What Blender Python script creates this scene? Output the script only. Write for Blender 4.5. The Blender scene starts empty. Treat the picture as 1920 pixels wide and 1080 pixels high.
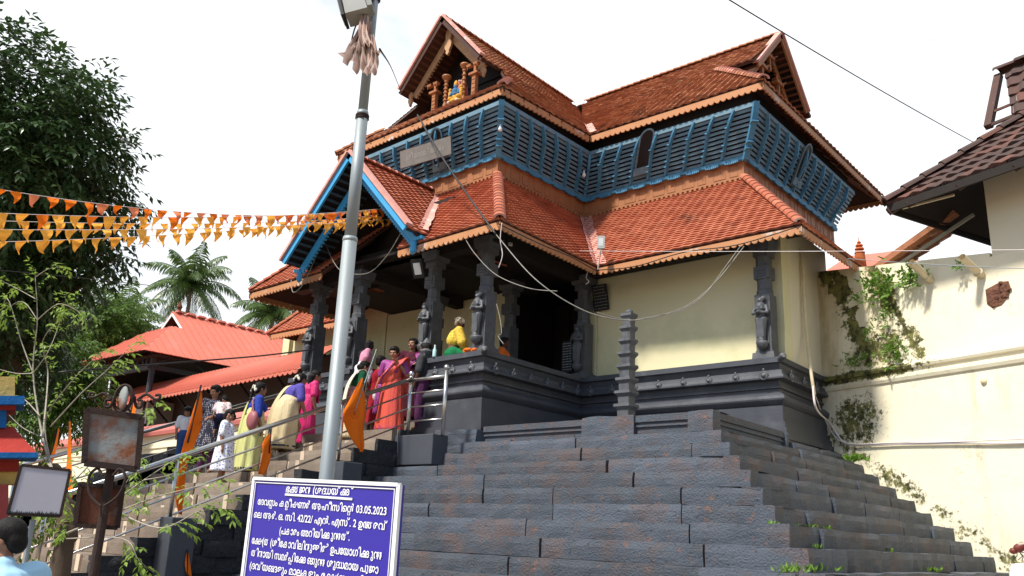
import bpy, bmesh, math, random
from mathutils import Vector, Matrix, noise
R = math.radians
V = Vector
scene = bpy.context.scene
COL = scene.collection
random.seed(7)

# ---------------------------------------------------------------- camera
FPX = 1604.07
YAW, PITCH, ROLL = R(40.817), R(16.255), R(2.406)
CAM = V((0, 0, 1.591))
_f = V((-math.sin(YAW)*math.cos(PITCH), math.cos(YAW)*math.cos(PITCH), math.sin(PITCH)))
_r = V((math.cos(YAW), math.sin(YAW), 0))
_u = _r.cross(_f)
CR = math.cos(ROLL)*_r + math.sin(ROLL)*_u
CU = -math.sin(ROLL)*_r + math.cos(ROLL)*_u
cam_d = bpy.data.cameras.new('camera')
cam = bpy.data.objects.new('camera', cam_d)
COL.objects.link(cam)
cam_d.sensor_width = 36.0
cam_d.lens = FPX/1920*36
cam_d.clip_start = 0.05
cam_d.clip_end = 3000
cam.matrix_world = Matrix(((CR.x, CU.x, -_f.x, CAM.x), (CR.y, CU.y, -_f.y, CAM.y), (CR.z, CU.z, -_f.z, CAM.z), (0, 0, 0, 1)))
scene.camera = cam

def ray(x, y):
    return (x-960)/FPX*CR - (y-540)/FPX*CU + _f
def at(x, y, ax, val):
    "survey helper: world point seen at photo pixel x,y lying on the plane axis=val"
    i = 'XYZ'.index(ax); d = ray(x, y)
    return CAM + d*((val-CAM[i])/d[i])
def atd(x, y, dist):
    d = ray(x, y)
    return CAM + d*(dist/d.length)

# ---------------------------------------------------------------- world and sun
SUN_DIR = V((-0.16, -1.0, 1.40)).normalized()          # towards the sun
SUN_EL = math.asin(SUN_DIR.z)
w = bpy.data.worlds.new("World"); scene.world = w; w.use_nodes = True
nt = w.node_tree; nt.nodes.clear()
out = nt.nodes.new('ShaderNodeOutputWorld'); bg = nt.nodes.new('ShaderNodeBackground')
sky = nt.nodes.new('ShaderNodeTexSky'); sky.sky_type = 'NISHITA'; sky.sun_disc = False
sky.sun_elevation = SUN_EL; sky.sun_rotation = math.atan2(SUN_DIR.x, SUN_DIR.y)
sky.dust_density = 0.8; sky.air_density = 1.0
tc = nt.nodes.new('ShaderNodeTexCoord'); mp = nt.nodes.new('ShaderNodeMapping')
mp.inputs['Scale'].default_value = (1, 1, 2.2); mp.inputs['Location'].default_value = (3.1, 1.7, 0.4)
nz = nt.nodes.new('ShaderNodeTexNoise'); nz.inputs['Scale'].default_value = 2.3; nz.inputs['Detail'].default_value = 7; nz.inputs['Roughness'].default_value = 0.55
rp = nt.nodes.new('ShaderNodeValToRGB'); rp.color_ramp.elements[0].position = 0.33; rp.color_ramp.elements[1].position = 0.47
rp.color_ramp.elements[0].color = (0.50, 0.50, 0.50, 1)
# cloud cover fades behind the camera, an added falloff that sets the ambient fill
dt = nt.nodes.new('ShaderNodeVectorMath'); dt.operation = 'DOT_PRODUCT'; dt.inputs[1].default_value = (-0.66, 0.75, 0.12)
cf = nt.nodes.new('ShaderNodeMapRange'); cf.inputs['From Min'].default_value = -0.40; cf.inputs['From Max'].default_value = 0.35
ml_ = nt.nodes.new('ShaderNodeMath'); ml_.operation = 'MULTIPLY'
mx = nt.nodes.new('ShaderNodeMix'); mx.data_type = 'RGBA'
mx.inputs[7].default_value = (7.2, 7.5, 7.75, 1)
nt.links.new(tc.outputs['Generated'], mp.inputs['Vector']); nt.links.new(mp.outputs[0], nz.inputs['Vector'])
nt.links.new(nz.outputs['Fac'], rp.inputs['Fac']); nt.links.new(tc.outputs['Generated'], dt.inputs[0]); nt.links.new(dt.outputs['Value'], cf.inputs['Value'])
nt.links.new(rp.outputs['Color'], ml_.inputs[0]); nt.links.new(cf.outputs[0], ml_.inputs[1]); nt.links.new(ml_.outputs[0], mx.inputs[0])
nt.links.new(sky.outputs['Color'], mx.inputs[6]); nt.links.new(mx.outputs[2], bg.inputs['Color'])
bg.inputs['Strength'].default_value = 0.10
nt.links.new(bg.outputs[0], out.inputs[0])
sd = bpy.data.lights.new('sun', 'SUN'); sd.energy = 3.9; sd.angle = R(6); sd.color = (1.0, 0.95, 0.86)
so = bpy.data.objects.new('sun', sd); COL.objects.link(so)
so.rotation_euler = SUN_DIR.to_track_quat('Z', 'Y').to_euler()
scene.view_settings.view_transform = 'Standard'; scene.view_settings.look = 'None'
scene.view_settings.exposure = 0.72; scene.view_settings.gamma = 1.0
try: scene.view_settings.use_curve_mapping = False
except Exception: pass

# ---------------------------------------------------------------- materials
def lin(r, g, b):
    return tuple(((c/255)/12.92 if c/255 <= 0.04045 else ((c/255+0.055)/1.055)**2.4) for c in (r, g, b))
def mat(name, c1, c2=None, scale=4.0, rough=0.75, bump=0.0, bscale=30.0, stains=(), metal=0.0, island=None,
        sheen=0.0, trans=0.0, spec=0.35, bdist=0.02, detail=6, stretch=None, contrast=0.25):
    """noise blend of c1,c2; stains: list of (colour, scale, low, high[, stretch]); island: second colour mixed per mesh island"""
    m = bpy.data.materials.new(name); m.use_nodes = True
    n = m.node_tree; N = n.nodes; L = n.links
    b = N['Principled BSDF']
    b.inputs['Roughness'].default_value = rough; b.inputs['Metallic'].default_value = metal
    b.inputs['Specular IOR Level'].default_value = spec
    t = N.new('ShaderNodeTexCoord')
    def vec(st):
        if not st: return t.outputs['Object']
        q = N.new('ShaderNodeMapping'); q.inputs['Scale'].default_value = st
        L.new(t.outputs['Object'], q.inputs['Vector']); return q.outputs[0]
    def nz_(s, st=None, d=detail, ro=0.6):
        q = N.new('ShaderNodeTexNoise'); q.inputs['Scale'].default_value = s; q.inputs['Detail'].default_value = d
        q.inputs['Roughness'].default_value = ro
        L.new(vec(st), q.inputs['Vector']); return q.outputs['Fac']
    def ramp(src, lo, hi):
        q = N.new('ShaderNodeMapRange'); q.inputs['From Min'].default_value = lo; q.inputs['From Max'].default_value = hi
        L.new(src, q.inputs['Value']); return q.outputs[0]
    def mix(fac, a, bb):
        q = N.new('ShaderNodeMix'); q.data_type = 'RGBA'
        if isinstance(fac, float): q.inputs[0].default_value = fac
        else: L.new(fac, q.inputs[0])
        for i, x in ((6, a), (7, bb)):
            if isinstance(x, tuple): q.inputs[i].default_value = (*x, 1)
            else: L.new(x, q.inputs[i])
        return q.outputs[2]
    c = c1
    if c2: c = mix(ramp(nz_(scale, stretch), 0.5-contrast, 0.5+contrast), c1, c2)
    if island:
        g = N.new('ShaderNodeNewGeometry')
        c = mix(ramp(g.outputs['Random Per Island'], island[1], island[2]), c, island[0])
    for s in stains:
        c = mix(ramp(nz_(s[1], s[4] if len(s) > 4 else None, 8, 0.65), s[2], s[3]), c, s[0])
    if isinstance(c, tuple): b.inputs['Base Color'].default_value = (*c, 1)
    else: L.new(c, b.inputs['Base Color'])
    if bump > 0:
        q = N.new('ShaderNodeBump'); q.inputs['Strength'].default_value = bump; q.inputs['Distance'].default_value = bdist
        L.new(nz_(bscale, stretch, 8, 0.65), q.inputs['Height']); L.new(q.outputs[0], b.inputs['Normal'])
    if trans > 0:
        tr = N.new('ShaderNodeBsdfTranslucent'); ms = N.new('ShaderNodeMixShader'); ms.inputs[0].default_value = trans
        if isinstance(c, tuple): tr.inputs['Color'].default_value = (*c, 1)
        else: L.new(c, tr.inputs['Color'])
        L.new(b.outputs[0], ms.inputs[1]); L.new(tr.outputs[0], ms.inputs[2])
        L.new(ms.outputs[0], N['Material Output'].inputs['Surface'])
    return m

# ---------------------------------------------------------------- mesh builder
class MB:
    def __init__(s): s.v = []; s.f = []; s.mi = []
    def add(s, vs, fs, mi=0):
        o = len(s.v); s.v += [tuple(p) for p in vs]
        for f in fs: s.f.append([i+o for i in f]); s.mi.append(mi)
    def quad(s, a, b, c, d, mi=0): s.add([a, b, c, d], [(0, 1, 2, 3)], mi)
    def tri(s, a, b, c, mi=0): s.add([a, b, c], [(0, 1, 2)], mi)
    def hexa(s, p, mi=0):
        "p: 4 bottom then 4 top, both counter-clockwise from above"
        s.add(p, [(3, 2, 1, 0), (4, 5, 6, 7), (0, 1, 5, 4), (1, 2, 6, 5), (2, 3, 7, 6), (3, 0, 4, 7)], mi)
    def box(s, c, sz, rz=0.0, mi=0, top=1.0, M=None):
        x, y, z = sz[0]/2, sz[1]/2, sz[2]/2
        pts = [V((-x, -y, -z)), V((x, -y, -z)), V((x, y, -z)), V((-x, y, -z)),
               V((-x*top, -y*top, z)), V((x*top, -y*top, z)), V((x*top, y*top, z)), V((-x*top, y*top, z))]
        m = M if M is not None else Matrix.Rotation(rz, 3, 'Z')
        s.hexa([m @ p + V(c) for p in pts], mi)
    def beam(s, a, b, wd, ht, up=V((0, 0, 1)), mi=0):
        "rectangular bar from a to b"
        a, b = V(a), V(b); d = (b-a)
        if d.length < 1e-6: return
        d.normalize(); sd_ = d.cross(up)
        if sd_.length < 1e-4: sd_ = d.cross(V((0, 1, 0)))
        sd_.normalize(); uu = sd_.cross(d)
        h = sd_*wd/2; k = uu*ht/2
        s.add([a-h-k, a+h-k, a+h+k, a-h+k, b-h-k, b+h-k, b+h+k, b-h+k],
              [(0, 1, 2, 3), (7, 6, 5, 4), (0, 4, 5, 1), (1, 5, 6, 2), (2, 6, 7, 3), (3, 7, 4, 0)], mi)
    def ring(s, c, d, r, n, ry=None):
        d = V(d).normalized(); a = d.cross(V((0, 0, 1)))
        if a.length < 1e-3: a = V((1, 0, 0))
        a.normalize(); b = a.cross(d)
        return [V(c)+a*math.cos(t)*r+b*math.sin(t)*(ry or r) for t in [2*math.pi*i/n for i in range(n)]]
    def tube(s, pts, r, n=8, mi=0, cap=True):
        pts = [V(p) for p in pts]; rr = r if isinstance(r, (list, tuple)) else [r]*len(pts)
        d0 = (pts[1]-pts[0]).normalized()
        a = d0.cross(V((0, 0, 1)))
        if a.length < 1e-3: a = V((1, 0, 0))
        a.normalize()
        o = len(s.v)
        for i, p in enumerate(pts):
            if i == 0: d = pts[1]-pts[0]
            elif i == len(pts)-1: d = pts[-1]-pts[-2]
            else: d = (pts[i+1]-pts[i-1])
            d.normalize(); a = (a-d*a.dot(d)).normalized(); b = d.cross(a)
            for k in range(n):
                t = 2*math.pi*k/n; s.v.append(tuple(p+a*math.cos(t)*rr[i]+b*math.sin(t)*rr[i]))
        for i in range(len(pts)-1):
            for k in range(n):
                k2 = (k+1) % n
                s.f.append([o+i*n+k, o+i*n+k2, o+(i+1)*n+k2, o+(i+1)*n+k]); s.mi.append(mi)
        if cap:
            s.f.append([o+k for k in range(n)][::-1]); s.mi.append(mi)
            e = o+(len(pts)-1)*n; s.f.append([e+k for k in range(n)]); s.mi.append(mi)
    def lathe(s, prof, c=(0, 0, 0), n=16, mi=0, sx=1.0, sy=1.0, rot=0.0, M=None):
        "prof: [(r,z)...] bottom to top"
        o = len(s.v)
        for r, z in prof:
            for k in range(n):
                t = 2*math.pi*(k+0.5)/n+rot
                p = V((r*math.cos(t)*sx, r*math.sin(t)*sy, z))
                if M is not None: p = M @ p
                s.v.append(tuple(p+V(c)))
        for i in range(len(prof)-1):
            for k in range(n):
                k2 = (k+1) % n
                s.f.append([o+i*n+k, o+i*n+k2, o+(i+1)*n+k2, o+(i+1)*n+k]); s.mi.append(mi)
        s.f.append([o+k for k in range(n)][::-1]); s.mi.append(mi)
        e = o+(len(prof)-1)*n; s.f.append([e+k for k in range(n)]); s.mi.append(mi)
    def ell(s, c, r, n=10, m=7, M=None, mi=0):
        prof = [(max(1e-3, math.sin(math.pi*i/m)), -math.cos(math.pi*i/m)) for i in range(m+1)]
        q = Matrix.Diagonal((r[0], r[1], r[2]))
        if M is not None: q = M @ q
        s.lathe(prof, c, n, mi, M=q)
    def capsule(s, a, b, ra, rb, n=10):
        a, b = V(a), V(b); d = (b-a); L_ = d.length
        if L_ < 1e-5: s.ell(a, (ra, ra, ra), n, 8); return
        d.normalize(); pts = []; rr = []
        for i in range(1, 5):
            t = math.pi/2*i/4; pts.append(a-d*ra*math.cos(t)); rr.append(max(1e-4, ra*math.sin(t)))
        for i in range(0, 4):
            t = math.pi/2*i/4; pts.append(b+d*rb*math.sin(t)); rr.append(rb*math.cos(t))
        pts.append(b+d*rb*1.0); rr.append(1e-4)
        pts.insert(0, a-d*ra); rr.insert(0, 1e-4)
        s.tube(pts, rr, n)
    def prism(s, poly, ext, mi=0):
        "extrude planar polygon (list of points) along ext"
        n = len(poly); ext = V(ext)
        a = [V(p) for p in poly]; s.add(a+[p+ext for p in a],
            [list(range(n))[::-1], list(range(n, 2*n))]+[(i, (i+1) % n, n+(i+1) % n, n+i) for i in range(n)], mi)
    def build(s, name, m, parent=None, smooth=False, autosmooth=False, recalc=False, inv=True):
        me = bpy.data.meshes.new(name); me.from_pydata(s.v, [], s.f); me.validate()
        for x in (m if isinstance(m, (list, tuple)) else [m]): me.materials.append(x)
        if len(me.polygons) == len(s.mi): me.polygons.foreach_set('material_index', s.mi)
        if recalc:
            bm = bmesh.new(); bm.from_mesh(me); bmesh.ops.recalc_face_normals(bm, faces=bm.faces); bm.to_mesh(me); bm.free()
        if smooth: me.polygons.foreach_set('use_smooth', [True]*len(me.polygons))
        if autosmooth:
            me.polygons.foreach_set('use_smooth', [True]*len(me.polygons)); me.set_sharp_from_angle(angle=R(35))
        o = bpy.data.objects.new(name, me); COL.objects.link(o)
        if parent is not None: put(o, parent)
        return o
def world_m(o):
    return o.matrix_basis.copy() if o.parent is None else world_m(o.parent) @ o.matrix_parent_inverse @ o.matrix_basis
def put(o, parent):
    "make o a child of parent without moving it"
    o.parent = parent
    o.matrix_parent_inverse = world_m(parent).inverted()
def tag(o, label, cat, group=None):
    o['label'] = label; o['category'] = cat
    if group: o['group'] = group
    return o
def thing(name, label, cat, loc=(0, 0, 0), group=None):
    o = bpy.data.objects.new(name, None); COL.objects.link(o); o.location = loc
    o.empty_display_size = 0.2
    return tag(o, label, cat, group)
def kind(o, k): o['kind'] = k; return o
def lerp(a, b, t): return V(a)+(V(b)-V(a))*t
def rnd(a, b): return random.uniform(a, b)
def sag(a, b, s, n=16):
    return [lerp(a, b, i/n)-V((0, 0, s*4*(i/n)*(1-i/n))) for i in range(n+1)]
def smooth_path(pts, n=6):
    P = [V(p) for p in pts]; o = []
    for i in range(len(P)-1):
        p0 = P[max(0, i-1)]; p1 = P[i]; p2 = P[i+1]; p3 = P[min(len(P)-1, i+2)]
        for k in range(n):
            t = k/n
            o.append(0.5*((2*p1)+(p2-p0)*t+(2*p0-5*p1+4*p2-p3)*t*t+(3*p1-p0-3*p2+p3)*t**3))
    o.append(P[-1]); return o
def remeshed(mb, vox, smooth_it=2):
    "union the pieces in mb into one continuous surface"
    me = bpy.data.meshes.new('tmp'); me.from_pydata(mb.v, [], mb.f); me.update()
    bm = bmesh.new(); bm.from_mesh(me); bmesh.ops.recalc_face_normals(bm, faces=bm.faces); bm.to_mesh(me); bm.free()
    o = bpy.data.objects.new('tmp', me); COL.objects.link(o)
    m = o.modifiers.new('r', 'REMESH'); m.mode = 'VOXEL'; m.voxel_size = vox; m.use_smooth_shade = True
    if smooth_it:
        q = o.modifiers.new('s', 'SMOOTH'); q.iterations = smooth_it; q.factor = 0.5
    bpy.context.view_layer.update()
    dg = bpy.context.evaluated_depsgraph_get()
    res = bpy.data.meshes.new_from_object(o.evaluated_get(dg), depsgraph=dg)
    bpy.data.objects.remove(o); bpy.data.meshes.remove(me)
    res.polygons.foreach_set('use_smooth', [True]*len(res.polygons))
    return res
def text_mesh(s, size=1.0, extrude=0.0, bold=0.0):
    c = bpy.data.curves.new('t', 'FONT'); c.body = s; c.size = size; c.extrude = extrude; c.offset = bold
    c.resolution_u = 3
    o = bpy.data.objects.new('t', c); COL.objects.link(o); bpy.context.view_layer.update()
    dg = bpy.context.evaluated_depsgraph_get()
    me = bpy.data.meshes.new_from_object(o.evaluated_get(dg), depsgraph=dg)
    bpy.data.objects.remove(o); bpy.data.curves.remove(c)
    vs = [v.co.copy() for v in me.vertices]; fs = [tuple(p.vertices) for p in me.polygons]
    bpy.data.meshes.remove(me)
    return vs, fs
# ---------------------------------------------------------------- material library
DARKSTAIN = (0.03, 0.028, 0.022)
MT = {}
MT['tile_new'] = mat('terracotta_tile', (0.41, 0.13, 0.072), (0.32, 0.092, 0.052), 1.2, 0.8, 0.15, 60, spec=0.12, island=((0.50, 0.19, 0.11), 0.3, 1.2),
                     stains=[((0.13, 0.05, 0.035), 2.2, 0.56, 0.8), ((0.55, 0.24, 0.16), 5, 0.66, 0.9)])
MT['tile_old'] = mat('weathered_tile', (0.37, 0.145, 0.078), (0.25, 0.10, 0.057), 2.5, 0.9, 0.35, 50, spec=0.12, island=((0.46, 0.23, 0.13), 0.35, 1.1),
                     stains=[((0.06, 0.042, 0.03), 1.5, 0.53, 0.78), ((0.05, 0.045, 0.02), 6, 0.58, 0.8)])
MT['tile_dark'] = mat('blackened_tile', (0.085, 0.048, 0.04), (0.05, 0.036, 0.033), 3, 0.9, 0.4, 40, island=((0.15, 0.062, 0.045), 0.45, 1.2),
                      stains=[((0.28, 0.23, 0.2), 7, 0.66, 0.78), ((0.2, 0.08, 0.06), 3, 0.6, 0.8)])
MT['cement_pink'] = mat('pink_cement', (0.55, 0.24, 0.19), (0.62, 0.34, 0.29), 5, 0.9, 0.3, 40, stains=[((0.7, 0.55, 0.5), 4, 0.55, 0.7), ((0.2, 0.09, 0.06), 8, 0.66, 0.8)])
MT['wood_dark'] = mat('dark_brown_wood', (0.075, 0.028, 0.016), (0.045, 0.018, 0.012), 4, 0.7, 0.2, 30, stretch=(1, 1, 4))
MT['rafter'] = mat('red_brown_rafter', (0.15, 0.055, 0.028), (0.10, 0.038, 0.02), 5, 0.7)
MT['wood_black'] = mat('shade_black_wood', (0.014, 0.011, 0.010), (0.022, 0.015, 0.012), 4, 0.8, 0.2, 30)  # near-black wood; the deep shade of interiors and recesses is in the colour
MT['wood_brown'] = mat('brown_panel_wood', (0.35, 0.145, 0.06), (0.30, 0.12, 0.048), 2, 0.6, 0.1, 40, stains=[((0.16, 0.055, 0.025), 2.5, 0.66, 0.85)])
MT['wood_teak'] = mat('carved_teak', (0.42, 0.17, 0.06), (0.26, 0.09, 0.035), 6, 0.55, 0.3, 60)
MT['wood_pale'] = mat('pale_bargeboard', (0.55, 0.34, 0.19), (0.42, 0.22, 0.11), 5, 0.7, 0.25, 50)
MT['fascia'] = mat('eave_board', (0.50, 0.24, 0.11), (0.42, 0.18, 0.075), 1.3, 0.65, 0.12, 40,
                   stains=[((0.58, 0.50, 0.44), 1.6, 0.60, 0.66), ((0.16, 0.09, 0.06), 6, 0.66, 0.85)])
MT['blue'] = mat('blue_painted_wood', (0.075, 0.255, 0.40), (0.05, 0.18, 0.31), 3, 0.6, 0.1, 40, stains=[((0.02, 0.06, 0.10), 5, 0.58, 0.8), ((0.22, 0.36, 0.44), 3, 0.62, 0.85)])
MT['blue_slat'] = mat('blue_grey_slat', (0.15, 0.255, 0.32), (0.085, 0.17, 0.23), 5, 0.6, 0.1, 40, stretch=(1, 1, 3), stains=[((0.05, 0.09, 0.12), 2.5, 0.56, 0.75), ((0.24, 0.31, 0.34), 6, 0.62, 0.8)])
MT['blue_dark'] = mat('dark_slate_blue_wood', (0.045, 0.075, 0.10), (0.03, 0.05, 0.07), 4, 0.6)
MT['blue_bright'] = mat('bright_blue_board', (0.06, 0.36, 0.66), (0.05, 0.30, 0.56), 3, 0.45)
MT['stone_black'] = mat('oiled_black_stone', (0.062, 0.067, 0.080), (0.040, 0.044, 0.054), 3, 0.5, 0.25, 40, spec=0.45,
                        stains=[((0.15, 0.16, 0.17), 14, 0.66, 0.9), ((0.11, 0.115, 0.125), 1.4, 0.58, 0.8)])
MT['stone_carved'] = mat('carved_grey_stone', (0.105, 0.11, 0.12), (0.055, 0.058, 0.065), 8, 0.5, 0.3, 70, spec=0.45)
MT['stone_step'] = mat('painted_step_stone', (0.070, 0.084, 0.105), (0.042, 0.050, 0.063), 3.4, 0.6, 0.9, 48, spec=0.4, bdist=0.025,
                       island=((0.092, 0.112, 0.145), 0.15, 1.2),
                       stains=[((0.135, 0.082, 0.066), 1.7, 0.50, 0.76), ((0.20, 0.095, 0.06), 9, 0.60, 0.72), ((0.16, 0.09, 0.065), 26, 0.60, 0.78, (1, 1, 0.5)), ((0.20, 0.205, 0.21), 34, 0.68, 0.76), ((0.015, 0.016, 0.018), 20, 0.60, 0.70), ((0.05, 0.052, 0.058), 5, 0.6, 0.85)])
MT['mortar'] = mat('red_brown_mortar', (0.20, 0.095, 0.06), (0.13, 0.065, 0.045), 9, 0.9, 0.4, 40, stains=[((0.03, 0.025, 0.02), 3, 0.52, 0.62)])
MT['stone_side'] = mat('black_painted_rubble', (0.020, 0.021, 0.024), (0.028, 0.030, 0.034), 3, 0.55, 1.0, 14, bdist=0.06, spec=0.4)
MT['granite'] = mat('bare_granite', (0.215, 0.165, 0.125), (0.14, 0.105, 0.08), 7, 0.8, 0.6, 50, island=((0.26, 0.21, 0.165), 0.2, 1.2),
                    stains=[((0.07, 0.06, 0.055), 2.3, 0.57, 0.8)])
MT['joint_white'] = mat('whitewashed_joint', (0.62, 0.52, 0.40), (0.5, 0.38, 0.27), 9, 0.9, 0.3, 40)
MT['grey_paint'] = mat('grey_painted_plaster', (0.062, 0.068, 0.082), (0.05, 0.055, 0.066), 4, 0.6, 0.1, 30, stains=[((0.28, 0.29, 0.3), 2.3, 0.70, 0.74)])
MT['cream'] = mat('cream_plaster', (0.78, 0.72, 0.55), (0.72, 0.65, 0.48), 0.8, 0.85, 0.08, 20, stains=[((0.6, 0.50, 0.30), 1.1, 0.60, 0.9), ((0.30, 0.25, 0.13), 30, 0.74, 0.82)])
MT['cream_shade'] = mat('shaded_cream_plaster', (0.72, 0.65, 0.42), (0.68, 0.63, 0.38), 0.6, 0.85, 0.05, 20, stains=[((0.52, 0.52, 0.28), 0.9, 0.5, 0.8), ((0.42, 0.36, 0.2), 2.5, 0.68, 0.8, (1, 1, 0.3)), ((0.2, 0.17, 0.1), 22, 0.76, 0.8)])  # cream plaster toned darker for walls under the eaves, shade in the colour
MT['steel'] = mat('stainless_steel', (0.62, 0.60, 0.57), (0.5, 0.49, 0.47), 8, 0.28, metal=1.0)
MT['galv'] = mat('galvanised_steel', (0.30, 0.33, 0.34), (0.22, 0.25, 0.26), 6, 0.55, 0.06, 30, metal=0.35, stretch=(1, 1, 0.3),
                 stains=[((0.3, 0.2, 0.13), 3, 0.70, 0.8, (1, 1, 2))])
MT['rust'] = mat('rusty_sheet', (0.27, 0.29, 0.28), (0.20, 0.21, 0.20), 5, 0.8, 0.3, 50, stains=[((0.22, 0.075, 0.03), 3.6, 0.46, 0.6), ((0.09, 0.03, 0.018), 4.5, 0.58, 0.72)])
MT['rust_dark'] = mat('dark_rusty_iron', (0.022, 0.016, 0.014), (0.045, 0.022, 0.015), 9, 0.85, 0.3, 60)
MT['rust_red'] = mat('red_rust_sheet', (0.10, 0.034, 0.018), (0.15, 0.052, 0.026), 5, 0.85, 0.3, 60, stains=[((0.2, 0.24, 0.24), 5, 0.6, 0.75)])
MT['black'] = mat('black_plastic', (0.012, 0.012, 0.013), rough=0.5)
MT['black_cable'] = mat('black_cable_sheath', (0.012, 0.012, 0.012), rough=0.45)
MT['pale_cable'] = mat('pale_grey_cable', (0.30, 0.285, 0.25), (0.16, 0.15, 0.13), 14, 0.5)
MT['white_cable'] = mat('white_cable_sheath', (0.75, 0.72, 0.68), (0.6, 0.5, 0.5), 8, 0.5)
MT['pvc'] = mat('cream_pvc', (0.72, 0.62, 0.42), (0.6, 0.5, 0.32), 8, 0.4)
MT['saffron'] = mat('saffron_cloth', (0.92, 0.23, 0.018), (0.86, 0.17, 0.012), 3, 0.8, trans=0.2, spec=0.1)
MT['saffron_light'] = mat('pale_saffron_cloth', (1.0, 0.50, 0.08), (0.97, 0.42, 0.055), 5, 0.8, trans=0.2, spec=0.1)
MT['saffron_pink'] = mat('faded_saffron_cloth', (0.85, 0.24, 0.09), (0.8, 0.30, 0.18), 5, 0.8, trans=0.2, spec=0.1)
MT['emblem'] = mat('dark_orange_print', (0.50, 0.085, 0.012), rough=0.8, spec=0.1)
MT['red_metal'] = mat('red_profiled_sheet', (0.60, 0.165, 0.105), (0.54, 0.14, 0.09), 0.5, 0.5, stains=[((0.62, 0.2, 0.15), 1.1, 0.55, 0.8), ((0.10, 0.035, 0.03), 0.7, 0.70, 0.72, (1, 4, 0.2))])
MT['white'] = mat('white_plaster', (0.72, 0.74, 0.74), (0.66, 0.68, 0.68), 1.5, 0.8)
MT['white_paint'] = mat('white_board_paint', (0.80, 0.80, 0.80), (0.72, 0.72, 0.72), 6, 0.5)
MT['sign_blue'] = mat('indigo_board_paint', (0.030, 0.018, 0.27), (0.034, 0.022, 0.30), 2, 0.4, stains=[((0.2, 0.18, 0.5), 30, 0.80, 0.82)])
MT['ground'] = mat('packed_earth', (0.24, 0.18, 0.13), (0.17, 0.13, 0.10), 0.4, 0.95, 0.4, 12, stains=[((0.1, 0.085, 0.07), 2, 0.55, 0.8)])
MT['pink_wall'] = mat('pink_red_coping', (0.55, 0.17, 0.15), (0.50, 0.14, 0.12), 2, 0.7, 0.1, 20)
MT['bark'] = mat('rough_bark', (0.11, 0.075, 0.05), (0.06, 0.042, 0.03), 6, 0.95, 0.8, 20, stretch=(1, 1, 0.3))
MT['bark_pale'] = mat('pale_twig_bark', (0.40, 0.37, 0.31), (0.22, 0.19, 0.15), 12, 0.9, 0.3, 30)
MT['palm_trunk'] = mat('palm_trunk_bark', (0.24, 0.20, 0.16), (0.16, 0.13, 0.10), 8, 0.95, 0.6, 14)
def leafmat(name, a, b, tr=0.3, rough=0.45, spec=0.4): return mat(name, a, b, 0.9, rough, island=((a[0]*1.5, a[1]*1.45, a[2]*1.2), 0.2, 1.3), trans=tr, spec=spec)
MT['leaf_dark'] = leafmat('dark_glossy_leaf', (0.045, 0.088, 0.028), (0.028, 0.062, 0.022), 0.2, 0.36, 0.5)
MT['leaf_mid'] = leafmat('mid_green_leaf', (0.09, 0.17, 0.03), (0.06, 0.125, 0.025), 0.4)
MT['leaf_pale'] = leafmat('pale_green_leaf', (0.20, 0.30, 0.05), (0.14, 0.24, 0.04), 0.45)
MT['leaf_palm'] = leafmat('palm_leaflet', (0.075, 0.125, 0.03), (0.05, 0.095, 0.025), 0.3, 0.35, 0.5)
MT['leaf_fern'] = leafmat('fern_leaf', (0.13, 0.24, 0.03), (0.09, 0.18, 0.025), 0.35)
MT['brick'] = mat('broken_laterite', (0.24, 0.10, 0.06), (0.14, 0.065, 0.045), 8, 0.95, 1.0, 22, bdist=0.06, stains=[((0.03, 0.02, 0.018), 9, 0.6, 0.75)])
MT['glass_lamp'] = mat('lamp_glass', (0.55, 0.56, 0.55), (0.42, 0.44, 0.44), 5, 0.15, spec=0.6)
MT['lamp_grey'] = mat('lamp_housing_grey', (0.32, 0.33, 0.31), (0.24, 0.25, 0.22), 5, 0.5)
MT['rag'] = mat('faded_rag', (0.55, 0.36, 0.28), (0.62, 0.5, 0.45), 6, 0.95, trans=0.3, stains=[((0.12, 0.075, 0.055), 5, 0.56, 0.68), ((0.6, 0.58, 0.66), 4, 0.58, 0.66)])
def skin(name, a): return mat(name, a, tuple(c*0.85 for c in a), 12, 0.5, spec=0.4)
MT['skin'] = skin('brown_skin', (0.30, 0.145, 0.085)); MT['skin_dark'] = skin('deep_brown_skin', (0.10, 0.042, 0.025))
MT['hair'] = mat('black_hair', (0.008, 0.007, 0.007), (0.014, 0.012, 0.011), 30, 0.55, 0.4, 120, spec=0.15, stretch=(1, 1, 0.2))
MT['hair_grey'] = mat('grey_hair', (0.42, 0.36, 0.27), (0.28, 0.23, 0.17), 30, 0.7, 0.5, 90)
MT['jasmine'] = mat('jasmine_flowers', (0.78, 0.74, 0.62), (0.6, 0.56, 0.45), 30, 0.8, 0.8, 60)
MT['eye'] = mat('dark_eye', (0.01, 0.008, 0.007), rough=0.2)
MT['lip'] = mat('lip_skin', (0.20, 0.06, 0.045), rough=0.5)
def cloth(name, a, b=None, s=6, **k): return mat(name, a, b or tuple(c*0.85 for c in a), s, 0.85, 0.6, 18, spec=0.15, bdist=0.03, **k)
# ================================================================ ground
g = MB(); g.quad((-400, -300, 0), (300, -300, 0), (300, 500, 0), (-400, 500, 0))
kind(g.build('ground', MT['ground']), 'structure')

# ================================================================ temple gatehouse
GATE = thing('temple_gatehouse', 'two storey temple gatehouse with orange tiled roofs, blue louvred upper floor, black stone plinth', 'temple building', (-9.5, 13.3, 3.25))

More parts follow.
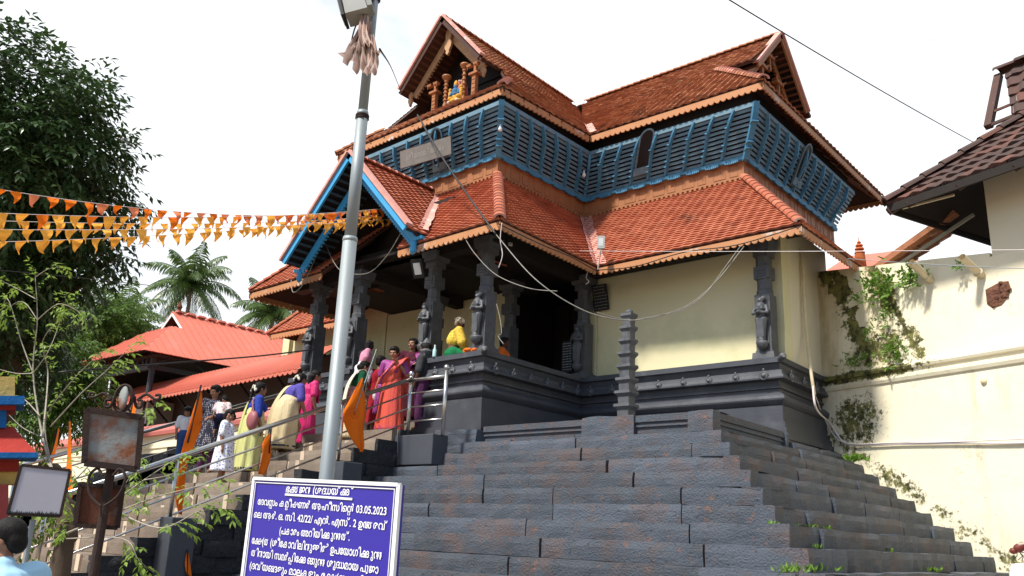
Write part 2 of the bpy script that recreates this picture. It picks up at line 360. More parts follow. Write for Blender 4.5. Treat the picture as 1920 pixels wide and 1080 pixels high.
def tiled(mb, e0, e1, t0, t1, row=0.11, col=0.2, amp=0.008, th=0.030, jit=0.003, K=4):
    e0, e1, t0, t1 = map(V, (e0, e1, t0, t1))
    nrm = (e1-e0).cross((t0+t1)/2-(e0+e1)/2).normalized()
    slope = ((t0+t1)/2-(e0+e1)/2).length
    nr = max(2, round(slope/row)); U = (e1-e0).normalized()
    for i in range(nr):
        ta, tb = i/nr, min(1.0, (i+1.25)/nr)
        a0, a1 = lerp(e0, t0, ta), lerp(e1, t1, ta); b0, b1 = lerp(e0, t0, tb), lerp(e1, t1, tb)
        tm = (i+0.5)/nr
        uL = (lerp(e0, t0, tm)-e0).dot(U); uR = (lerp(e1, t1, tm)-e0).dot(U)
        if uR-uL < 0.02: continue
        off = 0.0
        k0 = math.floor((uL+off)/col); k1 = math.ceil((uR+off)/col)
        for k in range(k0, k1):
            ua, ub = max(uL, k*col-off), min(uR, (k+1)*col-off)
            if ub-ua < 0.01: continue
            jj = rnd(-jit, jit); jl = rnd(0, jit)
            lo, hi, lip = [], [], []
            for j in range(K+1):
                uu = ua+(ub-ua)*j/K; ph = ((uu+off)/col) % 1.0 if 0 < j < K else (0.0 if j == 0 else 1.0)
                h = amp*math.sin(ph*math.pi*2)*0.8+amp*0.5*math.sin(ph*math.pi)
                s = (uu-uL)/(uR-uL)
                pa = lerp(a0, a1, s); pb = lerp(b0, b1, s)
                sl = (pb-pa).normalized()
                lo.append(pa+nrm*(h+th+jl)+sl*(jj*0.6)); hi.append(pb+nrm*(h*0.9+0.002)); lip.append(pa+nrm*(h-0.006)+sl*(jj*0.6))
            n = K+1
            fs = [(j, j+1, n+j+1, n+j) for j in range(K)]+[(2*n+j, 2*n+j+1, j+1, j) for j in range(K)]
            mb.add(lo+hi+lip, fs)
def sheet(mb, e0, e1, t0, t1, d=0.06):
    "timber boarding below the tiles, a thin closed slab"
    e0, e1, t0, t1 = map(V, (e0, e1, t0, t1))
    nrm = (e1-e0).cross((t0+t1)/2-(e0+e1)/2).normalized()
    a = [p-nrm*d for p in (e0, e1, t1, t0)]; b = [p-nrm*0.012 for p in (e0, e1, t1, t0)]
    mb.hexa(a+b)
def hip(mb, p0, p1, r=0.085, seg=0.2, up=V((0, 0, 1)), lift=0.01):
    "row of overlapping half round ridge tiles; material slot 1 is the cement lip"
    p0, p1 = V(p0), V(p1); d = (p1-p0); L_ = d.length; d.normalize(); n = max(2, round(L_/seg))
    sd_ = d.cross(up).normalized(); uu = sd_.cross(d)
    for i in range(n):
        a = p0+d*(L_*i/n-0.02); b = p0+d*(L_*(i+1)/n+0.02)
        ra, rb = r*1.12, r*0.94; ring_a, ring_b, ring_i = [], [], []
        for k in range(8):
            t = math.pi*k/7
            ring_a.append(a+sd_*math.cos(t)*ra*1.15+uu*(math.sin(t)*ra*0.85+lift+0.012)); ring_b.append(b+sd_*math.cos(t)*rb*1.15+uu*(math.sin(t)*rb*0.85+lift))
            ring_i.append(a+sd_*math.cos(t)*(ra-0.035)*1.15+uu*(math.sin(t)*(ra-0.035)*0.85+lift+0.012))
        mb.add(ring_a+ring_b, [(k, k+1, 8+k+1, 8+k) for k in range(7)])
        mb.add(ring_a+ring_i, [(k+1, k, 8+k, 8+k+1) for k in range(7)], 1)
def strip(mb, p0, p1, wl, wr, nl, nr_, lift=0.035):
    "valley of mortar: two flaps from the line p0-p1 (nl, nr_ = flap directions)"
    p0, p1 = V(p0)+V((0, 0, lift)), V(p1)+V((0, 0, lift)); n = 14
    jl = [rnd(0.85, 1.15) for _ in range(n+1)]; jr = [rnd(0.85, 1.15) for _ in range(n+1)]
    for i in range(n):
        a, b = lerp(p0, p1, i/n), lerp(p0, p1, (i+1)/n)
        mb.quad(a, a+V(nr_)*wr*jr[i], b+V(nr_)*wr*jr[i+1], b); mb.quad(a+V(nl)*wl*jl[i], a, b, b+V(nl)*wl*jl[i+1])
def scallop(mb, a, b, h=0.085, sc=0.055, sp=0.125, th=0.03, outn=V((0, -1, 0))):
    a, b = V(a), V(b); L_ = (b-a).length; n = max(2, round(L_/sp)); d = (b-a)/n; outn = V(outn)
    dz = V((0, 0, -1))
    for i in range(n):
        p = a+d*i
        prof = []
        for k in range(7):
            t = k/6; prof.append(p+d*t+dz*(h+sc*math.sin(math.pi*t)**0.7*rnd(0.93, 1.05)))
        top = [p+d*(k/6) for k in range(7)]
        f = [q+outn*th/2 for q in top]+[q+outn*th/2 for q in prof]; bk = [q-outn*th/2 for q in top]+[q-outn*th/2 for q in prof]
        fs = [(k, k+7, k+8, k+1) for k in range(6)]+[(14+k+1, 14+k+8, 14+k+7, 14+k) for k in range(6)]
        fs += [(k+7, 21+k, 22+k, k+8) for k in range(6)]+[(k+1, 14+k+1, 14+k, k) for k in range(6)]
        mb.add(f+bk, fs)
def offset_poly(P, d):
    "offset an open polyline (xy) to its right-hand side by d, mitred"
    n = len(P); o = []
    for i in range(n):
        if i == 0: ds = [(P[1]-P[0])]
        elif i == n-1: ds = [(P[-1]-P[-2])]
        else: ds = [(P[i]-P[i-1]), (P[i+1]-P[i])]
        ns = [V((q.y, -q.x)).normalized() for q in ds]
        if len(ns) == 1: o.append(P[i]+ns[0]*d)
        else:
            b = (ns[0]+ns[1]).normalized(); o.append(P[i]+b*(d/max(0.3, b.dot(ns[0]))))
    return o
def sweep(mb, P, prof, close_back=True):
    "mould prof [(offset, z)] (top to bottom) along polyline P, outside on the right"
    P = [V((p[0], p[1])) for p in P]; rings = [[V((q.x, q.y, z)) for q in offset_poly(P, o)] for o, z in prof]
    for a, b in zip(rings, rings[1:]):
        for i in range(len(P)-1): mb.quad(b[i], b[i+1], a[i+1], a[i])

# ---- plinth -------------------------------------------------------
ZP = 4.6
roll = [(0.0+0.085*math.sin(math.pi*k/8), ZP-0.585-0.20*k/8) for k in range(9)]
PROF = [(0.0, 0.0), (0.05, 0.0), (0.055, -0.09), (0.0, -0.105), (-0.025, -0.2), (0.035, -0.215), (0.04, -0.24), (0.05, -0.28), (0.085, -0.335), (0.085, -0.36),
        (-0.05, -0.375), (-0.05, -0.455), (-0.015, -0.46), (-0.015, -0.5), (-0.055, -0.51), (-0.055, -0.57)]
PROF = [(o, ZP+z) for o, z in PROF]+roll+[(0.02, ZP-0.80), (0.02, ZP-1.05), (0.065, ZP-1.055), (0.065, ZP-1.15), (0.10, ZP-1.155), (0.10, ZP-1.25), (0.135, ZP-1.255), (0.14, ZP-1.40)]
PL_R = [(-10.95, 13.6), (-10.95, 10.47), (-9.55, 10.41), (-9.6, 13.3), (-5.6, 13.23), (-5.68, 15.6)]
PL_L = [(-15.1, 13.6), (-15.05, 10.50), (-13.08, 10.44), (-13.08, 13.6)]
for P in (PL_R, PL_L):
    m = MB(); sweep(m, P, PROF)
    if P is PL_R:
        m.add([(-10.95, 13.6, ZP), (-10.95, 10.47, ZP), (-9.55, 10.41, ZP), (-9.6, 13.3, ZP), (-9.6, 13.6, ZP)], [(0, 1, 2, 3, 4)])
        m.add([(-9.6, 13.3, ZP), (-5.6, 13.23, ZP), (-5.68, 15.6, ZP), (-9.6, 15.6, ZP)], [(0, 1, 2, 3)])
    else:
        m.add([(x, y, ZP) for x, y in P], [(0, 1, 2, 3)])
    pl = m.build('plinth', MT['stone_black'], GATE)
    r_ = MB()
    # rosettes on the moulded band and a scroll on the corners
    segs = [((-10.9, 10.47), (-9.55, 10.41), 3), ((-9.55, 10.41), (-9.6, 13.3), 6), ((-9.6, 13.3), (-5.6, 13.23), 8), ((-5.6, 13.23), (-5.66, 15), 3)] if P is PL_R else [((-15.05, 10.50), (-13.08, 10.44), 4)]
    for a, b, n in segs:
        d = (V((*b, 0))-V((*a, 0))).normalized(); o = V((d.y, -d.x, 0))
        for i in range(n):
            c = lerp((*a, ZP-0.30), (*b, ZP-0.30), (i+0.5)/n)+o*0.075
            Mx = Matrix((d, V((0, 0, 1)), o)).transposed()
            big = 1.25 if i in (0, n-1) else 1.0
            rr = MB()
            rr.lathe([(0.06*big, -0.02), (0.068*big, 0.0), (0.055*big, 0.022), (0.045*big, 0.012), (0.034*big, 0.012), (0.03*big, 0.03), (0.001, 0.04)], c, 14, M=Mx)
            rr.ell(c+V((0, 0, 0.075*big)), (0.022, 0.022, 0.03), 8, 6)
            rr.build('rosette', MT['stone_carved'], pl, smooth=True)
    if P is PL_R:
        for cx, cy, a in ((-9.55, 10.41, -45), (-5.6, 13.23, -45)):
            q = MB(); dd = V((math.cos(R(a)), math.sin(R(a)), 0)); c = V((cx, cy, ZP-0.045))+dd*0.09
            q.capsule(c-dd*0.05, c+dd*0.05+V((0, 0, 0.03)), 0.055, 0.06); q.capsule(c+dd*0.05+V((0, 0, 0.03)), c+dd*0.12, 0.05, 0.028); q.capsule(c+V((0, 0, 0.03)), c+V((0, 0, 0.075))+dd*0.01, 0.03, 0.02)
            q.build('corner_scroll', MT['stone_carved'], pl, smooth=True)
m = MB()                                                       # inner steps and floor behind the opening
for i in range(7): m.box(V((-12.02, 10.75+0.30*i+2.0, 3.2+0.1*(i+1))), (2.1, 4.0, 0.2*(i+1)))
m.build('inner_steps', MT['granite'], GATE)
m = MB(); m.box((-12.02, 14.6, ZP-0.1), (2.1, 2.6, 0.18)); m.build('floor', MT['stone_black'], GATE)

# ---- walls ---------------------------------------------------------
YW = 13.72
m = MB(); m.box((-7.62, YW+0.15, 5.9), (3.86, 0.3, 2.56)); m.box((-9.76, YW+0.15, 5.9), (0.4, 0.3, 2.56))
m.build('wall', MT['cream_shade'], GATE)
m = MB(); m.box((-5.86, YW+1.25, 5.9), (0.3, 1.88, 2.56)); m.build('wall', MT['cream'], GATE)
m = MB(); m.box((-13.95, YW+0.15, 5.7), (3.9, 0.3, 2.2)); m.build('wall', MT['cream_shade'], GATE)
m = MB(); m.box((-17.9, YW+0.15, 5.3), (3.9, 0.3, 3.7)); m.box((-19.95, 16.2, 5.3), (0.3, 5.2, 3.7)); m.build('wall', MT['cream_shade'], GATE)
m = MB(); m.box((-11.0, 15.6, 5.9), (2.6, 0.1, 3.0)); m.box((-12.1, 14.7, 5.9), (0.1, 1.7, 2.56)); m.box((-9.9, 14.7, 5.9), (0.1, 1.7, 2.56))
for x in (-11.6, -11.0, -10.4): m.box((x, 15.52, 5.9), (0.05, 0.06, 2.6))
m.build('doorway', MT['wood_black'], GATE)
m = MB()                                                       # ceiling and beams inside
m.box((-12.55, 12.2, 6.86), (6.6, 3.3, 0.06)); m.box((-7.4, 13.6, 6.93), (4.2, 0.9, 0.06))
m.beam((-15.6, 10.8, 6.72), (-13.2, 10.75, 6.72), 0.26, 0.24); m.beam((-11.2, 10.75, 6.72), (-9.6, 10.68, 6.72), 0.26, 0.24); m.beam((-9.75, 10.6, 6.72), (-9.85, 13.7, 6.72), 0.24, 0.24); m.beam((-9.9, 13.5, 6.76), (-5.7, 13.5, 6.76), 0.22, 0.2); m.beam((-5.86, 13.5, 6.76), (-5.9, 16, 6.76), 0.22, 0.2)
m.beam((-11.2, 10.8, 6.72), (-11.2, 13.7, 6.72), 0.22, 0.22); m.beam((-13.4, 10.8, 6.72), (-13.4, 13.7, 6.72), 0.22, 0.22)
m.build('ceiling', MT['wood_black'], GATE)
m = MB(); m.box((-12.6, 15.0, 7.75), (3.9, 6.1, 1.7)); m.box((-8.7, 16.4, 7.75), (3.9, 3.5, 1.7)); m.build('dark_fill', MT['wood_black'], GATE)  # solid dark fill added inside to stop sky light leaking through
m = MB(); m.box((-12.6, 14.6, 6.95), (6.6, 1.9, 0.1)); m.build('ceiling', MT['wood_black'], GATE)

# ---- columns -------------------------------------------------------
def figure_mesh(h, variant=0):
    "small standing relief figure holding an offering, facing -Y, foot at origin"
    q = MB(); s = h
    q.capsule((0, -0.02*s, 0.02*s), (0, -0.02*s, 0.03*s), 0.08*s, 0.08*s)
    for k in (-1, 1):
        q.capsule((k*0.045*s, 0, 0.04*s), (k*0.05*s, -0.01*s, 0.28*s), 0.040*s, 0.05*s); q.capsule((k*0.05*s, -0.01*s, 0.28*s), (k*0.055*s, 0, 0.5*s), 0.055*s, 0.085*s)
        q.capsule((k*0.045*s, 0, 0.03*s), (k*0.05*s, -0.07*s, 0.025*s), 0.03*s, 0.022*s)
        q.capsule((k*0.125*s, 0, 0.78*s), (k*0.165*s, -0.04*s, 0.63*s), 0.042*s, 0.035*s); q.capsule((k*0.165*s, -0.04*s, 0.63*s), (k*0.03*s, -0.13*s, 0.62*s), 0.035*s, 0.03*s)
        q.ell((k*0.055*s, -0.075*s, 0.72*s), (0.045*s, 0.04*s, 0.045*s))
    q.capsule((0, 0, 0.5*s), (0, 0, 0.6*s), 0.105*s, 0.08*s); q.capsule((0, 0, 0.6*s), (0, 0, 0.77*s), 0.08*s, 0.115*s)
    q.capsule((0, 0, 0.8*s), (0, 0, 0.88*s), 0.035*s, 0.035*s); q.ell((0, -0.01*s, 0.91*s), (0.06*s, 0.065*s, 0.078*s))
    q.ell((0.06*s if variant else -0.06*s, 0.02*s, 0.97*s), (0.06*s, 0.05*s, 0.055*s)); q.ell((0, -0.15*s, 0.635*s), (0.06*s, 0.045*s, 0.03*s)); q.capsule((0, -0.065*s, 0.92*s), (0, -0.085*s, 0.90*s), 0.012*s, 0.014*s)
    for k in range(5): q.capsule(((k-2)*0.035*s, -0.065*s, 0.1*s), ((k-2)*0.03*s, -0.085*s, 0.5*s), 0.018*s, 0.014*s, 6)
    return remeshed(q, 0.012*h/0.8, 1)
FIG = [figure_mesh(0.78, 0), figure_mesh(0.78, 1)]
def column(x, y, rz=0.0, fig=True, h=2.1, var=0, w_=0.27, figx=False):
    m = MB(); z = ZP; rot = Matrix.Rotation(rz, 3, 'Z')
    def bx(w, z0, z1, top=1.0): m.box((x, y, z+(z0+z1)/2), (w, w, z1-z0), rz, top=top)
    bx(w_+0.12, 0, 0.11, 0.95); bx(w_+0.02, 0.11, 0.15); bx(w_, 0.15, 1.12)
    m.lathe([(w_*0.52, z+1.12), (w_*0.52, z+1.2), (w_*0.46, z+1.22), (w_*0.46, z+1.38), (w_*0.52, z+1.4)], (x, y, 0), 8, rot=rz)
    bx(w_, 1.4, 1.62); m.lathe([(w_*0.5, z+1.62), (w_*0.5, z+1.8)], (x, y, 0), 8, rot=rz); bx(w_*1.0, 1.8, 1.92); bx(w_*1.3, 1.92, h, 1.15)
    for k in range(3): m.box(V((x, y, z+1.46+0.05*k))+rot @ V((0, -w_*0.5, 0)), (w_*0.55, 0.03, 0.035), rz)
    m.box(V((x, y, z+0.62))+rot @ V((0, -w_*0.5, 0)), (w_*0.75, 0.03, 0.86), rz)
    c = m.build('column', MT['stone_carved'], GATE)
    if fig:
        q = MB(); p = V((x, y, z+0.2))+rot @ V((0, -w_*0.5-0.07, 0))
        q.lathe([(0.03, -0.06), (0.085, 0.0), (0.10, 0.05), (0.10, 0.085)], p, 12, sy=0.95)
        f = bpy.data.objects.new('carved_figure', FIG[var]); COL.objects.link(f); FIG[var].materials.clear(); FIG[var].materials.append(MT['stone_carved'])
        f.location = p+V((0, 0, 0.075)); f.rotation_euler = (0, 0, rz); put(f, c)
        b = q.build('figure_bracket', MT['stone_carved'], c, smooth=True)
    return c
column(-9.80, 10.66, var=1); column(-11.18, 10.72); column(-13.35, 10.74); column(-14.72, 10.76, var=1); column(-9.72, 13.48, var=0); column(-5.88, 13.42, var=1)
column(-11.2, 12.95, fig=False); column(-13.4, 12.95, fig=False)
m = MB(); m.box((-11.05, 10.50, 4.05), (0.14, 0.18, 1.3)); m.lathe([(0.10, 0), (0.12, 0.05), (0.06, 0.12), (0.09, 0.2), (0.02, 0.3)], (-11.05, 10.5, 4.7), 10); m.build('balustrade_stone', MT['stone_carved'], GATE)

# ---- lower roof ------------------------------------------------------
ZE, ZB = 6.6, 8.5
eF, eL, eRE, eRW, eRB = V((-8.79, 9.80, ZE)), V((-16.46, 10.10, ZE)), V((-8.9, 12.75, ZE)), V((-4.9, 12.68, ZE)), V((-4.85, 15.75, ZE))
tF, tL, tRE, tRW, tRB = V((-10.6, 11.68, ZB)), V((-14.65, 11.85, ZB)), V((-10.55, 14.56, ZB)), V((-6.7, 14.56, ZB)), V((-6.72, 18.0, ZB))
gA = lerp(eF, eL, 0.337); gB = lerp(eF, eL, 0.645); tA = lerp(tF, tL, 0.46); tB_ = lerp(tF, tL, 0.54)
slopes = [(gA, eF, tA, tF), (eL, gB, tL, tB_), (eF, eRE, tF, tRE), (eRE, eRW, tRE, tRW), (eRW, eRB, tRW, tRB)]
eLE, tLE = V((-16.3, 12.85, ZE)), V((-14.7, 14.6, ZB))
slopes += [(eLE, eL, tLE, tL)]
eLW, tLW = V((-19.7, 12.85, ZE)), V((-18.4, 14.6, ZB))
slopes += [(eLW, eLE, tLW, tLE), (V((-19.7, 17, ZE)), eLW, V((-18.4, 17, ZB)), tLW)]
und = MB()
for s in slopes:
    m = MB(); tiled(m, *s); m.build('lower_roof', MT['tile_new'], GATE); sheet(und, *s)
und.build('roof_boarding', MT['wood_dark'], GATE)
m = MB()
for p, q in ((eF+V((-0.03, 0.03, 0.02)), tF+V((0, 0, 0.03))), (eRW+V((-0.03, 0.03, 0.02)), tRW+V((0, 0, 0.03))), (eL+V((0.03, 0.03, 0.02)), tL+V((0, 0, 0.03))), (eLW, tLW)):
    m = MB(); hip(m, p, q); m.build('hip_tiles', [MT['tile_new'], MT['cement_pink']], GATE)
m = MB(); strip(m, eRE, tRE, 0.17, 0.2, V((-0.75, -0.0, 0.75)).normalized()*0+V((0.06, -1, 0.03)), V((1, 0, 0))); m.build('valley_mortar', MT['cement_pink'], GATE)
m = MB()
for a, b, o in ((gA, eF, (0, -1, 0)), (eL, gB, (0, -1, 0)), (eF, eRE, (1, 0, 0)), (eRE, eRW, (0, -1, 0)), (eRW, eRB, (1, 0, 0)), (eLE, eL, (-1, 0, 0)), (eLW, eLE, (0, -1, 0))):
    dz = V((0, 0, -0.035)); m2 = MB(); scallop(m2, V(a)+dz-V(o)*0.03, V(b)+dz-V(o)*0.03, outn=V(o)); m2.build('eave_board', MT['fascia'], GATE)
rf = MB()
def rafters(mb, e0, e1, t0, t1, n, frac=0.55, wd=0.06, ht=0.10, drop=0.11):
    for i in range(n):
        t = (i+0.5)/n; a = lerp(e0, e1, t); b = lerp(t0, t1, t)
        mb = MB(); mb.beam(lerp(a, b, 0.055)-V((0, 0, drop)), lerp(a, b, frac)-V((0, 0, drop)), wd, ht); mb.build('rafter', MT['rafter'], GATE)
for s, n in zip(slopes, (6, 6, 7, 10, 8)): rafters(rf, *s, n)
pass

# ---- brown panelled frieze -----------------------------------------------
ZC = 8.90
BF = [V((-14.65, 11.85, 0)), V((-10.6, 11.68, 0)), V((-10.55, 14.56, 0)), V((-6.7, 14.56, 0)), V((-6.72, 19.4, 0)), ]
def lv(P, z, off=0.0):
    o = offset_poly([V((p.x, p.y)) for p in P], off); return [V((q.x, q.y, z)) for q in o]
fz = MB()
a, b = lv(BF, ZB-0.12), lv(BF, ZC)
for i in range(4): fz.quad(a[i], a[i+1], b[i+1], b[i])
for off, z0, z1 in ((0.03, ZB+0.03, ZB+0.06), (0.025, ZC-0.02, ZC)):
    sweep(fz, [(p.x, p.y) for p in BF], [(0, z1), (off, z1), (off, z0), (0, z0)])
for i in range(4):
    p, q = BF[i], BF[i+1]; L_ = (q-p).length; d = (q-p).normalized(); o = V((d.y, -d.x, 0)); n = max(3, round(L_/0.36))
    for k in range(n):
        c0, c1 = p+d*(L_*(k+0.12)/n), p+d*(L_*(k+(0.88 if k % 2 else 0.62))/n)
        z0, z1 = ZB+0.10, ZC-0.07
        for u, v in (((c0, z0), (c1, z0)), ((c0, z1), (c1, z1)), ((c0, z0), (c0, z1)), ((c1, z0), (c1, z1))):
            fz.beam(V((u[0].x, u[0].y, u[1]))+o*0.004, V((v[0].x, v[0].y, v[1]))+o*0.004, 0.010, 0.008)
    nd = round(L_/0.11)
    for k in range(nd): fz.box(p+d*(L_*(k+0.5)/nd)+o*0.03+V((0, 0, ZB-0.0)), (0.055, 0.055, 0.05), math.atan2(d.y, d.x))
fz.build('panelled_frieze', MT['wood_brown'], GATE)

# ---- blue louvred storey ---------------------------------------------------
ZT = 9.71
BT = lv(BF, ZT, 0.52); BB = lv(BF, ZC)
core = MB(); a, b = lv(BF, ZC, -0.06), lv(BF, 10.15, 0.42)
for i in range(4): core.quad(a[i], a[i+1], b[i+1], b[i])
core.build('louvre_backing', MT['black'], GATE)
for i in range(4):
    lp = MB(); NS = 11
    for k in range(NS):
        t = (k+0.35)/NS; p, q = lerp(BB[i], BT[i], t), lerp(BB[i+1], BT[i+1], t)
        d = (q-p).normalized(); o = V((d.y, -d.x, 0))
        h, th = 0.052, 0.013
        nn = (o*0.94+V((0, 0, -0.34))).normalized(); uu = V((0, 0, 1))*0.94+o*0.34
        lp.hexa([p-nn*th-uu*h/2, p+nn*th-uu*h/2, q+nn*th-uu*h/2, q-nn*th-uu*h/2][::-1]+[p-nn*th+uu*h/2, p+nn*th+uu*h/2, q+nn*th+uu*h/2, q-nn*th+uu*h/2][::-1])
    lp.build('louvre_panel', MT['blue_slat'], GATE, recalc=True)
bm_ = MB()
sweep(bm_, [(p.x, p.y) for p in BF], [(0.0, ZC+0.14), (0.05, ZC+0.14), (0.06, ZC+0.06), (0.095, ZC+0.05), (0.085, ZC-0.015), (0.0, ZC-0.02)])
for i in range(4):
    p, q = BF[i], BF[i+1]; L_ = (q-p).length; d = (q-p).normalized(); o = V((d.y, -d.x, 0)); nd = round(L_/0.42)
    for k in range(nd):
        for j in range(7):
            bm_.box(p+d*(L_*(k+0.2+0.6*j/6)/nd)+o*0.085+V((0, 0, ZC-0.028-0.012*math.sin(j/6*math.pi))), (0.034, 0.03, 0.045), math.atan2(d.y, d.x))
bm_.build('carved_sill_beam', MT['blue'], GATE)
tb = MB(); sweep(tb, [(p.x, p.y) for p in BF], [(0.40, ZT+0.07), (0.55, ZT+0.07), (0.55, ZT-0.02), (0.40, ZT-0.02)]); tb.build('head_beam', MT['blue_slat'], GATE)
def bracket(p, q, o, wd=0.042, big=False):
    "S curved timber rib from sill p to head q"
    m = MB(); N = 9; pts = []
    for k in range(N+1):
        t = k/N; c = lerp(p, q, t)+o*(0.055+0.05*math.sin(t*math.pi*1.15)-0.045*math.sin(t*2*math.pi)*0.6+0.03*(1-t)); pts.append(c)
    ax = V((-o.y, o.x, 0))
    for k in range(N):
        a, b = pts[k], pts[k+1]; th = o*(0.05 if not big else 0.07)
        m.hexa([a-ax*wd/2-th, a+ax*wd/2-th, a+ax*wd/2+th*0.6, a-ax*wd/2+th*0.6]+[b-ax*wd/2-th, b+ax*wd/2-th, b+ax*wd/2+th*0.6, b-ax*wd/2+th*0.6])
        if k in (1, 2, 5): m.box(lerp(a, b, 0.5)+o*0.045, (wd*1.25, wd*1.25, 0.022), math.atan2(ax.y, ax.x))
    m.build('bracket', MT['blue'], GATE, recalc=True)
for i, n in enumerate((10, 7, 9, 11)):
    d = (BF[i+1]-BF[i]).normalized(); o = V((d.y, -d.x, 0))
    for k in range(1, n):
        t = k/n; bracket(lerp(BB[i], BB[i+1], t)+V((0, 0, 0.06)), lerp(BT[i], BT[i+1], t), o)
for i in (1, 3):
    o = (BT[i]-BB[i]); o.z = 0; o.normalize(); bracket(BB[i]+V((0, 0, -0.05))+o*0.03, BT[i]+V((0, 0, 0.04))+o*0.02, o, 0.11, True)
o = (BT[2]-BB[2]); o.z = 0; o.normalize(); bracket(BB[2]+V((0, 0, 0.05)), BT[2], o, 0.06)
# arched window in the right wing and one behind the name board, one in the side
def arched_window(i, t, wd, z0, z1):
    d = (BF[i+1]-BF[i]).normalized(); o = V((d.y, -d.x, 0)); k = (z0-ZC)/(ZT-ZC); k1 = (z1-ZC)/(ZT-ZC)
    c0 = lerp(lerp(BB[i], BB[i+1], t), lerp(BT[i], BT[i+1], t), k)+o*0.05; c1 = lerp(lerp(BB[i], BB[i+1], t), lerp(BT[i], BT[i+1], t), k1)+o*0.05
    up = (c1-c0); m = MB(); h = up.length; up.normalize(); nn = d.cross(up); nn = o
    arch = [c0-d*wd/2, c0+d*wd/2]+[c0+up*(h-wd/2)+d*wd/2*math.cos(math.pi*j/10)+up*wd/2*math.sin(math.pi*j/10) for j in range(11)]
    m.prism(arch, nn*0.012, 0); f = m.build('window', MT['black'], GATE)
    fr = MB(); outer = [c0-d*(wd/2+0.035), c0+d*(wd/2+0.035)]+[c0+up*(h-wd/2)+d*(wd/2+0.035)*math.cos(math.pi*j/10)+up*(wd/2+0.035)*math.sin(math.pi*j/10) for j in range(11)]
    n = len(arch)
    A = [p+nn*0.03 for p in arch]; B = [p+nn*0.03 for p in outer]
    fr.add(A+B, [(j, (j+1) % n, n+(j+1) % n, n+j) for j in range(n)])
    fr.add(A+[p-nn*0.06 for p in A], [((j+1) % n, j, n+j, n+(j+1) % n) for j in range(n)])
    fr.hexa([c0-d*(wd/2+0.045)-up*0.16+nn*0.0, c0+d*(wd/2+0.045)-up*0.16+nn*0.0, c0+d*(wd/2+0.045)-up*0.16+nn*0.05, c0-d*(wd/2+0.045)-up*0.16+nn*0.05, c0-d*(wd/2+0.045)+nn*0.0, c0+d*(wd/2+0.045)+nn*0.0, c0+d*(wd/2+0.045)+nn*0.05, c0-d*(wd/2+0.045)+nn*0.05])
    fr.build('window_frame', MT['blue_slat'], f, recalc=True)
arched_window(2, 0.39, 0.30, ZC+0.30, ZC+0.90); arched_window(0, 0.60, 0.30, ZC+0.22, ZC+0.80); arched_window(3, 0.455, 0.3, ZC+0.28, ZC+0.88)
# ---- upper roofs ---------------------------------------------------------
ZU = 10.1
uF, uL, uRE, uRW, uRB = V((-10.08, 11.13, ZU)), V((-15.35, 11.27, ZU)), V((-9.91, 13.86, ZU)), V((-5.93, 13.88, ZU)), V((-5.96, 21.0, ZU))
XR, ZR = -12.7, 13.05                                          # ridge of the front wing
hz = 11.55; hl_ = 10.85; YH = 12.05
hF, hL = V((-10.75, YH, hl_)), V((-14.68, YH+0.03, hl_))
vy = lambda z: lerp(uRE, V((XR, 17.16, ZR)), (z-ZU)/(ZR-ZU))
YG = 11.86
UP = [(uF, uRE, hF, vy(hl_)), (V((-11.37, YG, hz)), vy(hz), V((XR, YG, ZR)), V((XR, 17.16, ZR))), (uL, uF, hL, hF)]
RZ, RY = 13.30, 17.44
hW, hB = V((-7.8, 15.8, 11.85)), V((-7.8, 19.08, 11.85)); XG = -6.97
v11 = vy(11.85)
UP += [(uRE, uRW, v11, hW), (v11, V((XG, 15.8, 11.85)), V((-12.75, RY, RZ)), V((XG, RY, RZ))), (uRW, uRB, hW, hB)]
uLE = V((-15.5, 13.9, ZU)); ml = lambda p: V((2*XR-p.x, p.y, p.z))
UP += [(uLE, uL, ml(vy(hl_)), hL), (ml(vy(hl_)), hL, ml(vy(hz)), V((-14.03, 12.49, hz))), (hF, vy(hl_), V((-11.37, 12.49, hz)), vy(hz)), (ml(vy(hz)), V((-14.03, YG, hz)), V((XR, 17.16, ZR)), V((XR, YG, ZR)))]
uLW, hLW = V((-19.4, 13.9, ZU)), V((-17.6, 15.8, 11.85))
UP += [(uLW, uLE, hLW, ml(v11)), (hLW, ml(v11), V((-17.6, RY, RZ)), V((XR, RY, RZ))), (uRB, V((-19.4, 21, ZU)), hB, V((-17.6, 19.08, 11.85))), (V((XG, 19.08, 11.85)), V((-17.6, 19.08, 11.85)), V((XG, RY, RZ)), V((-17.6, RY, RZ)))]
und = MB()
for i, s in enumerate(UP):
    m = MB(); tiled(m, *s, row=0.125, col=0.2, amp=0.014, th=0.022, jit=0.012); m.build('upper_roof', MT['tile_old'], GATE); sheet(und, *s, d=0.07)
und.build('roof_boarding', MT['wood_dark'], GATE)
for p, q in ((uF, hF), (uRW, hW), (uL, hL), (V((XR, YG, ZR)), V((XR, 16.9, ZR))), (V((-12.6, RY, RZ)), V((XG, RY, RZ)))):
    m = MB(); hip(m, p, q, 0.09); m.build('ridge_tiles', [MT['tile_old'], MT['cement_pink']], GATE)
m = MB(); strip(m, uRE, vy(10.85), 0.09, 0.16, V((0.06, -1, 0.02)), V((1, 0, 0)), 0.05); m.build('valley_mortar', MT['cement_pink'], GATE)
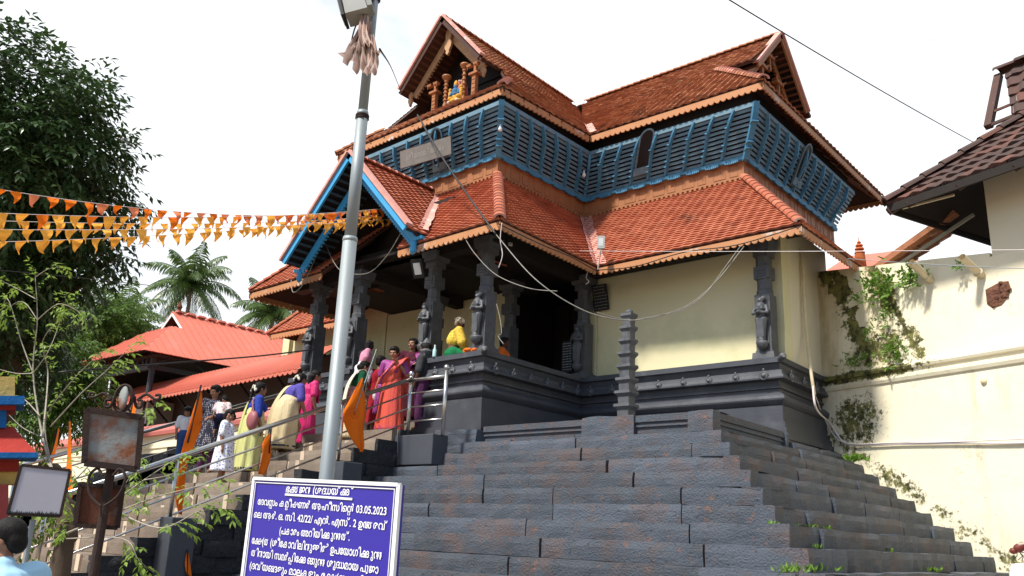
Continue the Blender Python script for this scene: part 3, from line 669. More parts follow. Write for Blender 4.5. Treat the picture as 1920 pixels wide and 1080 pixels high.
# mortar fillet where the hip meets the right gablet
m = MB(); hip(m, V((-6.95, 14.95, 11.08)), V((-7.72, 15.75, 11.80)), 0.1); m.build('gablet_fillet', [MT['cement_pink'], MT['cement_pink']], GATE)
for a, b, o in ((uL, uF, (0, -1, 0)), (uF, uRE, (1, 0, 0)), (uRE, uRW, (0, -1, 0)), (uRW, uRB, (1, 0, 0)), (uLE, uL, (-1, 0, 0)), (uRB, V((-19.4, 21, ZU)), (0, 1, 0)), (uLW, uLE, (0, -1, 0))):
    m2 = MB(); scallop(m2, V(a)+V((0, 0, -0.035))-V(o)*0.03, V(b)+V((0, 0, -0.035))-V(o)*0.03, h=0.10, sc=0.05, sp=0.13, outn=V(o)); m2.build('eave_board', MT['fascia'], GATE)
rf = MB()
for s, n in ((UP[2], 11), (UP[0], 7), (UP[3], 10), (UP[5], 14)): rafters(rf, *s, n, frac=0.45, wd=0.07, ht=0.13, drop=0.15)
pass
for p, q in ((uF, hF), (uRW, hW), (uRE, vy(11.0))):
    m = MB(); m.beam(lerp(p, q, 0.05)-V((0, 0, 0.12)), lerp(p, q, 0.6)-V((0, 0, 0.12)), 0.1, 0.16); m.build('hip_rafter', MT['wood_dark'], GATE)
# ---- gables ------------------------------------------------------------------
def gable(apex, out, half, h, setback, mo, mi, verge, pend, ribs=11, drop=0.20, bw=0.14, back=0.55, name='gablet', bmat=None):
    """boarded gable: outer barge boards, ribbed soffit, inner carved boards with pendants, dark recessed panel"""
    apex = V(apex); out = V(out); sd_ = V((0, 0, 1)).cross(out)*-1
    sd_ = V((-out.y, out.x, 0)); root = None
    fr = MB(); vg = MB(); rb = MB(); inn = MB(); sof = MB()
    Lh = math.hypot(half, h)
    for sg in (-1, 1):
        S = sd_*sg; end = apex+S*half-V((0, 0, h)); d = (end-apex).normalized(); nn = (S*h+V((0, 0, half))).normalized()
        a, b = apex-nn*0.05, end-nn*0.05
        fr.beam(a-out*0.025, b-out*0.025, 0.045, 0.12, up=nn)
        vg.beam(apex+nn*0.045-out*0.035, end+nn*0.045+d*0.02-out*0.035, 0.16, 0.055, up=nn)
        # soffit ribs
        for k in range(ribs):
            t = (k+0.6)/ribs; c = lerp(apex, end, t)-nn*0.075
            if k and k % 1 == 0: rb.beam(c-out*0.05, c-out*(setback+min(back, 0.5)), 0.05, 0.05, up=nn)
        sof.hexa([apex-nn*0.03-out*0.02, end-nn*0.03-out*0.02, end-nn*0.03-out*(setback+back), apex-nn*0.03-out*(setback+back)]+[apex-nn*0.01-out*0.02, end-nn*0.01-out*0.02, end-nn*0.01-out*(setback+back), apex-nn*0.01-out*(setback+back)])
        # inner board
        ia, ib = apex-V((0, 0, drop*Lh/half))-out*setback, end-V((0, 0, 0))-nn*drop*0.95-d*0.02-out*setback
        ia = apex-nn*drop-out*setback; ia = ia-S*(ia-apex).dot(S)-V((0, 0, 1))*0.0; ia = apex-V((0, 0, drop*Lh/half))-out*setback
        inn.beam(ia, ib, 0.05, bw, up=nn)
        inn.beam(ia-nn*(bw*0.55)+out*0.02, ib-nn*(bw*0.55)+out*0.02, 0.03, 0.03, up=nn)
        nd = max(6, int(Lh/0.09))
        for k in range(nd):
            c = lerp(ia, ib, (k+0.5)/nd)-nn*(bw*0.5+0.03)
            inn.beam(c-d*0.018, c+d*0.018, 0.06, 0.03, up=nn)
        if pend:
            for j in range(3): inn.ell(ib+d*0.02-V((0, 0, 0.05+0.06*j))-out*(-0.03), (0.07-0.012*j, 0.06, 0.06), 9, 6)
            for j in range(5): inn.capsule(ib-V((0, 0, 0.1))+sd_*(j-2)*0.028+out*0.03, ib-V((0, 0, 0.27-0.02*abs(j-2)))+sd_*(j-2)*0.034+out*0.02, 0.016, 0.008, 6)
            inn.beam(ib+out*0.0+V((0, 0, 0.0)), ib+S*0.22+V((0, 0, 0.02)), 0.10, 0.06)
    p = fr.build(name, mo, GATE)
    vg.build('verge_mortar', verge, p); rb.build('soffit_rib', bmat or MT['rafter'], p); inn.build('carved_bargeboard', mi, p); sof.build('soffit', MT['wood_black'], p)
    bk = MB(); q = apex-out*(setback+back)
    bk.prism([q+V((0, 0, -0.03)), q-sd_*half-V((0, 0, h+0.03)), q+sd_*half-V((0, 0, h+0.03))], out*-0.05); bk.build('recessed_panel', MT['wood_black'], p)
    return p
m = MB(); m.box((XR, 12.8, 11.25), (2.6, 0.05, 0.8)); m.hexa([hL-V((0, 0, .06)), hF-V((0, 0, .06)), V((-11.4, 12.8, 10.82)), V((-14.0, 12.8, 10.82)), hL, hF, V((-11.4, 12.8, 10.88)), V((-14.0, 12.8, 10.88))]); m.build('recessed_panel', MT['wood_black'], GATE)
g1 = gable((XR, YG-0.02, ZR+0.03), (0, -1, 0), 1.27, 1.46, 0.34, MT['wood_dark'], MT['wood_pale'], MT['cement_pink'], False, ribs=13, drop=0.19, bw=0.16)
def pendant(parent, p, s, m_, out=V((0, -1, 0))):
    q = MB(); sd_ = V((-out.y, out.x, 0)); prof = [(0.0, 0.10), (0.07, 0.09), (0.085, -0.05), (0.055, -0.13), (0.10, -0.22), (0.085, -0.32), (0.035, -0.40), (0.05, -0.43), (0.0, -0.50)]
    pts = [p+sd_*x*s+V((0, 0, z*s)) for x, z in prof]+[p-sd_*x*s+V((0, 0, z*s)) for x, z in prof[-2:0:-1]]
    q.prism(pts, out*0.06); q.build('pendant', m_, parent)
pendant(g1, V((XR, YG-0.35+0.62, ZR-0.28)), 1.15, MT['wood_pale'])
for sg in (-1, 1): pendant(g1, V((XR+sg*1.16, YG+0.27, ZR-1.50)), 0.62, MT['wood_pale'])
# turned posts, square posts and the painted seated figure in the front gablet
def post_turned(c, h):
    q = MB(); k2 = 0.72; prof = [(0.075, 0), (0.075, 0.08)]
    for k in range(6):
        z = 0.1+(h-0.25)*k/6; prof += [(0.05, z), (0.05, z+0.05), (0.078, z+0.065), (0.078, z+0.085), (0.055, z+0.10)]
    prof += [(0.05, h-0.16), (0.13, h-0.10), (0.16, h-0.06), (0.15, h-0.03), (0.05, h)]
    q.lathe([(r_*k2, z_) for r_, z_ in prof], c, 12); q.build('turned_post', MT['wood_teak'], g1, autosmooth=True)
def post_square(c, h):
    q = MB(); q.box(c+V((0, 0, h*0.4)), (0.10, 0.10, h*0.8)); q.box(c+V((0, 0, h*0.82)), (0.25, 0.18, 0.05)); q.box(c+V((0, 0, h*0.87)), (0.19, 0.15, 0.05), top=0.6); q.box(c+V((0, 0, h*0.92)), (0.07, 0.07, 0.3))
    for k in range(4): q.box(c+V((0, -0.052, h*(0.1+0.17*k))), (0.07, 0.02, 0.03))
    for sg in (-1, 1):
        q.box(c+V((sg*0.10, -0.08, h*1.12)), (0.11, 0.09, 0.055), top=1.25); q.capsule(c+V((sg*0.145, -0.11, h*1.08)), c+V((sg*0.145, -0.11, h*0.98)), 0.012, 0.007, 6)
    q.build('square_post', MT['wood_teak'], g1)
YP = 12.0
pz = lambda px, py: at(px, py, 'Y', YP)
post_square(pz(814, 208), 0.55); post_turned(pz(834, 202), 0.82); post_turned(pz(868, 188), 0.92); post_square(pz(889, 178), 0.62)
q = MB(); c = at(853, 194, 'Y', 11.95); q.prism([c+V((0.22*math.cos(t)*(1.0), 0.12, 0.30+0.34*math.sin(t))) for t in [math.pi*j/12 for j in range(13)]]+[c+V((-0.22, 0.12, 0.0)), c+V((0.22, 0.12, 0.0))], (0, 0.04, 0))
idm = q.build('painted_niche', MT['pink_wall'], g1)
fig_m = [cloth('gold_paint', (0.62, 0.33, 0.06)), cloth('blue_paint', (0.06, 0.16, 0.30)), cloth('pale_paint', (0.65, 0.6, 0.5))]
q = MB(); q.lathe([(0.20, 0), (0.2, 0.05), (0.15, 0.09)], c, 12, sy=0.6); q.capsule(c+V((-0.13, -0.03, 0.13)), c+V((0.13, -0.03, 0.13)), 0.06, 0.06); q.capsule(c+V((0.05, -0.06, 0.12)), c+V((0.10, -0.08, 0.03)), 0.045, 0.03)
q.ell(c+V((0, 0, 0.47)), (0.05, 0.05, 0.10)); 
for k in (-1, 1): q.capsule(c+V((k*0.17, 0, 0.10)), c+V((k*0.17, 0, 0.30)), 0.035, 0.045); q.ell(c+V((k*0.17, 0, 0.37)), (0.04, 0.04, 0.05))
q.build('seated_figure_robe', fig_m[0], idm, smooth=True)
q = MB(); q.capsule(c+V((0, 0, 0.15)), c+V((0, 0, 0.30)), 0.07, 0.085); q.ell(c+V((0, -0.01, 0.40)), (0.045, 0.05, 0.06))
for k in (-1, 1): q.capsule(c+V((k*0.09, 0, 0.31)), c+V((k*0.13, -0.05, 0.2)), 0.03, 0.025); q.capsule(c+V((k*0.13, -0.05, 0.2)), c+V((k*0.04, -0.10, 0.18)), 0.025, 0.02)
q.build('seated_figure', fig_m[1], idm, smooth=True)
q = MB()
for k in range(9): t = math.pi*k/8; q.ell(c+V((0.19*math.cos(t), 0.09, 0.32+0.28*math.sin(t))), (0.025, 0.025, 0.025), 7, 5)
for k in (-1, 0, 1): q.ell(c+V((k*0.12, -0.08, 0.02)), (0.05, 0.04, 0.035), 8, 5)
q.build('niche_garland', fig_m[2], idm, smooth=True)
# right gablet
g2 = gable((XG+0.02, RY, RZ+0.03), (1, 0, 0), 1.40, 1.45, 0.34, MT['wood_brown'], MT['wood_teak'], MT['cement_pink'], False, ribs=13, drop=0.21, bw=0.15)
for k, (dy, zz) in enumerate(((0.35, 12.25), (0.85, 11.75), (-0.55, 12.3), (-0.1, 12.75), (0.1, 11.75))):
    q = MB(); c = V((-7.25, RY+dy, zz)); q.box(c, (0.16, 0.36, 0.07)); q.box(c+V((0, 0, 0.07)), (0.12, 0.42, 0.06), top=0.8); q.box(c-V((0, 0, 0.2)), (0.08, 0.08, 0.34)); q.capsule(c+V((0.05, 0.18, 0.05)), c+V((0.1, 0.27, 0.13)), 0.03, 0.015); q.capsule(c+V((0.05, -0.18, 0.05)), c+V((0.1, -0.27, 0.13)), 0.03, 0.015)
    q.build('carved_bracket', MT['wood_teak'], g2)
pendant(g2, V((XG-0.3, RY, RZ-0.28)), 0.9, MT['wood_dark'], V((1, 0, 0)))
# lower blue gable over the entrance
PX, PY, PZ, PH, PHH = -12.55, 9.5, 8.66, 1.84, 1.90
pe = V((PX+PH, PY, PZ-PHH)); pw = V((PX-PH, PY, PZ-PHH))
yb = 12.2
m = MB(); tiled(m, pe, V((pe.x, yb, pe.z)), V((PX, PY, PZ)), V((PX, yb, PZ))); m.build('porch_roof', MT['tile_new'], GATE)
m = MB(); tiled(m, V((pw.x, yb, pw.z)), pw, V((PX, yb, PZ)), V((PX, PY, PZ))); m.build('porch_roof', MT['tile_new'], GATE)
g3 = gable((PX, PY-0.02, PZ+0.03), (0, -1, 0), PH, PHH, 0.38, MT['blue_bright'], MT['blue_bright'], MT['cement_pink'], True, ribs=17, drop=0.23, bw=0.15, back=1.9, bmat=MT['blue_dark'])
m = MB(); hip(m, V((PX, PY, PZ)), V((PX, 11.9, PZ)), 0.08); m.build('ridge_tiles', [MT['tile_new'], MT['cement_pink']], GATE)
m = MB(); q = V((PX, PY+0.32, PZ-0.42)); m.capsule(q, q-V((0, 0, 0.14)), 0.05, 0.035); m.ell(q+V((0, -0.06, 0)), (0.06, 0.06, 0.08)); m.build('pendant', MT['blue_bright'], g3, smooth=True)
# valley between porch roof and lower roof
vA = V((-10.83, 9.98, 6.86)); vB = V((-12.3, 11.72, 8.45))
m = MB(); strip(m, vA, vB, 0.10, 0.17, V((0.1, -1, 0)), V((0.9, 0, -0.35)), 0.05); m.build('valley_mortar', MT['cement_pink'], GATE)
m = MB(); m.box((PX, 10.95, 6.98), (3.0, 0.2, 0.3)); m.box((PX, 11.3, 7.5), (2.4, 0.1, 1.2)); m.build('porch_beam', MT['wood_black'], GATE)
# plaques with rows of incised text beside the corner column
def plaque(c, wd, ht, rz, tilt=0.0, rows=9):
    q = MB(); Mx = Matrix.Rotation(rz, 3, 'Z') @ Matrix.Rotation(tilt, 3, 'X'); q.box(c, (wd, 0.04, ht), M=Mx)
    p = q.build('black_plaque', MT['black'], GATE); t = MB()
    for k in range(rows):
        x = -wd*0.42
        while x < wd*0.36:
            l = rnd(0.03, 0.09); t.box(c+Mx @ V((x+l/2, -0.022, ht*(0.42-0.84*k/(rows-1)))), (l, 0.006, 0.012), M=Mx); x += l+0.02
    t.build('plaque_lettering', MT['galv'], p)
plaque(V((-9.93, 13.25, 5.05)), 0.24, 0.62, 0.0, 0, 11); plaque(at(1126, 558, 'Y', 13.6), 0.34, 0.52, 0.0, R(12), 8)
# slender conduit down the side wall
q = MB(); q.tube(smooth_path([at(1504, 470, 'X', -5.66), at(1508, 560, 'X', -5.64), at(1514, 640, 'X', -5.6), at(1521, 700, 'X', -5.42), at(1527, 740, 'X', -5.40)]), 0.028, 8)
q.build('conduit', MT['pvc'], GATE, smooth=True)
# ================================================================ stone steps
def kcorner(k): return V((-5.01+0.2787*k, 9.952-0.3328*k, 3.0-0.2*k))
WS = -0.37
def wall_y(x): return 15.05+WS*(x+5.01)
STEPS = thing('stone_staircase', 'broad dark stone stepped base rising to the temple terrace, rust stained blocks', 'steps', (-5, 10, 0))
XL = -10.4
def blocks(mb, a, b, z0, z1, depth, inn, lmin=0.7, lmax=1.6, gap=0.010, rough=0.012):
    "one course of rough stones between a and b (xy), face on the outer side; inn = direction into the stair"
    a, b = V((a[0], a[1], 0)), V((b[0], b[1], 0)); L_ = (b-a).length; d = (b-a).normalized(); inn = V(inn)
    s = 0.0
    while s < L_-0.02:
        l = min(rnd(lmin, lmax), L_-s)
        if L_-s-l < 0.3: l = L_-s
        nx = max(2, int(l/0.13)); nz_ = 3; o = len(mb.v); dz = rnd(-0.012, 0.012)*(1 if rough > 0.011 else 0.5); dy = rnd(-0.026, 0.022)*(1 if rough > 0.011 else 0.4)
        for j in range(nz_+2):
            for i in range(nx+1):
                u = s+gap+(l-2*gap)*i/nx
                if j <= nz_: z = z0+(z1-z0)*j/nz_; dep = 0.0
                else: z = z1; dep = depth
                p = a+d*u+inn*(dep+dy)+V((0, 0, z+(dz if j >= nz_ else 0)))
                if j <= nz_:
                    e = 0.011 if j == nz_ else (0.004 if j == 0 else 0.0)
                    nn = noise.noise(p*5.0+V((3.3, 1.7, 9)))
                    p += inn*(e+nn*rough*1.6)+V((0, 0, noise.noise(p*3.1)*rough*1.3 if j == nz_ else 0))
                    if i in (0, nx): p += inn*0.010
                mb.v.append(tuple(p))
        W = nx+1
        for j in range(nz_+1):
            for i in range(nx): mb.f.append([o+j*W+i, o+j*W+i+1, o+(j+1)*W+i+1, o+(j+1)*W+i]); mb.mi.append(0)
        for i, sg in ((0, 1), (nx, -1)):
            c0 = len(mb.v); mb.v += [tuple(V(mb.v[o+i])+inn*0.2), tuple(V(mb.v[o+nz_*W+i])+inn*0.2)]
            f = [o+j*W+i for j in range(nz_+1)]+[c0+1, c0]
            mb.f.append(f if sg < 0 else f[::-1]); mb.mi.append(0)
        s += l
for k in range(-1, 15):
    if k < 0: continue
    c = kcorner(k); n = kcorner(max(0, k-1)); z0, z1 = c.z-0.2, c.z
    m = MB()
    yw = wall_y(c.x)+0.1
    blocks(m, (XL if k > 0 else -10.2, c.y), (c.x, c.y), z0-0.0, z1, 0.55, (0, 1, 0), 1.0, 2.5)
    blocks(m, (c.x, c.y), (c.x+0.05, yw), z0, z1, 0.55, (-1, 0, 0), 0.7, 1.7)
    s = m.build('step', MT['stone_step'], STEPS)
    q = MB()                                                   # solid core just behind the faces
    q.hexa([V((XL, c.y+0.04, z0-0.001)), V((c.x-0.04, c.y+0.04, z0-0.001)), V((c.x-0.04, yw, z0-0.001)), V((XL, yw, z0-0.001)), V((XL, c.y+0.04, z1-0.03)), V((c.x-0.04, c.y+0.04, z1-0.03)), V((c.x-0.04, yw, z1-0.03)), V((XL, yw, z1-0.03))])
    q.build('step_core', MT['mortar'], s)
# moulded kerb of the terrace
def kerb(a, b, inn, z0=3.0, h=0.29):
    m = MB(); P = [(a[0], a[1]), (b[0], b[1])]
    sweep(m, P, [(-0.25, z0+h), (0, z0+h), (0.004, z0+h-0.09), (-0.03, z0+h-0.10), (-0.03, z0+h-0.125), (-0.012, z0+h-0.13), (-0.012, z0+h-0.155), (-0.04, z0+h-0.165), (-0.045, z0)])
    return m.build('terrace_kerb', MT['stone_step'], STEPS)
kerb((-9.35, 10.27), (-7.35, 10.235), 0); kerb((-6.45, 10.22), (-5.55, 10.205), 0); kerb((-5.26, 10.2), (-5.30, 12.55), 0)
for A in (((-7.35, 10.17), (-6.45, 10.16), 3.0, 3.30, 0.5, (0, 1, 0), 0.9, 0.9, 0.006, 0.02), ((-5.62, 10.17), (-5.24, 10.165), 3.0, 3.30, 0.5, (0, 1, 0), 0.9, 0.9, 0.006, 0.012), ((-5.25, 12.55), (-5.27, 12.75), 3.0, 3.28, 0.4, (-1, 0, 0), 0.3, 0.3, 0.006, 0.02), ((-5.20, 12.75), (-5.15, 15.1), 3.0, 3.14, 0.5, (-1, 0, 0), 0.8, 1.2), ((-10.1, 9.9), (-9.35, 10.1), 3.0, 3.24, 0.5, (0, 1, 0), 0.35, 0.6)):
    m = MB(); blocks(m, *A); m.build('terrace_block', MT['stone_step'], STEPS)
m = MB(); m.add([(XL, 10.6, 3.24), (-9.3, 10.40, 3.24), (-5.42, 10.38, 3.24), (-5.45, 15.2, 3.24), (XL, 15.2, 3.24)], [(0, 1, 2, 3, 4)]); m.build('terrace_floor', MT['stone_step'], STEPS)

# ---- bare granite flight ---------------------------------------------------
FL = thing('granite_flight', 'bare brown granite flight of steps with whitewashed joints and black painted sides', 'steps', (-12.6, 6, 0))
XLL = -14.75
for j in range(0, 15):
    z = 3.2-0.2*j; y = 9.40-0.455*j; m = MB()
    if z <= 0.05: break
    blocks(m, (XLL, y), (XL, y), z-0.2, z, 0.6, (0, 1, 0), 0.55, 0.95, 0.028, 0.006)
    st = m.build('tread', MT['granite'], FL)
    q = MB(); q.hexa([V((XLL+0.01, y+0.034, z-0.21)), V((XL-0.01, y+0.034, z-0.21)), V((XL-0.01, y+0.7, z-0.21)), V((XLL+0.01, y+0.7, z-0.21)), V((XLL+0.01, y+0.034, z-0.012)), V((XL-0.01, y+0.034, z-0.012)), V((XL-0.01, y+0.7, z-0.012)), V((XLL+0.01, y+0.7, z-0.012))])
    for t in range(5):
        x = XL-rnd(0.35, 0.5)-0.82*t-(0.35 if j % 2 else 0)
        if x > XLL+0.1: q.box((x, y+0.012, z-0.1), (0.10, 0.03, 0.19))
    q.build('whitewashed_joint', MT['joint_white'], st)
for sx, x0 in ((1, XL), (-1, XLL)):
    m = MB()
    for j in range(0, 15):
        z = 3.2-0.2*j; y = 9.40-0.455*j
        if z <= 0.05: break
        yn = y; ya = y+0.455
        x1 = x0+sx*0.015
        zz = 0.0; nb = 0
        # side wall pieces, coursed
        P = [V((x0-sx*0.2, yn+0.02, 0)), V((x1, yn+0.02, 0)), V((x1, ya if j else 11.0, 0)), V((x0-sx*0.2, ya if j else 11.0, 0))]
        if sx < 0: P = P[::-1]
        m.hexa(P+[p+V((0, 0, z-0.006)) for p in P])
    m.build('side_wall', MT['stone_side'], FL)
# rough facing stones on the visible right side
m = MB()
for c in range(14):
    z0, z1 = 0.2*c, 0.2*(c+1); zt = z1
    yend = 9.40-0.455*((3.2-zt)/0.2)
    blocks(m, (XL+0.05, max(0.5, yend)), (XL+0.05, 11.0), z0, z1, 0.06, (-1, 0, 0), 0.5, 1.1, 0.004, 0.02)
m.build('facing_stones', MT['stone_side'], FL)
m = MB(); m.box((-12.6, 10.3, 3.1), (4.3, 2.0, 0.2)); m.build('landing', MT['granite'], FL)

# ---- painted pedestals -----------------------------------------------------
def pedestal(name, label, c, sz, group='painted plinth blocks carrying the handrail'):
    m = MB(); x, y, z = sz; b = 0.012
    m.box(V(c)+V((0, 0, z/2)), (x, y, z)); o = m.build(name, MT['grey_paint'])
    bv = o.modifiers.new('b', 'BEVEL'); bv.width = 0.012; bv.segments = 2
    tag(o, label, 'pedestal', group); return o
pedestal('rail_pedestal', 'wide grey painted block under the two short rail posts beside the plinth', (-10.08, 9.54, 2.62), (1.0, 0.34, 0.47))
pedestal('rail_pedestal', 'tall dark grey pillar carrying the lowest rail post, small orange pennant behind it', (-10.22, 5.72, 0.0), (0.30, 0.34, 1.665))
pedestal('rail_pedestal', 'grey painted cube on the steps behind the lamp pole', (-10.22, 8.24, 1.9), (0.34, 0.36, 0.66))

# ---- handrails -----------------------------------------------------------------
def ball(m, c, r=0.045): m.ell(c, (r, r, r), 12, 8)
def rail_line(name, label, X, pts, post_ys, slope_mids=3, r=0.028, ball_end=True):
    "pts: (Y,z) of the top bar ends, post_ys: list of (Y, z_base)"
    t = thing(name, label, 'railing', (X, pts[0][0], pts[0][1]), 'stainless steel railings of the stair')
    ztop = lambda y: pts[0][1]+(pts[1][1]-pts[0][1])*(y-pts[0][0])/(pts[1][0]-pts[0][0])
    m = MB(); a, b = V((X, *pts[0])), V((X, *pts[1])); m.tube([a, b], r*1.2, 12); m.build('handrail', MT['steel'], t, smooth=True)
    for k in range(1, slope_mids+1):
        dz = V((0, 0, -0.24*k)); m = MB(); m.tube([a+dz, b+dz], 0.014, 8); m.build('rail_bar', MT['steel'], t, smooth=True)
    for y, zb in post_ys:
        m = MB(); m.tube([(X, y, zb), (X, y, ztop(y)+(0.03 if y == pts[0][0] else -0.02))], 0.026 if y != pts[0][0] else 0.034, 12)
        if y == pts[0][0] and ball_end: ball(m, V((X, y, ztop(y)+0.085)), 0.05); m.lathe([(0.04, 0), (0.04, 0.02)], (X, y, ztop(y)+0.02), 12)
        m.build('post', MT['steel'], t, smooth=True)
    return t
RX = -10.38
rail_line('stair_railing', 'steel railing sloping down the right side of the granite flight, in front of the people', RX, ((9.57, 4.04), (2.6, 1.11)), [(9.57, 3.09), (8.22, 2.55), (6.98, 2.12), (5.68, 1.66), (4.2, 1.0), (3.2, 0.5)])
rail_line('stair_railing', 'steel railing up the far left side of the granite flight, behind the people', -14.72, ((10.2, 4.23), (2.6, 1.25)), [(10.2, 3.2), (8.6, 2.85), (7.0, 2.1), (5.4, 1.45), (3.6, 0.6)])
t = thing('short_railing', 'short level steel railing with two ball topped posts in front of the black plinth', 'railing', (-10.0, 9.57, 3.09), 'stainless steel railings of the stair')
m = MB(); m.tube([(-9.57, 9.57, 3.09), (-9.57, 9.57, 4.11)], 0.034, 12); ball(m, V((-9.57, 9.57, 4.16)), 0.05); m.build('post', MT['steel'], t, smooth=True)
for z, r in ((4.02, 0.03), (3.80, 0.014), (3.57, 0.014), (3.34, 0.014)):
    m = MB(); m.tube([(RX, 9.57, z), (-9.57, 9.57, z)], r, 10); m.build('rail_bar', MT['steel'], t, smooth=True)
# ---- stone lamp pillar -----------------------------------------------------------
t = thing('stone_lamp_pillar', 'slender free standing black stone lamp pillar of eight flaring tiers', 'stone pillar', (-6.85, 10.6, 3.24))
m = MB(); m.box((-6.85, 10.6, 3.29), (0.34, 0.34, 0.1)); m.build('base', MT['stone_carved'], t)
for k in range(8):
    z = 3.33+0.195*k; wd = 0.27-0.011*k; m = MB()
    m.box((-6.85+0.006*k, 10.6, z+0.06), (wd*0.68, wd*0.68, 0.12), top=1.05); m.box((-6.85+0.006*k, 10.6, z+0.14), (wd*0.72, wd*0.72, 0.05), top=1.4); m.box((-6.85+0.006*k, 10.6, z+0.18), (wd*1.02, wd*1.02, 0.04), top=0.97)
    m.build('tier', MT['stone_carved'], t)
m = MB(); m.lathe([(0.05, 0), (0.06, 0.03), (0.055, 0.06), (0.02, 0.07)], (-6.80, 10.6, 4.89), 12); m.build('lamp_cup', MT['stone_carved'], t)
# ================================================================ compound wall on the right
WD = V((1, WS, 0)).normalized(); WN = V((WD.y, -WD.x, 0))       # WN faces the camera side
def wp(x, z, o=0.0): return V((x, wall_y(x), z))+WN*o
CW = thing('compound_wall', 'old cream plastered compound wall with mossy stained mouldings beside the stone steps', 'wall', (-4, wall_y(-4), 0))
mm = bpy.data.materials.new('mossy_cream_plaster'); mm.use_nodes = True
def mossy(m):
    n = m.node_tree; N = n.nodes; L = n.links; b = N['Principled BSDF']; b.inputs['Roughness'].default_value = 0.88; b.inputs['Specular IOR Level'].default_value = 0.2
    tc = N.new('ShaderNodeTexCoord'); g = N.new('ShaderNodeSeparateXYZ'); L.new(tc.outputs['Object'], g.inputs[0])
    def math_(op, a, b_=None, c=None):
        q = N.new('ShaderNodeMath'); q.operation = op
        for i, x in enumerate((a, b_, c)):
            if x is None: continue
            if isinstance(x, (int, float)): q.inputs[i].default_value = x
            else: L.new(x, q.inputs[i])
        return q.outputs[0]
    def nz_(s, d=8, ro=0.65, st=None, loc=None):
        q = N.new('ShaderNodeTexNoise'); q.inputs['Scale'].default_value = s; q.inputs['Detail'].default_value = d; q.inputs['Roughness'].default_value = ro
        v = tc.outputs['Object']
        mp_ = N.new('ShaderNodeMapping'); mp_.inputs['Scale'].default_value = st or (1, 1, 1); mp_.inputs['Location'].default_value = loc or (0, 0, 0); L.new(v, mp_.inputs['Vector'])
        L.new(mp_.outputs[0], q.inputs['Vector']); return q.outputs['Fac']
    def rng(src, a, c, lo=0.0, hi=1.0):
        q = N.new('ShaderNodeMapRange'); q.inputs['From Min'].default_value = a; q.inputs['From Max'].default_value = c; q.inputs['To Min'].default_value = lo; q.inputs['To Max'].default_value = hi
        L.new(src, q.inputs['Value']); return q.outputs[0]
    def mix(f, a, c):
        q = N.new('ShaderNodeMix'); q.data_type = 'RGBA'; L.new(f, q.inputs[0])
        for i, x in ((6, a), (7, c)):
            if isinstance(x, tuple): q.inputs[i].default_value = (*x, 1)
            else: L.new(x, q.inputs[i])
        return q.outputs[2]
    X, Z = g.outputs['X'], g.outputs['Z']
    col = mix(rng(nz_(0.9), 0.3, 0.7), (0.80, 0.72, 0.51), (0.84, 0.78, 0.60))
    # damp browning near the building (x about -6..-4.6)
    damp = math_('MULTIPLY', rng(X, -3.9, -5.6), rng(Z, 3.4, 4.4))
    col = mix(math_('MULTIPLY', damp, rng(nz_(1.8, st=(1, 1, 0.35)), 0.30, 0.62)), col, (0.46, 0.37, 0.22))
    # moss: along a diagonal run under the roof corner, on the mouldings and below them
    d1 = math_('ABSOLUTE', math_('ADD', X, math_('ADD', 4.98, math_('MULTIPLY', math_('SUBTRACT', Z, 5.4), 0.40))))
    run1 = rng(math_('ADD', d1, rng(nz_(2.2), 0.2, 0.8, -0.28, 0.28)), 0.24, 0.08)
    d2 = math_('ABSOLUTE', math_('ADD', X, math_('ADD', 4.22, math_('MULTIPLY', math_('SUBTRACT', Z, 5.6), 0.42))))
    run2 = rng(math_('ADD', d2, rng(nz_(2.9, loc=(5, 0, 2)), 0.2, 0.8, -0.25, 0.25)), 0.22, 0.06)
    zt = rng(Z, 4.25, 4.9)
    runs = math_('MULTIPLY', math_('MAXIMUM', run1, run2), zt)
    blot = math_('MULTIPLY', math_('MULTIPLY', rng(math_('ABSOLUTE', math_('ADD', X, 4.5)), 1.0, 0.25), rng(math_('ABSOLUTE', math_('SUBTRACT', Z, 4.95)), 0.75, 0.1)), 1.0)
    low = math_('MULTIPLY', rng(math_('ABSOLUTE', math_('ADD', X, 5.05)), 0.75, 0.2), rng(math_('ABSOLUTE', math_('SUBTRACT', Z, 3.75)), 0.75, 0.2))
    mold = math_('MULTIPLY', rng(X, -3.2, -4.3), rng(math_('ABSOLUTE', math_('SUBTRACT', Z, 4.53)), 0.16, 0.05))
    edge = rng(math_('ABSOLUTE', math_('SUBTRACT', math_('ADD', math_('MULTIPLY', math_('ADD', X, 5.01), 0.717), Z), 3.15)), 0.34, 0.06)
    m1 = math_('MAXIMUM', math_('MAXIMUM', runs, math_('MULTIPLY', blot, 0.85)), math_('MAXIMUM', math_('MULTIPLY', low, 0.8), math_('MAXIMUM', mold, math_('MULTIPLY', edge, 0.62))))
    patch = rng(math_('ADD', math_('ADD', math_('MULTIPLY', nz_(3.2, 9, 0.8), 0.42), math_('MULTIPLY', nz_(12.0, 9, 0.75), 0.58)), math_('MULTIPLY', math_('SUBTRACT', m1, 0.5), 0.24)), 0.50, 0.55)
    patch = math_('MULTIPLY', patch, rng(m1, 0.06, 0.22))
    mosc = mix(rng(nz_(7, loc=(1, 4, 0)), 0.4, 0.6), (0.045, 0.045, 0.018), (0.20, 0.19, 0.06))
    col = mix(patch, col, mosc)
    cr = math_('MULTIPLY', rng(math_('ABSOLUTE', math_('SUBTRACT', nz_(1.3, 6, 0.7, loc=(7, 1, 3)), 0.5)), 0.006, 0.0), rng(nz_(0.6, loc=(2, 2, 2)), 0.5, 0.58))
    col = mix(math_('MULTIPLY', cr, 0.7), col, (0.16, 0.12, 0.07))
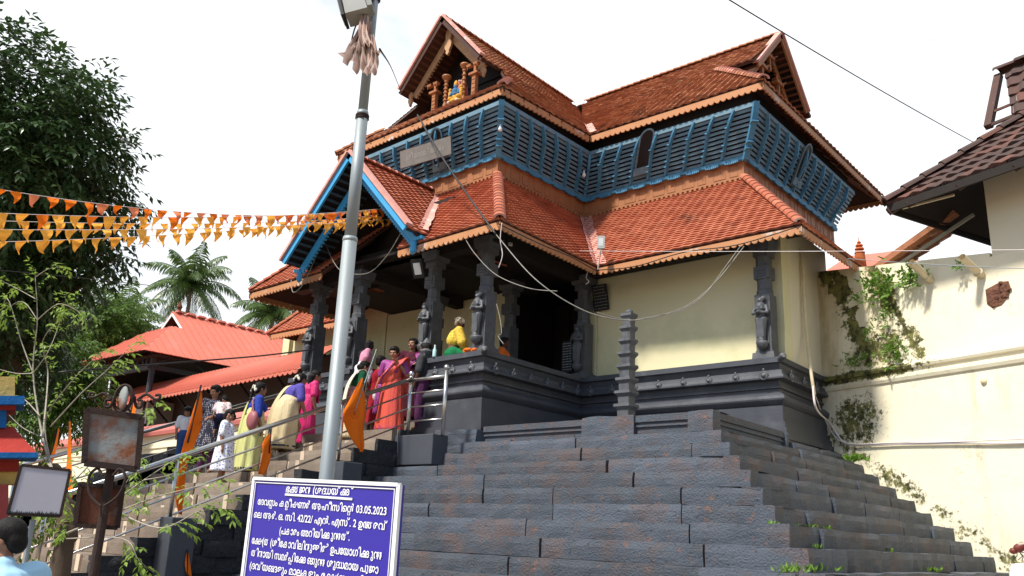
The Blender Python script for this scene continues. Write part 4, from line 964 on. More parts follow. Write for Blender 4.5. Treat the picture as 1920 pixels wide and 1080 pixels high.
    stk = math_('MULTIPLY', rng(nz_(4.5, 6, 0.6, st=(1, 1, 0.10), loc=(3, 0, 0)), 0.56, 0.72), rng(nz_(0.7, 3, 0.5, loc=(9, 4, 1)), 0.42, 0.62))
    col = mix(math_('MULTIPLY', stk, 0.55), col, (0.30, 0.25, 0.15))
    spk = math_('MULTIPLY', rng(nz_(17, 8, 0.7), 0.64, 0.70), rng(nz_(1.1, 3, 0.5, loc=(1, 9, 4)), 0.48, 0.62))
    col = mix(math_('MULTIPLY', spk, 0.8), col, (0.12, 0.09, 0.05))
    L.new(col, b.inputs['Base Color'])
    bp = N.new('ShaderNodeBump'); bp.inputs['Strength'].default_value = 0.35; bp.inputs['Distance'].default_value = 0.03
    L.new(math_('ADD', nz_(3.0), math_('MULTIPLY', patch, 0.4)), bp.inputs['Height']); L.new(bp.outputs[0], b.inputs['Normal'])
mossy(mm); MT['mossy'] = mm
def wall_slab(mb, x0, x1, prof, back=0.5):
    "prof: [(z, out)] bottom to top, swept along the wall line, subdivided"
    n = max(2, int((x1-x0)/0.5)); xs = [x0+(x1-x0)*i/n for i in range(n+1)]
    for a, b in zip(xs, xs[1:]):
        for (z0, o0), (z1, o1) in zip(prof, prof[1:]):
            mb.quad(wp(a, z0, o0), wp(b, z0, o0), wp(b, z1, o1), wp(a, z1, o1))
        zt = prof[-1][0]; mb.quad(wp(a, zt, prof[-1][1]), wp(b, zt, prof[-1][1]), wp(b, zt, -back), wp(a, zt, -back))
        mb.quad(wp(b, 0, -back), wp(a, 0, -back), wp(a, zt, -back), wp(b, zt, -back))
    for x in (x0, x1):
        P = [wp(x, z, o) for z, o in prof]+[wp(x, prof[-1][0], -back), wp(x, 0, -back)]
        mb.add(P, [list(range(len(P)))[::(1 if x == x1 else -1)]])
m = MB()
MP = [(0, 0.06), (1.4, 0.04), (4.32, 0.0), (4.33, 0.03), (4.38, 0.05), (4.42, 0.05), (4.43, 0.015), (4.50, 0.02), (4.51, 0.06), (4.55, 0.075), (4.58, 0.06), (4.60, -0.02), (4.68, -0.045), (5.6, -0.07)]
wall_slab(m, -6.4, 3.0, MP+[(6.05, -0.09)])
m.build('wall_body', MT['mossy'], CW)
m = MB()                                                        # sloping cap: higher at the left
for a, b in ((-6.4, -5.0), (-5.0, -3.6), (-3.6, -2.62)):
    za, zb = 6.44-0.17*(a+4.5), 6.44-0.17*(b+4.5)
    P = [wp(a, 6.05, -0.09), wp(b, 6.05, -0.09), wp(b, 6.05, -0.5), wp(a, 6.05, -0.5)]; Q = [wp(a, za, -0.10), wp(b, zb, -0.10), wp(b, zb, -0.5), wp(a, za, -0.5)]
    m.hexa(P+Q)
m.build('wall_cap', MT['mossy'], CW)
for px, py in ((1708, 492), (1803, 482)):
    a = at(px, py, 'Y', wall_y(-3.8 if px < 1750 else -3.0)-0.45); m = MB(); ax = -WN+V((0, 0, -0.45)); ax.normalize()
    m.tube([a, a+ax*0.55], 0.062, 14, cap=False); m.tube([a+ax*0.005, a+ax*0.5], 0.050, 14, cap=False)
    for k in range(14):
        t0, t1 = 2*math.pi*k/14, 2*math.pi*(k+1)/14
    m.lathe([(0.075, 0.0), (0.075, 0.05)], a+ax*0.40, 14, M=V((0, 0, 1)).rotation_difference(ax).to_matrix())
    p = m.build('drain_pipe', MT['pvc'], CW, smooth=True)
    q = MB(); q.lathe([(0.049, 0), (0.049, 0.01)], a+ax*0.10, 14, M=V((0, 0, 1)).rotation_difference(ax).to_matrix()); q.build('pipe_bore', MT['black'], p)
# hole broken through the plaster
m = MB(); c = wp(-2.53, 5.41, 0); pts = []
hole = [(-0.20, 0.13), (-0.06, 0.17), (0.05, 0.20), (0.17, 0.18), (0.19, 0.06), (0.14, -0.05), (0.02, -0.16), (-0.12, -0.18), (-0.20, -0.10)]
ringo = [c+WD*x+V((0, 0, z))-WN*0.055 for x, z in hole]; 
ri = [c+WD*x*0.55+V((0, 0, z*0.55))+WN*rnd(-0.075, -0.03) for x, z in hole]; cc = c-WN*0.05
n = len(hole); m.add([p+WN*0.004 for p in ringo]+[p+WN*0.02 for p in ri]+[cc+WN*0.01], [(i, (i+1) % n, n+(i+1) % n, n+i) for i in range(n)]+[(n+i, n+(i+1) % n, 2*n) for i in range(n)])
for k in range(26):
    x, z = random.choice(hole); s = rnd(0.1, 0.95); m.box(c+WD*x*s+V((0, 0, z*s))-WN*0.055, (rnd(0.03, 0.08), rnd(0.03, 0.06), rnd(0.02, 0.05)), rnd(0, 3))
m.build('exposed_laterite', MT['brick'], CW)
m = MB(); m.ell(wp(-2.86, 4.13, -0.0), (0.055, 0.05, 0.055)); m.build('wall_knob', MT['pvc'], CW, smooth=True)
# ---- plants growing on the wall ---------------------------------------------
def leaf_quad(mb, p, d, n, L_, W_, fold=0.15):
    d = V(d).normalized(); n = V(n); s = d.cross(n)
    if s.length < 1e-4: s = d.cross(V((1, 0, 0)))
    s.normalize(); n = s.cross(d)
    a = p; b = p+d*L_*0.45+s*W_/2+n*fold*W_; c = p+d*L_-n*0.08*L_; e = p+d*L_*0.45-s*W_/2+n*fold*W_; mid = p+d*L_*0.5
    mb.add([a, b, c, e, mid], [(0, 1, 4), (1, 2, 4), (2, 3, 4), (3, 0, 4)])
def rdir(): 
    while True:
        v = V((rnd(-1, 1), rnd(-1, 1), rnd(-1, 1)))
        if 0.1 < v.length < 1: return v.normalized()
def wallplant(label, x, z, wx, wz, n, m_='leaf_fern', L_=0.10):
    mb = MB()
    for i in range(n):
        t = rnd(0, 1); ux = random.gauss(0, 0.38)*wx; uz = random.gauss(0, 0.38)*wz
        p = wp(x+ux, z+uz, rnd(0.0, 0.10)); d = (WN*rnd(0.2, 1)+WD*rnd(-1, 1)+V((0, 0, rnd(-0.9, 0.9)))).normalized(); l = rnd(0.6, 1.2)*L_
        for k in range(5):                                       # small fronds
            leaf_quad(mb, p+d*l*0.3*k+WN*0.01, d+WD*rnd(-.9, .9)+V((0, 0, rnd(-.7, .7))), WN+rdir()*0.6, l*0.75, l*0.42)
    o = mb.build('wall_plant', MT[m_]); tag(o, label, 'plant', 'ferns and weeds rooted in the compound wall'); return o
wallplant('thick bright green fern clump under the roof corner, left of the first drain pipe', -4.38, 6.02, 0.42, 0.42, 120)
wallplant('dark fern tuft hanging beneath the left drain pipe', -3.78, 6.0, 0.32, 0.3, 60, L_=0.09)
wallplant('tiny weed tuft beneath the right drain pipe', -3.02, 5.98, 0.16, 0.12, 16, L_=0.06)
wallplant('trailing fern strand halfway down the wall, below the thick fern clump', -4.28, 5.45, 0.14, 0.35, 24, L_=0.07)
wallplant('small green clump sitting on the wall moulding', -4.20, 4.86, 0.28, 0.32, 50, L_=0.08)
wallplant('low weed patch left of the moulding clump, near the plinth corner', -4.92, 4.78, 0.45, 0.16, 34, L_=0.07)
wallplant('mid wall moss fern in the diagonal stain', -4.66, 5.22, 0.22, 0.22, 18, L_=0.06)
def groundweed(label, c, r, n, L_=0.07, m_='leaf_fern'):
    mb = MB()
    for i in range(n):
        p = V(c)+V((random.gauss(0, r[0]), random.gauss(0, r[1]), rnd(0, r[2]*0.3)))
        for k in range(3): leaf_quad(mb, p, V((rnd(-1, 1), rnd(-1, 1), rnd(0.4, 1.6))), rdir(), rnd(0.5, 1.2)*L_, L_*0.3)
    o = mb.build('step_weed', MT[m_]); tag(o, label, 'weed', 'weeds in the joints of the stone steps'); return o
groundweed('leafy green weed at the top of the side steps against the wall', (-5.0, 14.6, 3.02), (0.10, 0.15, 0.15), 40, 0.13)
wl = ['weed tuft at the corner of the sixth step from the terrace', 'thin weed row along the seventh step, right of the corner', 'weeds below the eighth step corner on the shaded side', 'single weed sprig halfway along the shaded eighth step', 'long weed row at the foot of the lowest visible dark blocks', 'small sprig near the wall end of the seventh step', 'weed tuft near the wall end of the lowest visible step', 'weed sprig by the upper corner of the third step']
for lab, (px, py, k, n, sx) in zip(wl, ((1445, 947, 5, 12, 0.05), (1510, 952, 5, 16, 0.14), (1550, 957, 5, 10, 0.05), (1525, 990, 6, 5, 0.03), (1510, 1030, 7, 40, 0.22), (1663, 985, 6, 8, 0.05), (1740, 1040, 7, 14, 0.12), (1418, 862, 2, 6, 0.03))):
    p = at(px, py, 'X', kcorner(k).x+0.03); groundweed(lab, (p.x, p.y, kcorner(k+1).z), (0.02, sx*1.6, 0.08), n, 0.05 if k < 7 else 0.07)

# ================================================================ house on the wall
HS = thing('tiled_house', 'cream walled house behind the compound wall with blackened clay tile roof', 'house', (-1, wall_y(-1)+2, 6.05))
m = MB(); wall_slab(m, -2.58, 4.0, [(6.0, -0.095), (7.5, -0.10)], 0.3); m.build('wall', MT['cream'], HS)
def hp(u, v, z): return V((-3.9, 13.86, 0))+WD*u-WN*v+V((0, 0, z))     # u along wall, v inward
m = MB(); m.hexa([hp(1.6, 4.2, 5), hp(8, 4.2, 5), hp(8, 4.4, 5), hp(1.6, 4.4, 5), hp(1.6, 4.2, 10), hp(8, 4.2, 10), hp(8, 4.4, 10), hp(1.6, 4.4, 10)]); m.box(hp(1.5, 3.4, 6.4), (0.2, 3.4, 2.4), math.atan2(WD.y, WD.x)); m.build('inner_wall', MT['wood_black'], HS)  # set in near-black, the verandah's shade put into the colour
e0, e1 = hp(0, 0, 7.08), hp(7, 0, 7.05); t0, t1 = hp(3.0, 3.0, 9.75), hp(7, 3.0, 9.75)
m = MB(); tiled(m, e0, e1, t0, t1, row=0.27, col=0.26, amp=0.022, th=0.035, jit=0.02); m.build('roof', MT['tile_dark'], HS)
s0, s1, r0, r1 = hp(0, 6, 7.08), hp(0, 0, 7.08), hp(3.0, 3.0, 9.75), hp(3.0, 3.0, 9.75)
m = MB(); tiled(m, s0, s1, hp(2.95, 3.05, 9.75), hp(2.95, 2.95, 9.75), row=0.27, col=0.26, amp=0.022, th=0.035); m.build('roof', MT['tile_dark'], HS)
u = MB(); sheet(u, e0, e1, t0, t1, 0.07); sheet(u, s0, s1, hp(2.95, 3.05, 9.75), hp(2.95, 2.95, 9.75), 0.07); u.build('roof_boarding', MT['wood_black'], HS)
m = MB(); hip(m, e0+V((0, 0, 0.02)), t0, 0.12, 0.36); m.build('hip_tiles', [MT['tile_dark'], MT['tile_dark']], HS)
m = MB(); m.beam(e0+V((0, 0, -0.07)), e1+V((0, 0, -0.07)), 0.04, 0.13); m.beam(s1+V((0, 0, -0.07)), s0+V((0, 0, -0.07)), 0.04, 0.13); m.build('eave_beam', MT['wood_black'], HS)
m = MB()
for k in range(8): m.beam(lerp(e0, e1, (k+0.4)/8)-V((0, 0, 0.12)), lerp(t0, t1, (k+0.4)/8)-V((0, 0, 0.12)), 0.06, 0.1)
m.beam(e0-V((0, 0, 0.12)), t0-V((0, 0, 0.15)), 0.09, 0.12); m.build('rafters', MT['wood_dark'], HS)
m = MB(); m.beam(hp(0.2, 0.1, 6.98), hp(1.0, 0.25, 6.98), 0.03, 0.03); m.build('loose_battens', MT['pvc'], HS)
# raised gablet with broken tiles at its corner
ga, gb = V((-2.38, 15.05, 8.78)), V((-2.30, 15.10, 9.66))
G0 = at(1853, 236, 'Y', 14.9); G1 = at(1872, 140, 'Y', 15.55)
m = MB(); L_ = 4.5
tiled(m, G0+WD*0.42+V((0, 0, 0.0)), G0+WD*L_, G1+WD*0.0+WD*0.12, G1+WD*L_, row=0.27, col=0.26, amp=0.022, th=0.035, jit=0.02); m.build('gablet_roof', MT['tile_dark'], HS)
m = MB(); m.beam(G0-V((0, 0, 0.02)), G1-V((0, 0, 0.02)), 0.12, 0.10); m.beam(G0, G0+WD*0.6, 0.04, 0.05); m.beam(lerp(G0, G1, 0.25), lerp(G0, G1, 0.25)+WD*0.6, 0.03, 0.04); m.build('gablet_battens', MT['tile_dark'], HS)
m = MB(); hip(m, G1+V((0, 0, 0.02)), G1+WD*L_+V((0, 0, 0.02)), 0.11, 0.36); m.build('ridge_tiles', [MT['tile_dark'], MT['tile_dark']], HS)
# lean-to of newer tiles behind the wall top
LT = thing('lean_to_roof', 'short brown clay tile lean-to under the old house eave, behind the wall top', 'roof', (-4.4, 15.6, 6.3))
la, lb = at(1795, 398, 'Y', 15.2), at(1640, 508, 'Y', 15.5)
ina = V((-0.1, 1.6, 0.35))
m = MB(); tiled(m, lb+ina, lb, la+ina, la, row=0.24, col=0.26, amp=0.022, th=0.03); m.build('tiles', MT['tile_dark'] if False else MT['tile_old'], LT)
m = MB(); m.beam(lb-V((0.0, 0.1, 0.03)), la-V((0, 0.1, 0.03)), 0.16, 0.10); m.build('verge', MT['tile_old'], LT)
m = MB(); m.beam(lb+V((0.25, -0.02, -0.05)), la+V((0.25, -0.02, -0.10)), 0.05, 0.05); m.build('batten', MT['lamp_grey'], LT)
# distant shrine roof with finial
SH = thing('shrine_roof', 'distant small pink red sheet roof with an orange pot finial', 'roof', (-8, 22, 7))
c = at(1612, 476, 'Y', 22.0)
m = MB(); P = at(1530, 520, 'Y', 22); Q = at(1720, 520, 'Y', 22); T = at(1705, 468, 'Y', 23.5); T0 = at(1590, 480, 'Y', 23.5)
m.hexa([P, Q, Q+V((0, 3, 0)), P+V((0, 3, 0)), T0, T, T+V((0, 0.4, 0)), T0+V((0, 0.4, 0))]); m.build('roof', MT['red_metal'], SH)
m = MB(); m.lathe([(r_*0.62, z_*0.62) for r_, z_ in [(0.24, -0.6), (0.2, 0.0), (0.22, 0.02), (0.2, 0.08), (0.10, 0.12), (0.20, 0.19), (0.17, 0.26), (0.08, 0.29), (0.16, 0.35), (0.13, 0.42), (0.05, 0.45), (0.09, 0.5), (0.05, 0.56), (0.015, 0.6), (0.01, 0.75)]], c, 14); m.build('finial', cloth('orange_finial_paint', (0.5, 0.14, 0.05)), SH, autosmooth=True)
# loose cable along the wall and rope over it
def cable(name, label, pts, r, m_, cat='cable', n=6, group=None):
    m = MB(); m.tube(smooth_path(pts, 8), r, n); o = m.build(name, MT[m_], smooth=True); return tag(o, label, cat, group)
cable('wall_cable', 'pale double cable sagging from the plinth corner along the foot of the cream wall', [at(1524, 712, 'X', -5.42), at(1530, 765, 'X', -5.34), wp(-5.52, 3.75, 0.08), wp(-5.30, 3.42, 0.07), wp(-5.0, 3.335, 0.06), wp(-4.3, 3.30, 0.05), wp(-3.3, 3.24, 0.05), wp(-2.3, 3.17, 0.05), wp(0, 3.1, 0.05)], 0.018, 'white_cable')
cable('wall_cable', 'thinner white cable beside the sagging double cable on the wall', [at(1526, 735, 'X', -5.38), wp(-5.62, 3.85, 0.10), wp(-5.40, 3.48, 0.09), wp(-5.05, 3.355, 0.085), wp(-4.3, 3.325, 0.07), wp(-3.3, 3.262, 0.07), wp(0, 3.15, 0.07)], 0.010, 'white_cable')
# ================================================================ lamp pole with rags
PB = V((-3.815, 2.954, 0.0))
pole = thing('lamp_pole', 'tall grey stepped steel lamp pole with bound wires in front of the temple', 'lamp pole', PB)
KP = 0.6285; pzz = lambda z: 1.591+(z-1.591)*KP
def ptube(z0, z1, r, nm):
    m = MB(); m.tube([PB+V((0, 0, z0)), PB+V((0, 0, z1))], r, 18)
    if z0 > 0: m.lathe([(r*1.16, 0), (r*1.28, 0.012), (r*1.16, 0.03)], PB+V((0, 0, z0-0.012)), 18)
    m.build(nm, MT['galv'], pole, smooth=True)
ptube(0, pzz(4.2), 0.0415, 'lower_tube'); ptube(pzz(4.18), pzz(5.5), 0.0355, 'middle_tube'); ptube(pzz(5.48), pzz(7.6), 0.0295, 'upper_tube')
for z in (5.42, 6.18, 6.75):
    m = MB()
    for k in range(3): m.lathe([(0.039, 0), (0.043, 0.005), (0.039, 0.010)], PB+V((0, 0, pzz(z)+0.011*k)), 14)
    m.build('wire_binding', MT['rust_dark'] if z < 6 else MT['black'], pole, smooth=True)
lh = at(664, 14, 'Y', 2.80)
Mx = Matrix.Rotation(R(-52), 3, 'Z') @ Matrix.Rotation(R(18), 3, 'X'); k_ = 0.63
m = MB(); m.box(lh+V((0, 0, 0.06*k_)), (0.24*k_, 0.22*k_, 0.36*k_), M=Mx, top=0.85); m.box(lh+Mx @ V((0, 0.13*k_, 0.05*k_)), (0.18*k_, 0.1*k_, 0.26*k_), M=Mx)
h = m.build('lamp_head', MT['lamp_grey'], pole)
m = MB(); m.box(lh+Mx @ V((0, -0.135*k_, 0.0))+V((0, 0, 0.06*k_)), (0.25*k_, 0.03*k_, 0.38*k_), M=Mx); fr = m.build('lamp_frame', MT['black'], h)
m = MB(); m.box(lh+Mx @ V((0, -0.152*k_, 0.0))+V((0, 0, 0.06*k_)), (0.21*k_, 0.012*k_, 0.33*k_), M=Mx); m.build('lamp_lens', MT['glass_lamp'], h)
m = MB(); m.beam(lh+V((0.03, 0.06, 0.0)), PB+V((0, 0, pzz(6.85))), 0.025, 0.04); m.build('lamp_arm', MT['rust_dark'], pole)
def cloth_strip(mb, pts, wv, nw=5, amp=0.03, fr=2.0, ph=0.0):
    "pts centre line, wv width vector(s); rippled ribbon"
    P = smooth_path(pts, 5); N = len(P); o = len(mb.v)
    for i, p in enumerate(P):
        t = i/(N-1); W = V(wv[0])*(1-t)+V(wv[1])*t; nn = W.cross(V((0, 0, 1)))
        if nn.length < 1e-4: nn = V((0, 1, 0))
        nn.normalize()
        for k in range(nw+1):
            s = k/nw-0.5; mb.v.append(tuple(p+W*s+nn*amp*math.sin(fr*math.pi*(s+0.5)*2+ph+t*5)*(0.3+t)))
    for i in range(N-1):
        for k in range(nw): mb.f.append([o+i*(nw+1)+k, o+i*(nw+1)+k+1, o+(i+1)*(nw+1)+k+1, o+(i+1)*(nw+1)+k]); mb.mi.append(0)
m = MB()
for px, py, qx, qy, w0, w1, dy in ((690, 28, 668, 118, 0.05, 0.24, 0.0), (688, 40, 655, 105, 0.05, 0.20, 0.08), (686, 30, 680, 135, 0.05, 0.16, -0.09), (692, 40, 672, 90, 0.06, 0.14, -0.05), (697, 65, 694, 138, 0.04, 0.13, -0.12), (700, 70, 708, 100, 0.02, 0.06, -0.05), (684, 20, 690, 85, 0.06, 0.10, -0.1)):
    a, b = at(px, py, 'Y', 2.904+dy*.6), at(qx, qy, 'Y', 2.88+dy*.8); mid = lerp(a, b, 0.5)+V((rnd(-.03, .03), rnd(-.04, .04), -0.03))
    cloth_strip(m, [a, mid, b], (CR*w0*.63, CR*w1*.70), 7, 0.03, 2.2, rnd(0, 6))
o = m.build('rag_bundle', MT['rag'], smooth=True); tag(o, 'torn faded pink and brown rags knotted high on the lamp pole', 'rag')
m = MB()
for k in range(6):
    a = at(680+rnd(-4, 10), 20+rnd(0, 20), 'Y', 2.89); m.tube(smooth_path([a, a+V((rnd(-.07, .03), 0.01, -0.07)), a+V((rnd(-.09, .0), -0.02, -0.18-rnd(0, .12)))], 5), 0.005, 5)
m.build('dangling_wire', MT['rust_dark'], pole)
# ================================================================ notice board
TL, TR = at(478, 897, 'Y', 2.6), at(749, 909, 'Y', 2.55)         # the board hangs a little lower on its right side
SU = (TR-TL); SW = SU.length; SU.normalize(); SH_v = V((SU.x, SU.y, 0)).normalized(); SNn = V((SH_v.y, -SH_v.x, 0)); SH_ = 1.45
NB = thing('notice_board', 'indigo blue notice board with white Malayalam lettering on two posts', 'sign board', (TL.x, TL.y, 0))
def sp(u, v, o=0.0): return TL+SU*u-V((0, 0, v))+SNn*o
m = MB(); m.hexa([sp(0, SH_, -0.03), sp(SW, SH_, -0.03), sp(SW, SH_, 0), sp(0, SH_, 0)][::-1]+[sp(0, 0, -0.03), sp(SW, 0, -0.03), sp(SW, 0, 0), sp(0, 0, 0)][::-1]); pan = m.build('panel', MT['sign_blue'], NB, recalc=True)
m = MB(); e = 0.013
for a, b in ((sp(0, 0, 0), sp(SW, 0, 0)), (sp(0, SH_, 0), sp(SW, SH_, 0)), (sp(0, 0, 0), sp(0, SH_, 0)), (sp(SW, 0, 0), sp(SW, SH_, 0))): m.beam(a, b, 0.022, 0.016)
m.build('white_frame', MT['white_paint'], NB)
m = MB()
for a, b in ((sp(0.02, 0.019, 0.004), sp(SW-0.022, 0.019, 0.004)), (sp(SW-0.024, 0.02, 0.004), sp(SW-0.024, SH_-0.03, 0.004)), (sp(0.022, 0.02, 0.004), sp(0.022, SH_-0.03, 0.004))): m.beam(a, b, 0.004, 0.004)
m.build('border_line', MT['white_paint'], NB)
for u in (0.12, SW-0.12):
    m = MB(); p = sp(u, 0.1, -0.055); m.box((p.x, p.y, p.z/2), (0.05, 0.05, p.z)); m.build('post', MT['galv'], NB)
def glyphs(units, size):
    "lay out a row; a unit is text, or (text list) drawn overlapped/stacked as one conjunct: (top, below)"
    out = []; x = 0.0
    for un in units:
        if un == ' ': x += size*0.30; continue
        if isinstance(un, str): parts = [(un, 0, 0, 1.0)]
        else: parts = un
        wmax = 0
        for (s, dx, dy, sc) in parts:
            vs, fs = text_mesh(s, size*sc, 0, size*0.014)
            if not vs: continue
            x0 = min(v.x for v in vs)
            out.append(([V((v.x-x0+x+dx*size, v.y+dy*size, 0)) for v in vs], fs)); wmax = max(wmax, max(v.x for v in vs)-x0+dx*size)
        x += wmax+size*0.045
    return out, x
def stack(a, b): return [(a, 0, 0, 1.0), (b, 0.10, -0.30, 0.62)]
KD = {'ക': 0.50, 'ന': 0.42, 'ത': 0.48, 'ള': 0.50, 'ങ': 0.50}
def dbl(a, k=0.30): return [(a, 0, 0, 1.0), (a, KD.get(a, k), 0, 1.0)]
RA = [('(', 0.0, -0.12, 0.95)]
T = [
 (['ഭ', dbl('ക', .28)[0:1]+[('ത', .52, 0, 1.0)], 'ജ', 'ന', ' ', '(', 'ശ', [('ദ', 0, 0, 1), ('ധ', .46, 0, 1.0)], 'യ', [('്', -.12, 0, 1)], dbl('ക', .34), [('്', -.12, 0, 1)]], 0.40),
 (['േ', 'ദ', 'വ', stack('സ', 'വ'), 'ം', ' ', 'ക', stack('മ', 'മ'), 'ീ', 'ഷ', 'ണ', 'ർ', ' ', 'ആ', 'ഫ', 'ീ', 'സ', 'ി', 'െ', stack('ൻ', 'റ'), ' ', '03.05.2023'], 0.93),
 (['െ', 'ല', ' ', 'ആ', 'ർ', '.', ' ', 'ഒ', '.', ' ', 'സ', 'ി', '.', ' ', '42/22/', ' ', 'എ', 'ൻ', '.', ' ', 'എ', 'സ', [('്', -.12, 0, 1)], '.', ' ', '2', ' ', 'ഉ', dbl('ത', .36), 'ര', 'വ', [('്', -.12, 0, 1)]], 0.92),
 (['(', 'പ', 'ക', 'ാ', 'ര', 'ം', ' ', 'അ', 'റ', 'ി', 'യ', 'ി', dbl('ക', .34), 'ു', dbl('ന', .34), 'ത', [('്', -.12, 0, 1)], '.'], 0.50),
 (['േ', [('ക', 0, 0, 1), ('ഷ', .52, 0, 1)], '(', 'ത', ' ', '(', 'ശ', 'ീ', 'േ', 'ക', 'ാ', 'വ', 'ി', 'ല', 'ി', 'ന', 'ു', dbl('ള', .36), 'ി', 'ൽ', ' ', 'ഉ', 'പ', 'േ', 'യ', 'ാ', 'ഗ', 'ി', dbl('ക', .34), 'ു', dbl('ന', .34)], 0.90),
 (['ത', 'ി', 'ന', 'ാ', 'യ', 'ി', ' ', 'സ', 'മ', 'ർ', stack('പ', 'പ'), 'ി', 'േ', dbl('ക', .34), [('ണ', 0, 0, 1), ('ട', .5, 0, 1)], 'ു', dbl('ന', .34), ' ', 'ശ', 'ു', [('ദ', 0, 0, 1), ('ധ', .46, 0, 1)], 'മ', 'ാ', 'യ', ' ', 'പ', 'ൂ', 'ജ', 'ാ'], 0.90),
 (['(', 'ദ', 'വ', [('്യ', 0, 0, 1)], dbl('ങ', .36), 'ള', 'ു', 'ം', ' ', 'മ', 'ാ', 'ല', 'ക', 'ള', 'ു', 'ം', ' ', 'േ', [('ക', 0, 0, 1), ('ഷ', .52, 0, 1)], '(', 'ത', ' ', 'മ', 'ത', 'ി', 'ൽ'], 0.90),
]
def px2uv(x, y):
    d = ray(x, y); t = (TL-CAM).dot(SNn)/d.dot(SNn); p = CAM+d*t; u_ = (p-TL).dot(SH_v)/SU.dot(SH_v); return u_, (TL+SU*u_).z-p.z
# measured baselines (left pixel, right pixel, baseline y at both, cap height px)
LN = [((537, 923), (664, 929.5), 15), ((484, 946), (726, 964), 15), ((477, 970), (727, 993), 15), ((525, 1003), (657, 1013), 15), ((473, 1018), (718, 1048), 16), ((472, 1041), (711, 1075), 16), ((469, 1066), (700, 1101), 16)]
LN = [((537, 923), (664, 929.5), 15), ((484, 946), (726, 966), 14), ((477, 970), (727, 994), 14), ((525, 1001), (657, 1014), 15), ((473, 1019), (718, 1049), 15), ((472, 1042), (711, 1076), 15), ((469, 1066), (700, 1100), 15)]
for (units, frac), (a, b, hpx) in zip(T, LN):
    ua, va = px2uv(*a); ub, vb = px2uv(*b); va += 0.0
    u1, v1 = px2uv(a[0], a[1]-hpx); size = abs(va-v1)*1.28
    gl, wdt = glyphs(units, size)
    sx = (ub-ua)/wdt; mbx = MB()
    for vs, fs in gl:
        mbx.add([sp(ua+p.x*sx, va+(vb-va)*(p.x/wdt)-p.y, 0.004) for p in vs], fs)
    mbx.build('lettering', MT['white_paint'], pan)
ua, va = px2uv(536, 927); ub, vb = px2uv(662, 936)
m = MB(); m.beam(sp(ua, va, 0.004), sp(ub, vb, 0.004), 0.003, 0.010); m.build('underline', MT['white_paint'], pan)

# ================================================================ old name board under the upper eave
c = at(797, 286, 'Y', 11.12); rz = 0.0
a, b = at(752, 300, 'Y', 11.13), at(845, 272, 'Y', 11.08)
NBD = thing('name_board', 'faded grey name board tilted under the upper eave, in front of the blue louvres', 'sign board', c)
dd = (b-a).normalized(); nn = V((0.02, -0.97, -0.20)).normalized(); uu = dd.cross(nn)*-1
if uu.z < 0: uu = -uu
m = MB(); W2, H2 = (b-a).length/2*1.02, 0.185
pp = lambda u, v, o=0: (a+b)/2+dd*u+uu*v+nn*o
m.hexa([pp(-W2, -H2, -.02), pp(W2, -H2, -.02), pp(W2, -H2, .01), pp(-W2, -H2, .01), pp(-W2, H2, -.02), pp(W2, H2, -.02), pp(W2, H2, .01), pp(-W2, H2, .01)])
bd = m.build('panel', mat('weathered_grey_board', (0.20, 0.19, 0.17), (0.15, 0.14, 0.13), 6, 0.9, stains=[((0.3, 0.29, 0.27), 18, 0.62, 0.75)]), NBD, recalc=True)
m = MB()
for s0, s1 in (((-W2, -H2), (W2, -H2)), ((W2, -H2), (W2, H2)), ((W2, H2), (-W2, H2)), ((-W2, H2), (-W2, -H2))): m.beam(pp(*s0, 0), pp(*s1, 0), 0.022, 0.018, up=nn)
m.build('frame', MT['wood_dark'], NBD)
gl, wdt = glyphs(['(', 'ശ', 'ീ', ' ', 'ഭ', 'ഗ', 'വ', 'ത', 'ി', ' ', 'േ', 'ക', '(', 'ത', 'ം'], 0.16)
mbx = MB()
for vs, fs in gl: mbx.add([pp(-W2*0.75+p.x*(W2*1.5/wdt), p.y-0.05, 0.014) for p in vs], fs)
mbx.build('lettering', MT['cream'] if False else mat('faded_letter_paint', (0.30, 0.29, 0.26)), bd)

# ================================================================ rusty sign post at lower left
def vert_board(name, corners, th, parent, m_front, m_frame, rim=0.03, rim_out=0.02):
    "corners TL,TR,BR,BL world points; builds panel + frame"
    a, b, c, d = map(V, corners); nrm = (b-a).cross(d-a).normalized()*-1
    if nrm.dot(CAM-a) < 0: nrm = -nrm
    m = MB(); m.hexa([d-nrm*th, c-nrm*th, c, d]+[a-nrm*th, b-nrm*th, b, a]); p = m.build(name, m_front, parent, recalc=True)
    m = MB()
    for u, v in ((a, b), (b, c), (c, d), (d, a)): m.beam(u-(nrm*th*0.5), v-(nrm*th*0.5), th+2*rim_out, rim*1.5, up=(a+c)/2-(u+v)/2)
    m.build('frame', m_frame, parent if parent else p); return p, nrm
def face_plane(px, py, dist):
    p0 = atd(px, py, dist); n0 = CAM-p0; n0.z = 0; n0.normalize()
    def f(x, y, o=0.0):
        d = ray(x, y); c = p0+n0*o; return CAM+d*((c-CAM).dot(n0)/d.dot(n0))
    return f
FPS = face_plane(200, 900, 5.6)
SP = FPS(188, 1000, -0.05)
RS = thing('rusty_sign_post', 'rusty iron sign post carrying a scrolled blank board above a smaller rusted board', 'sign post', (SP.x, SP.y, 0))
m = MB(); m.tube([(SP.x, SP.y, 0), (SP.x, SP.y, FPS(205, 745, -.05).z)], 0.026, 10); m.build('post', MT['rust_dark'], RS)
q = lambda x, y, o=0.0: FPS(x, y, o)
vert_board('upper_board', (q(163, 768), q(266, 783), q(257, 880), q(158, 868)), 0.03, RS, MT['rust'], MT['rust_dark'], 0.022)
q2 = lambda x, y: FPS(x, y, -0.10)
vert_board('lower_board', (q2(150, 908), q2(231, 914), q2(221, 990), q2(141, 985)), 0.03, RS, MT['rust_red'], MT['rust_dark'], 0.016)
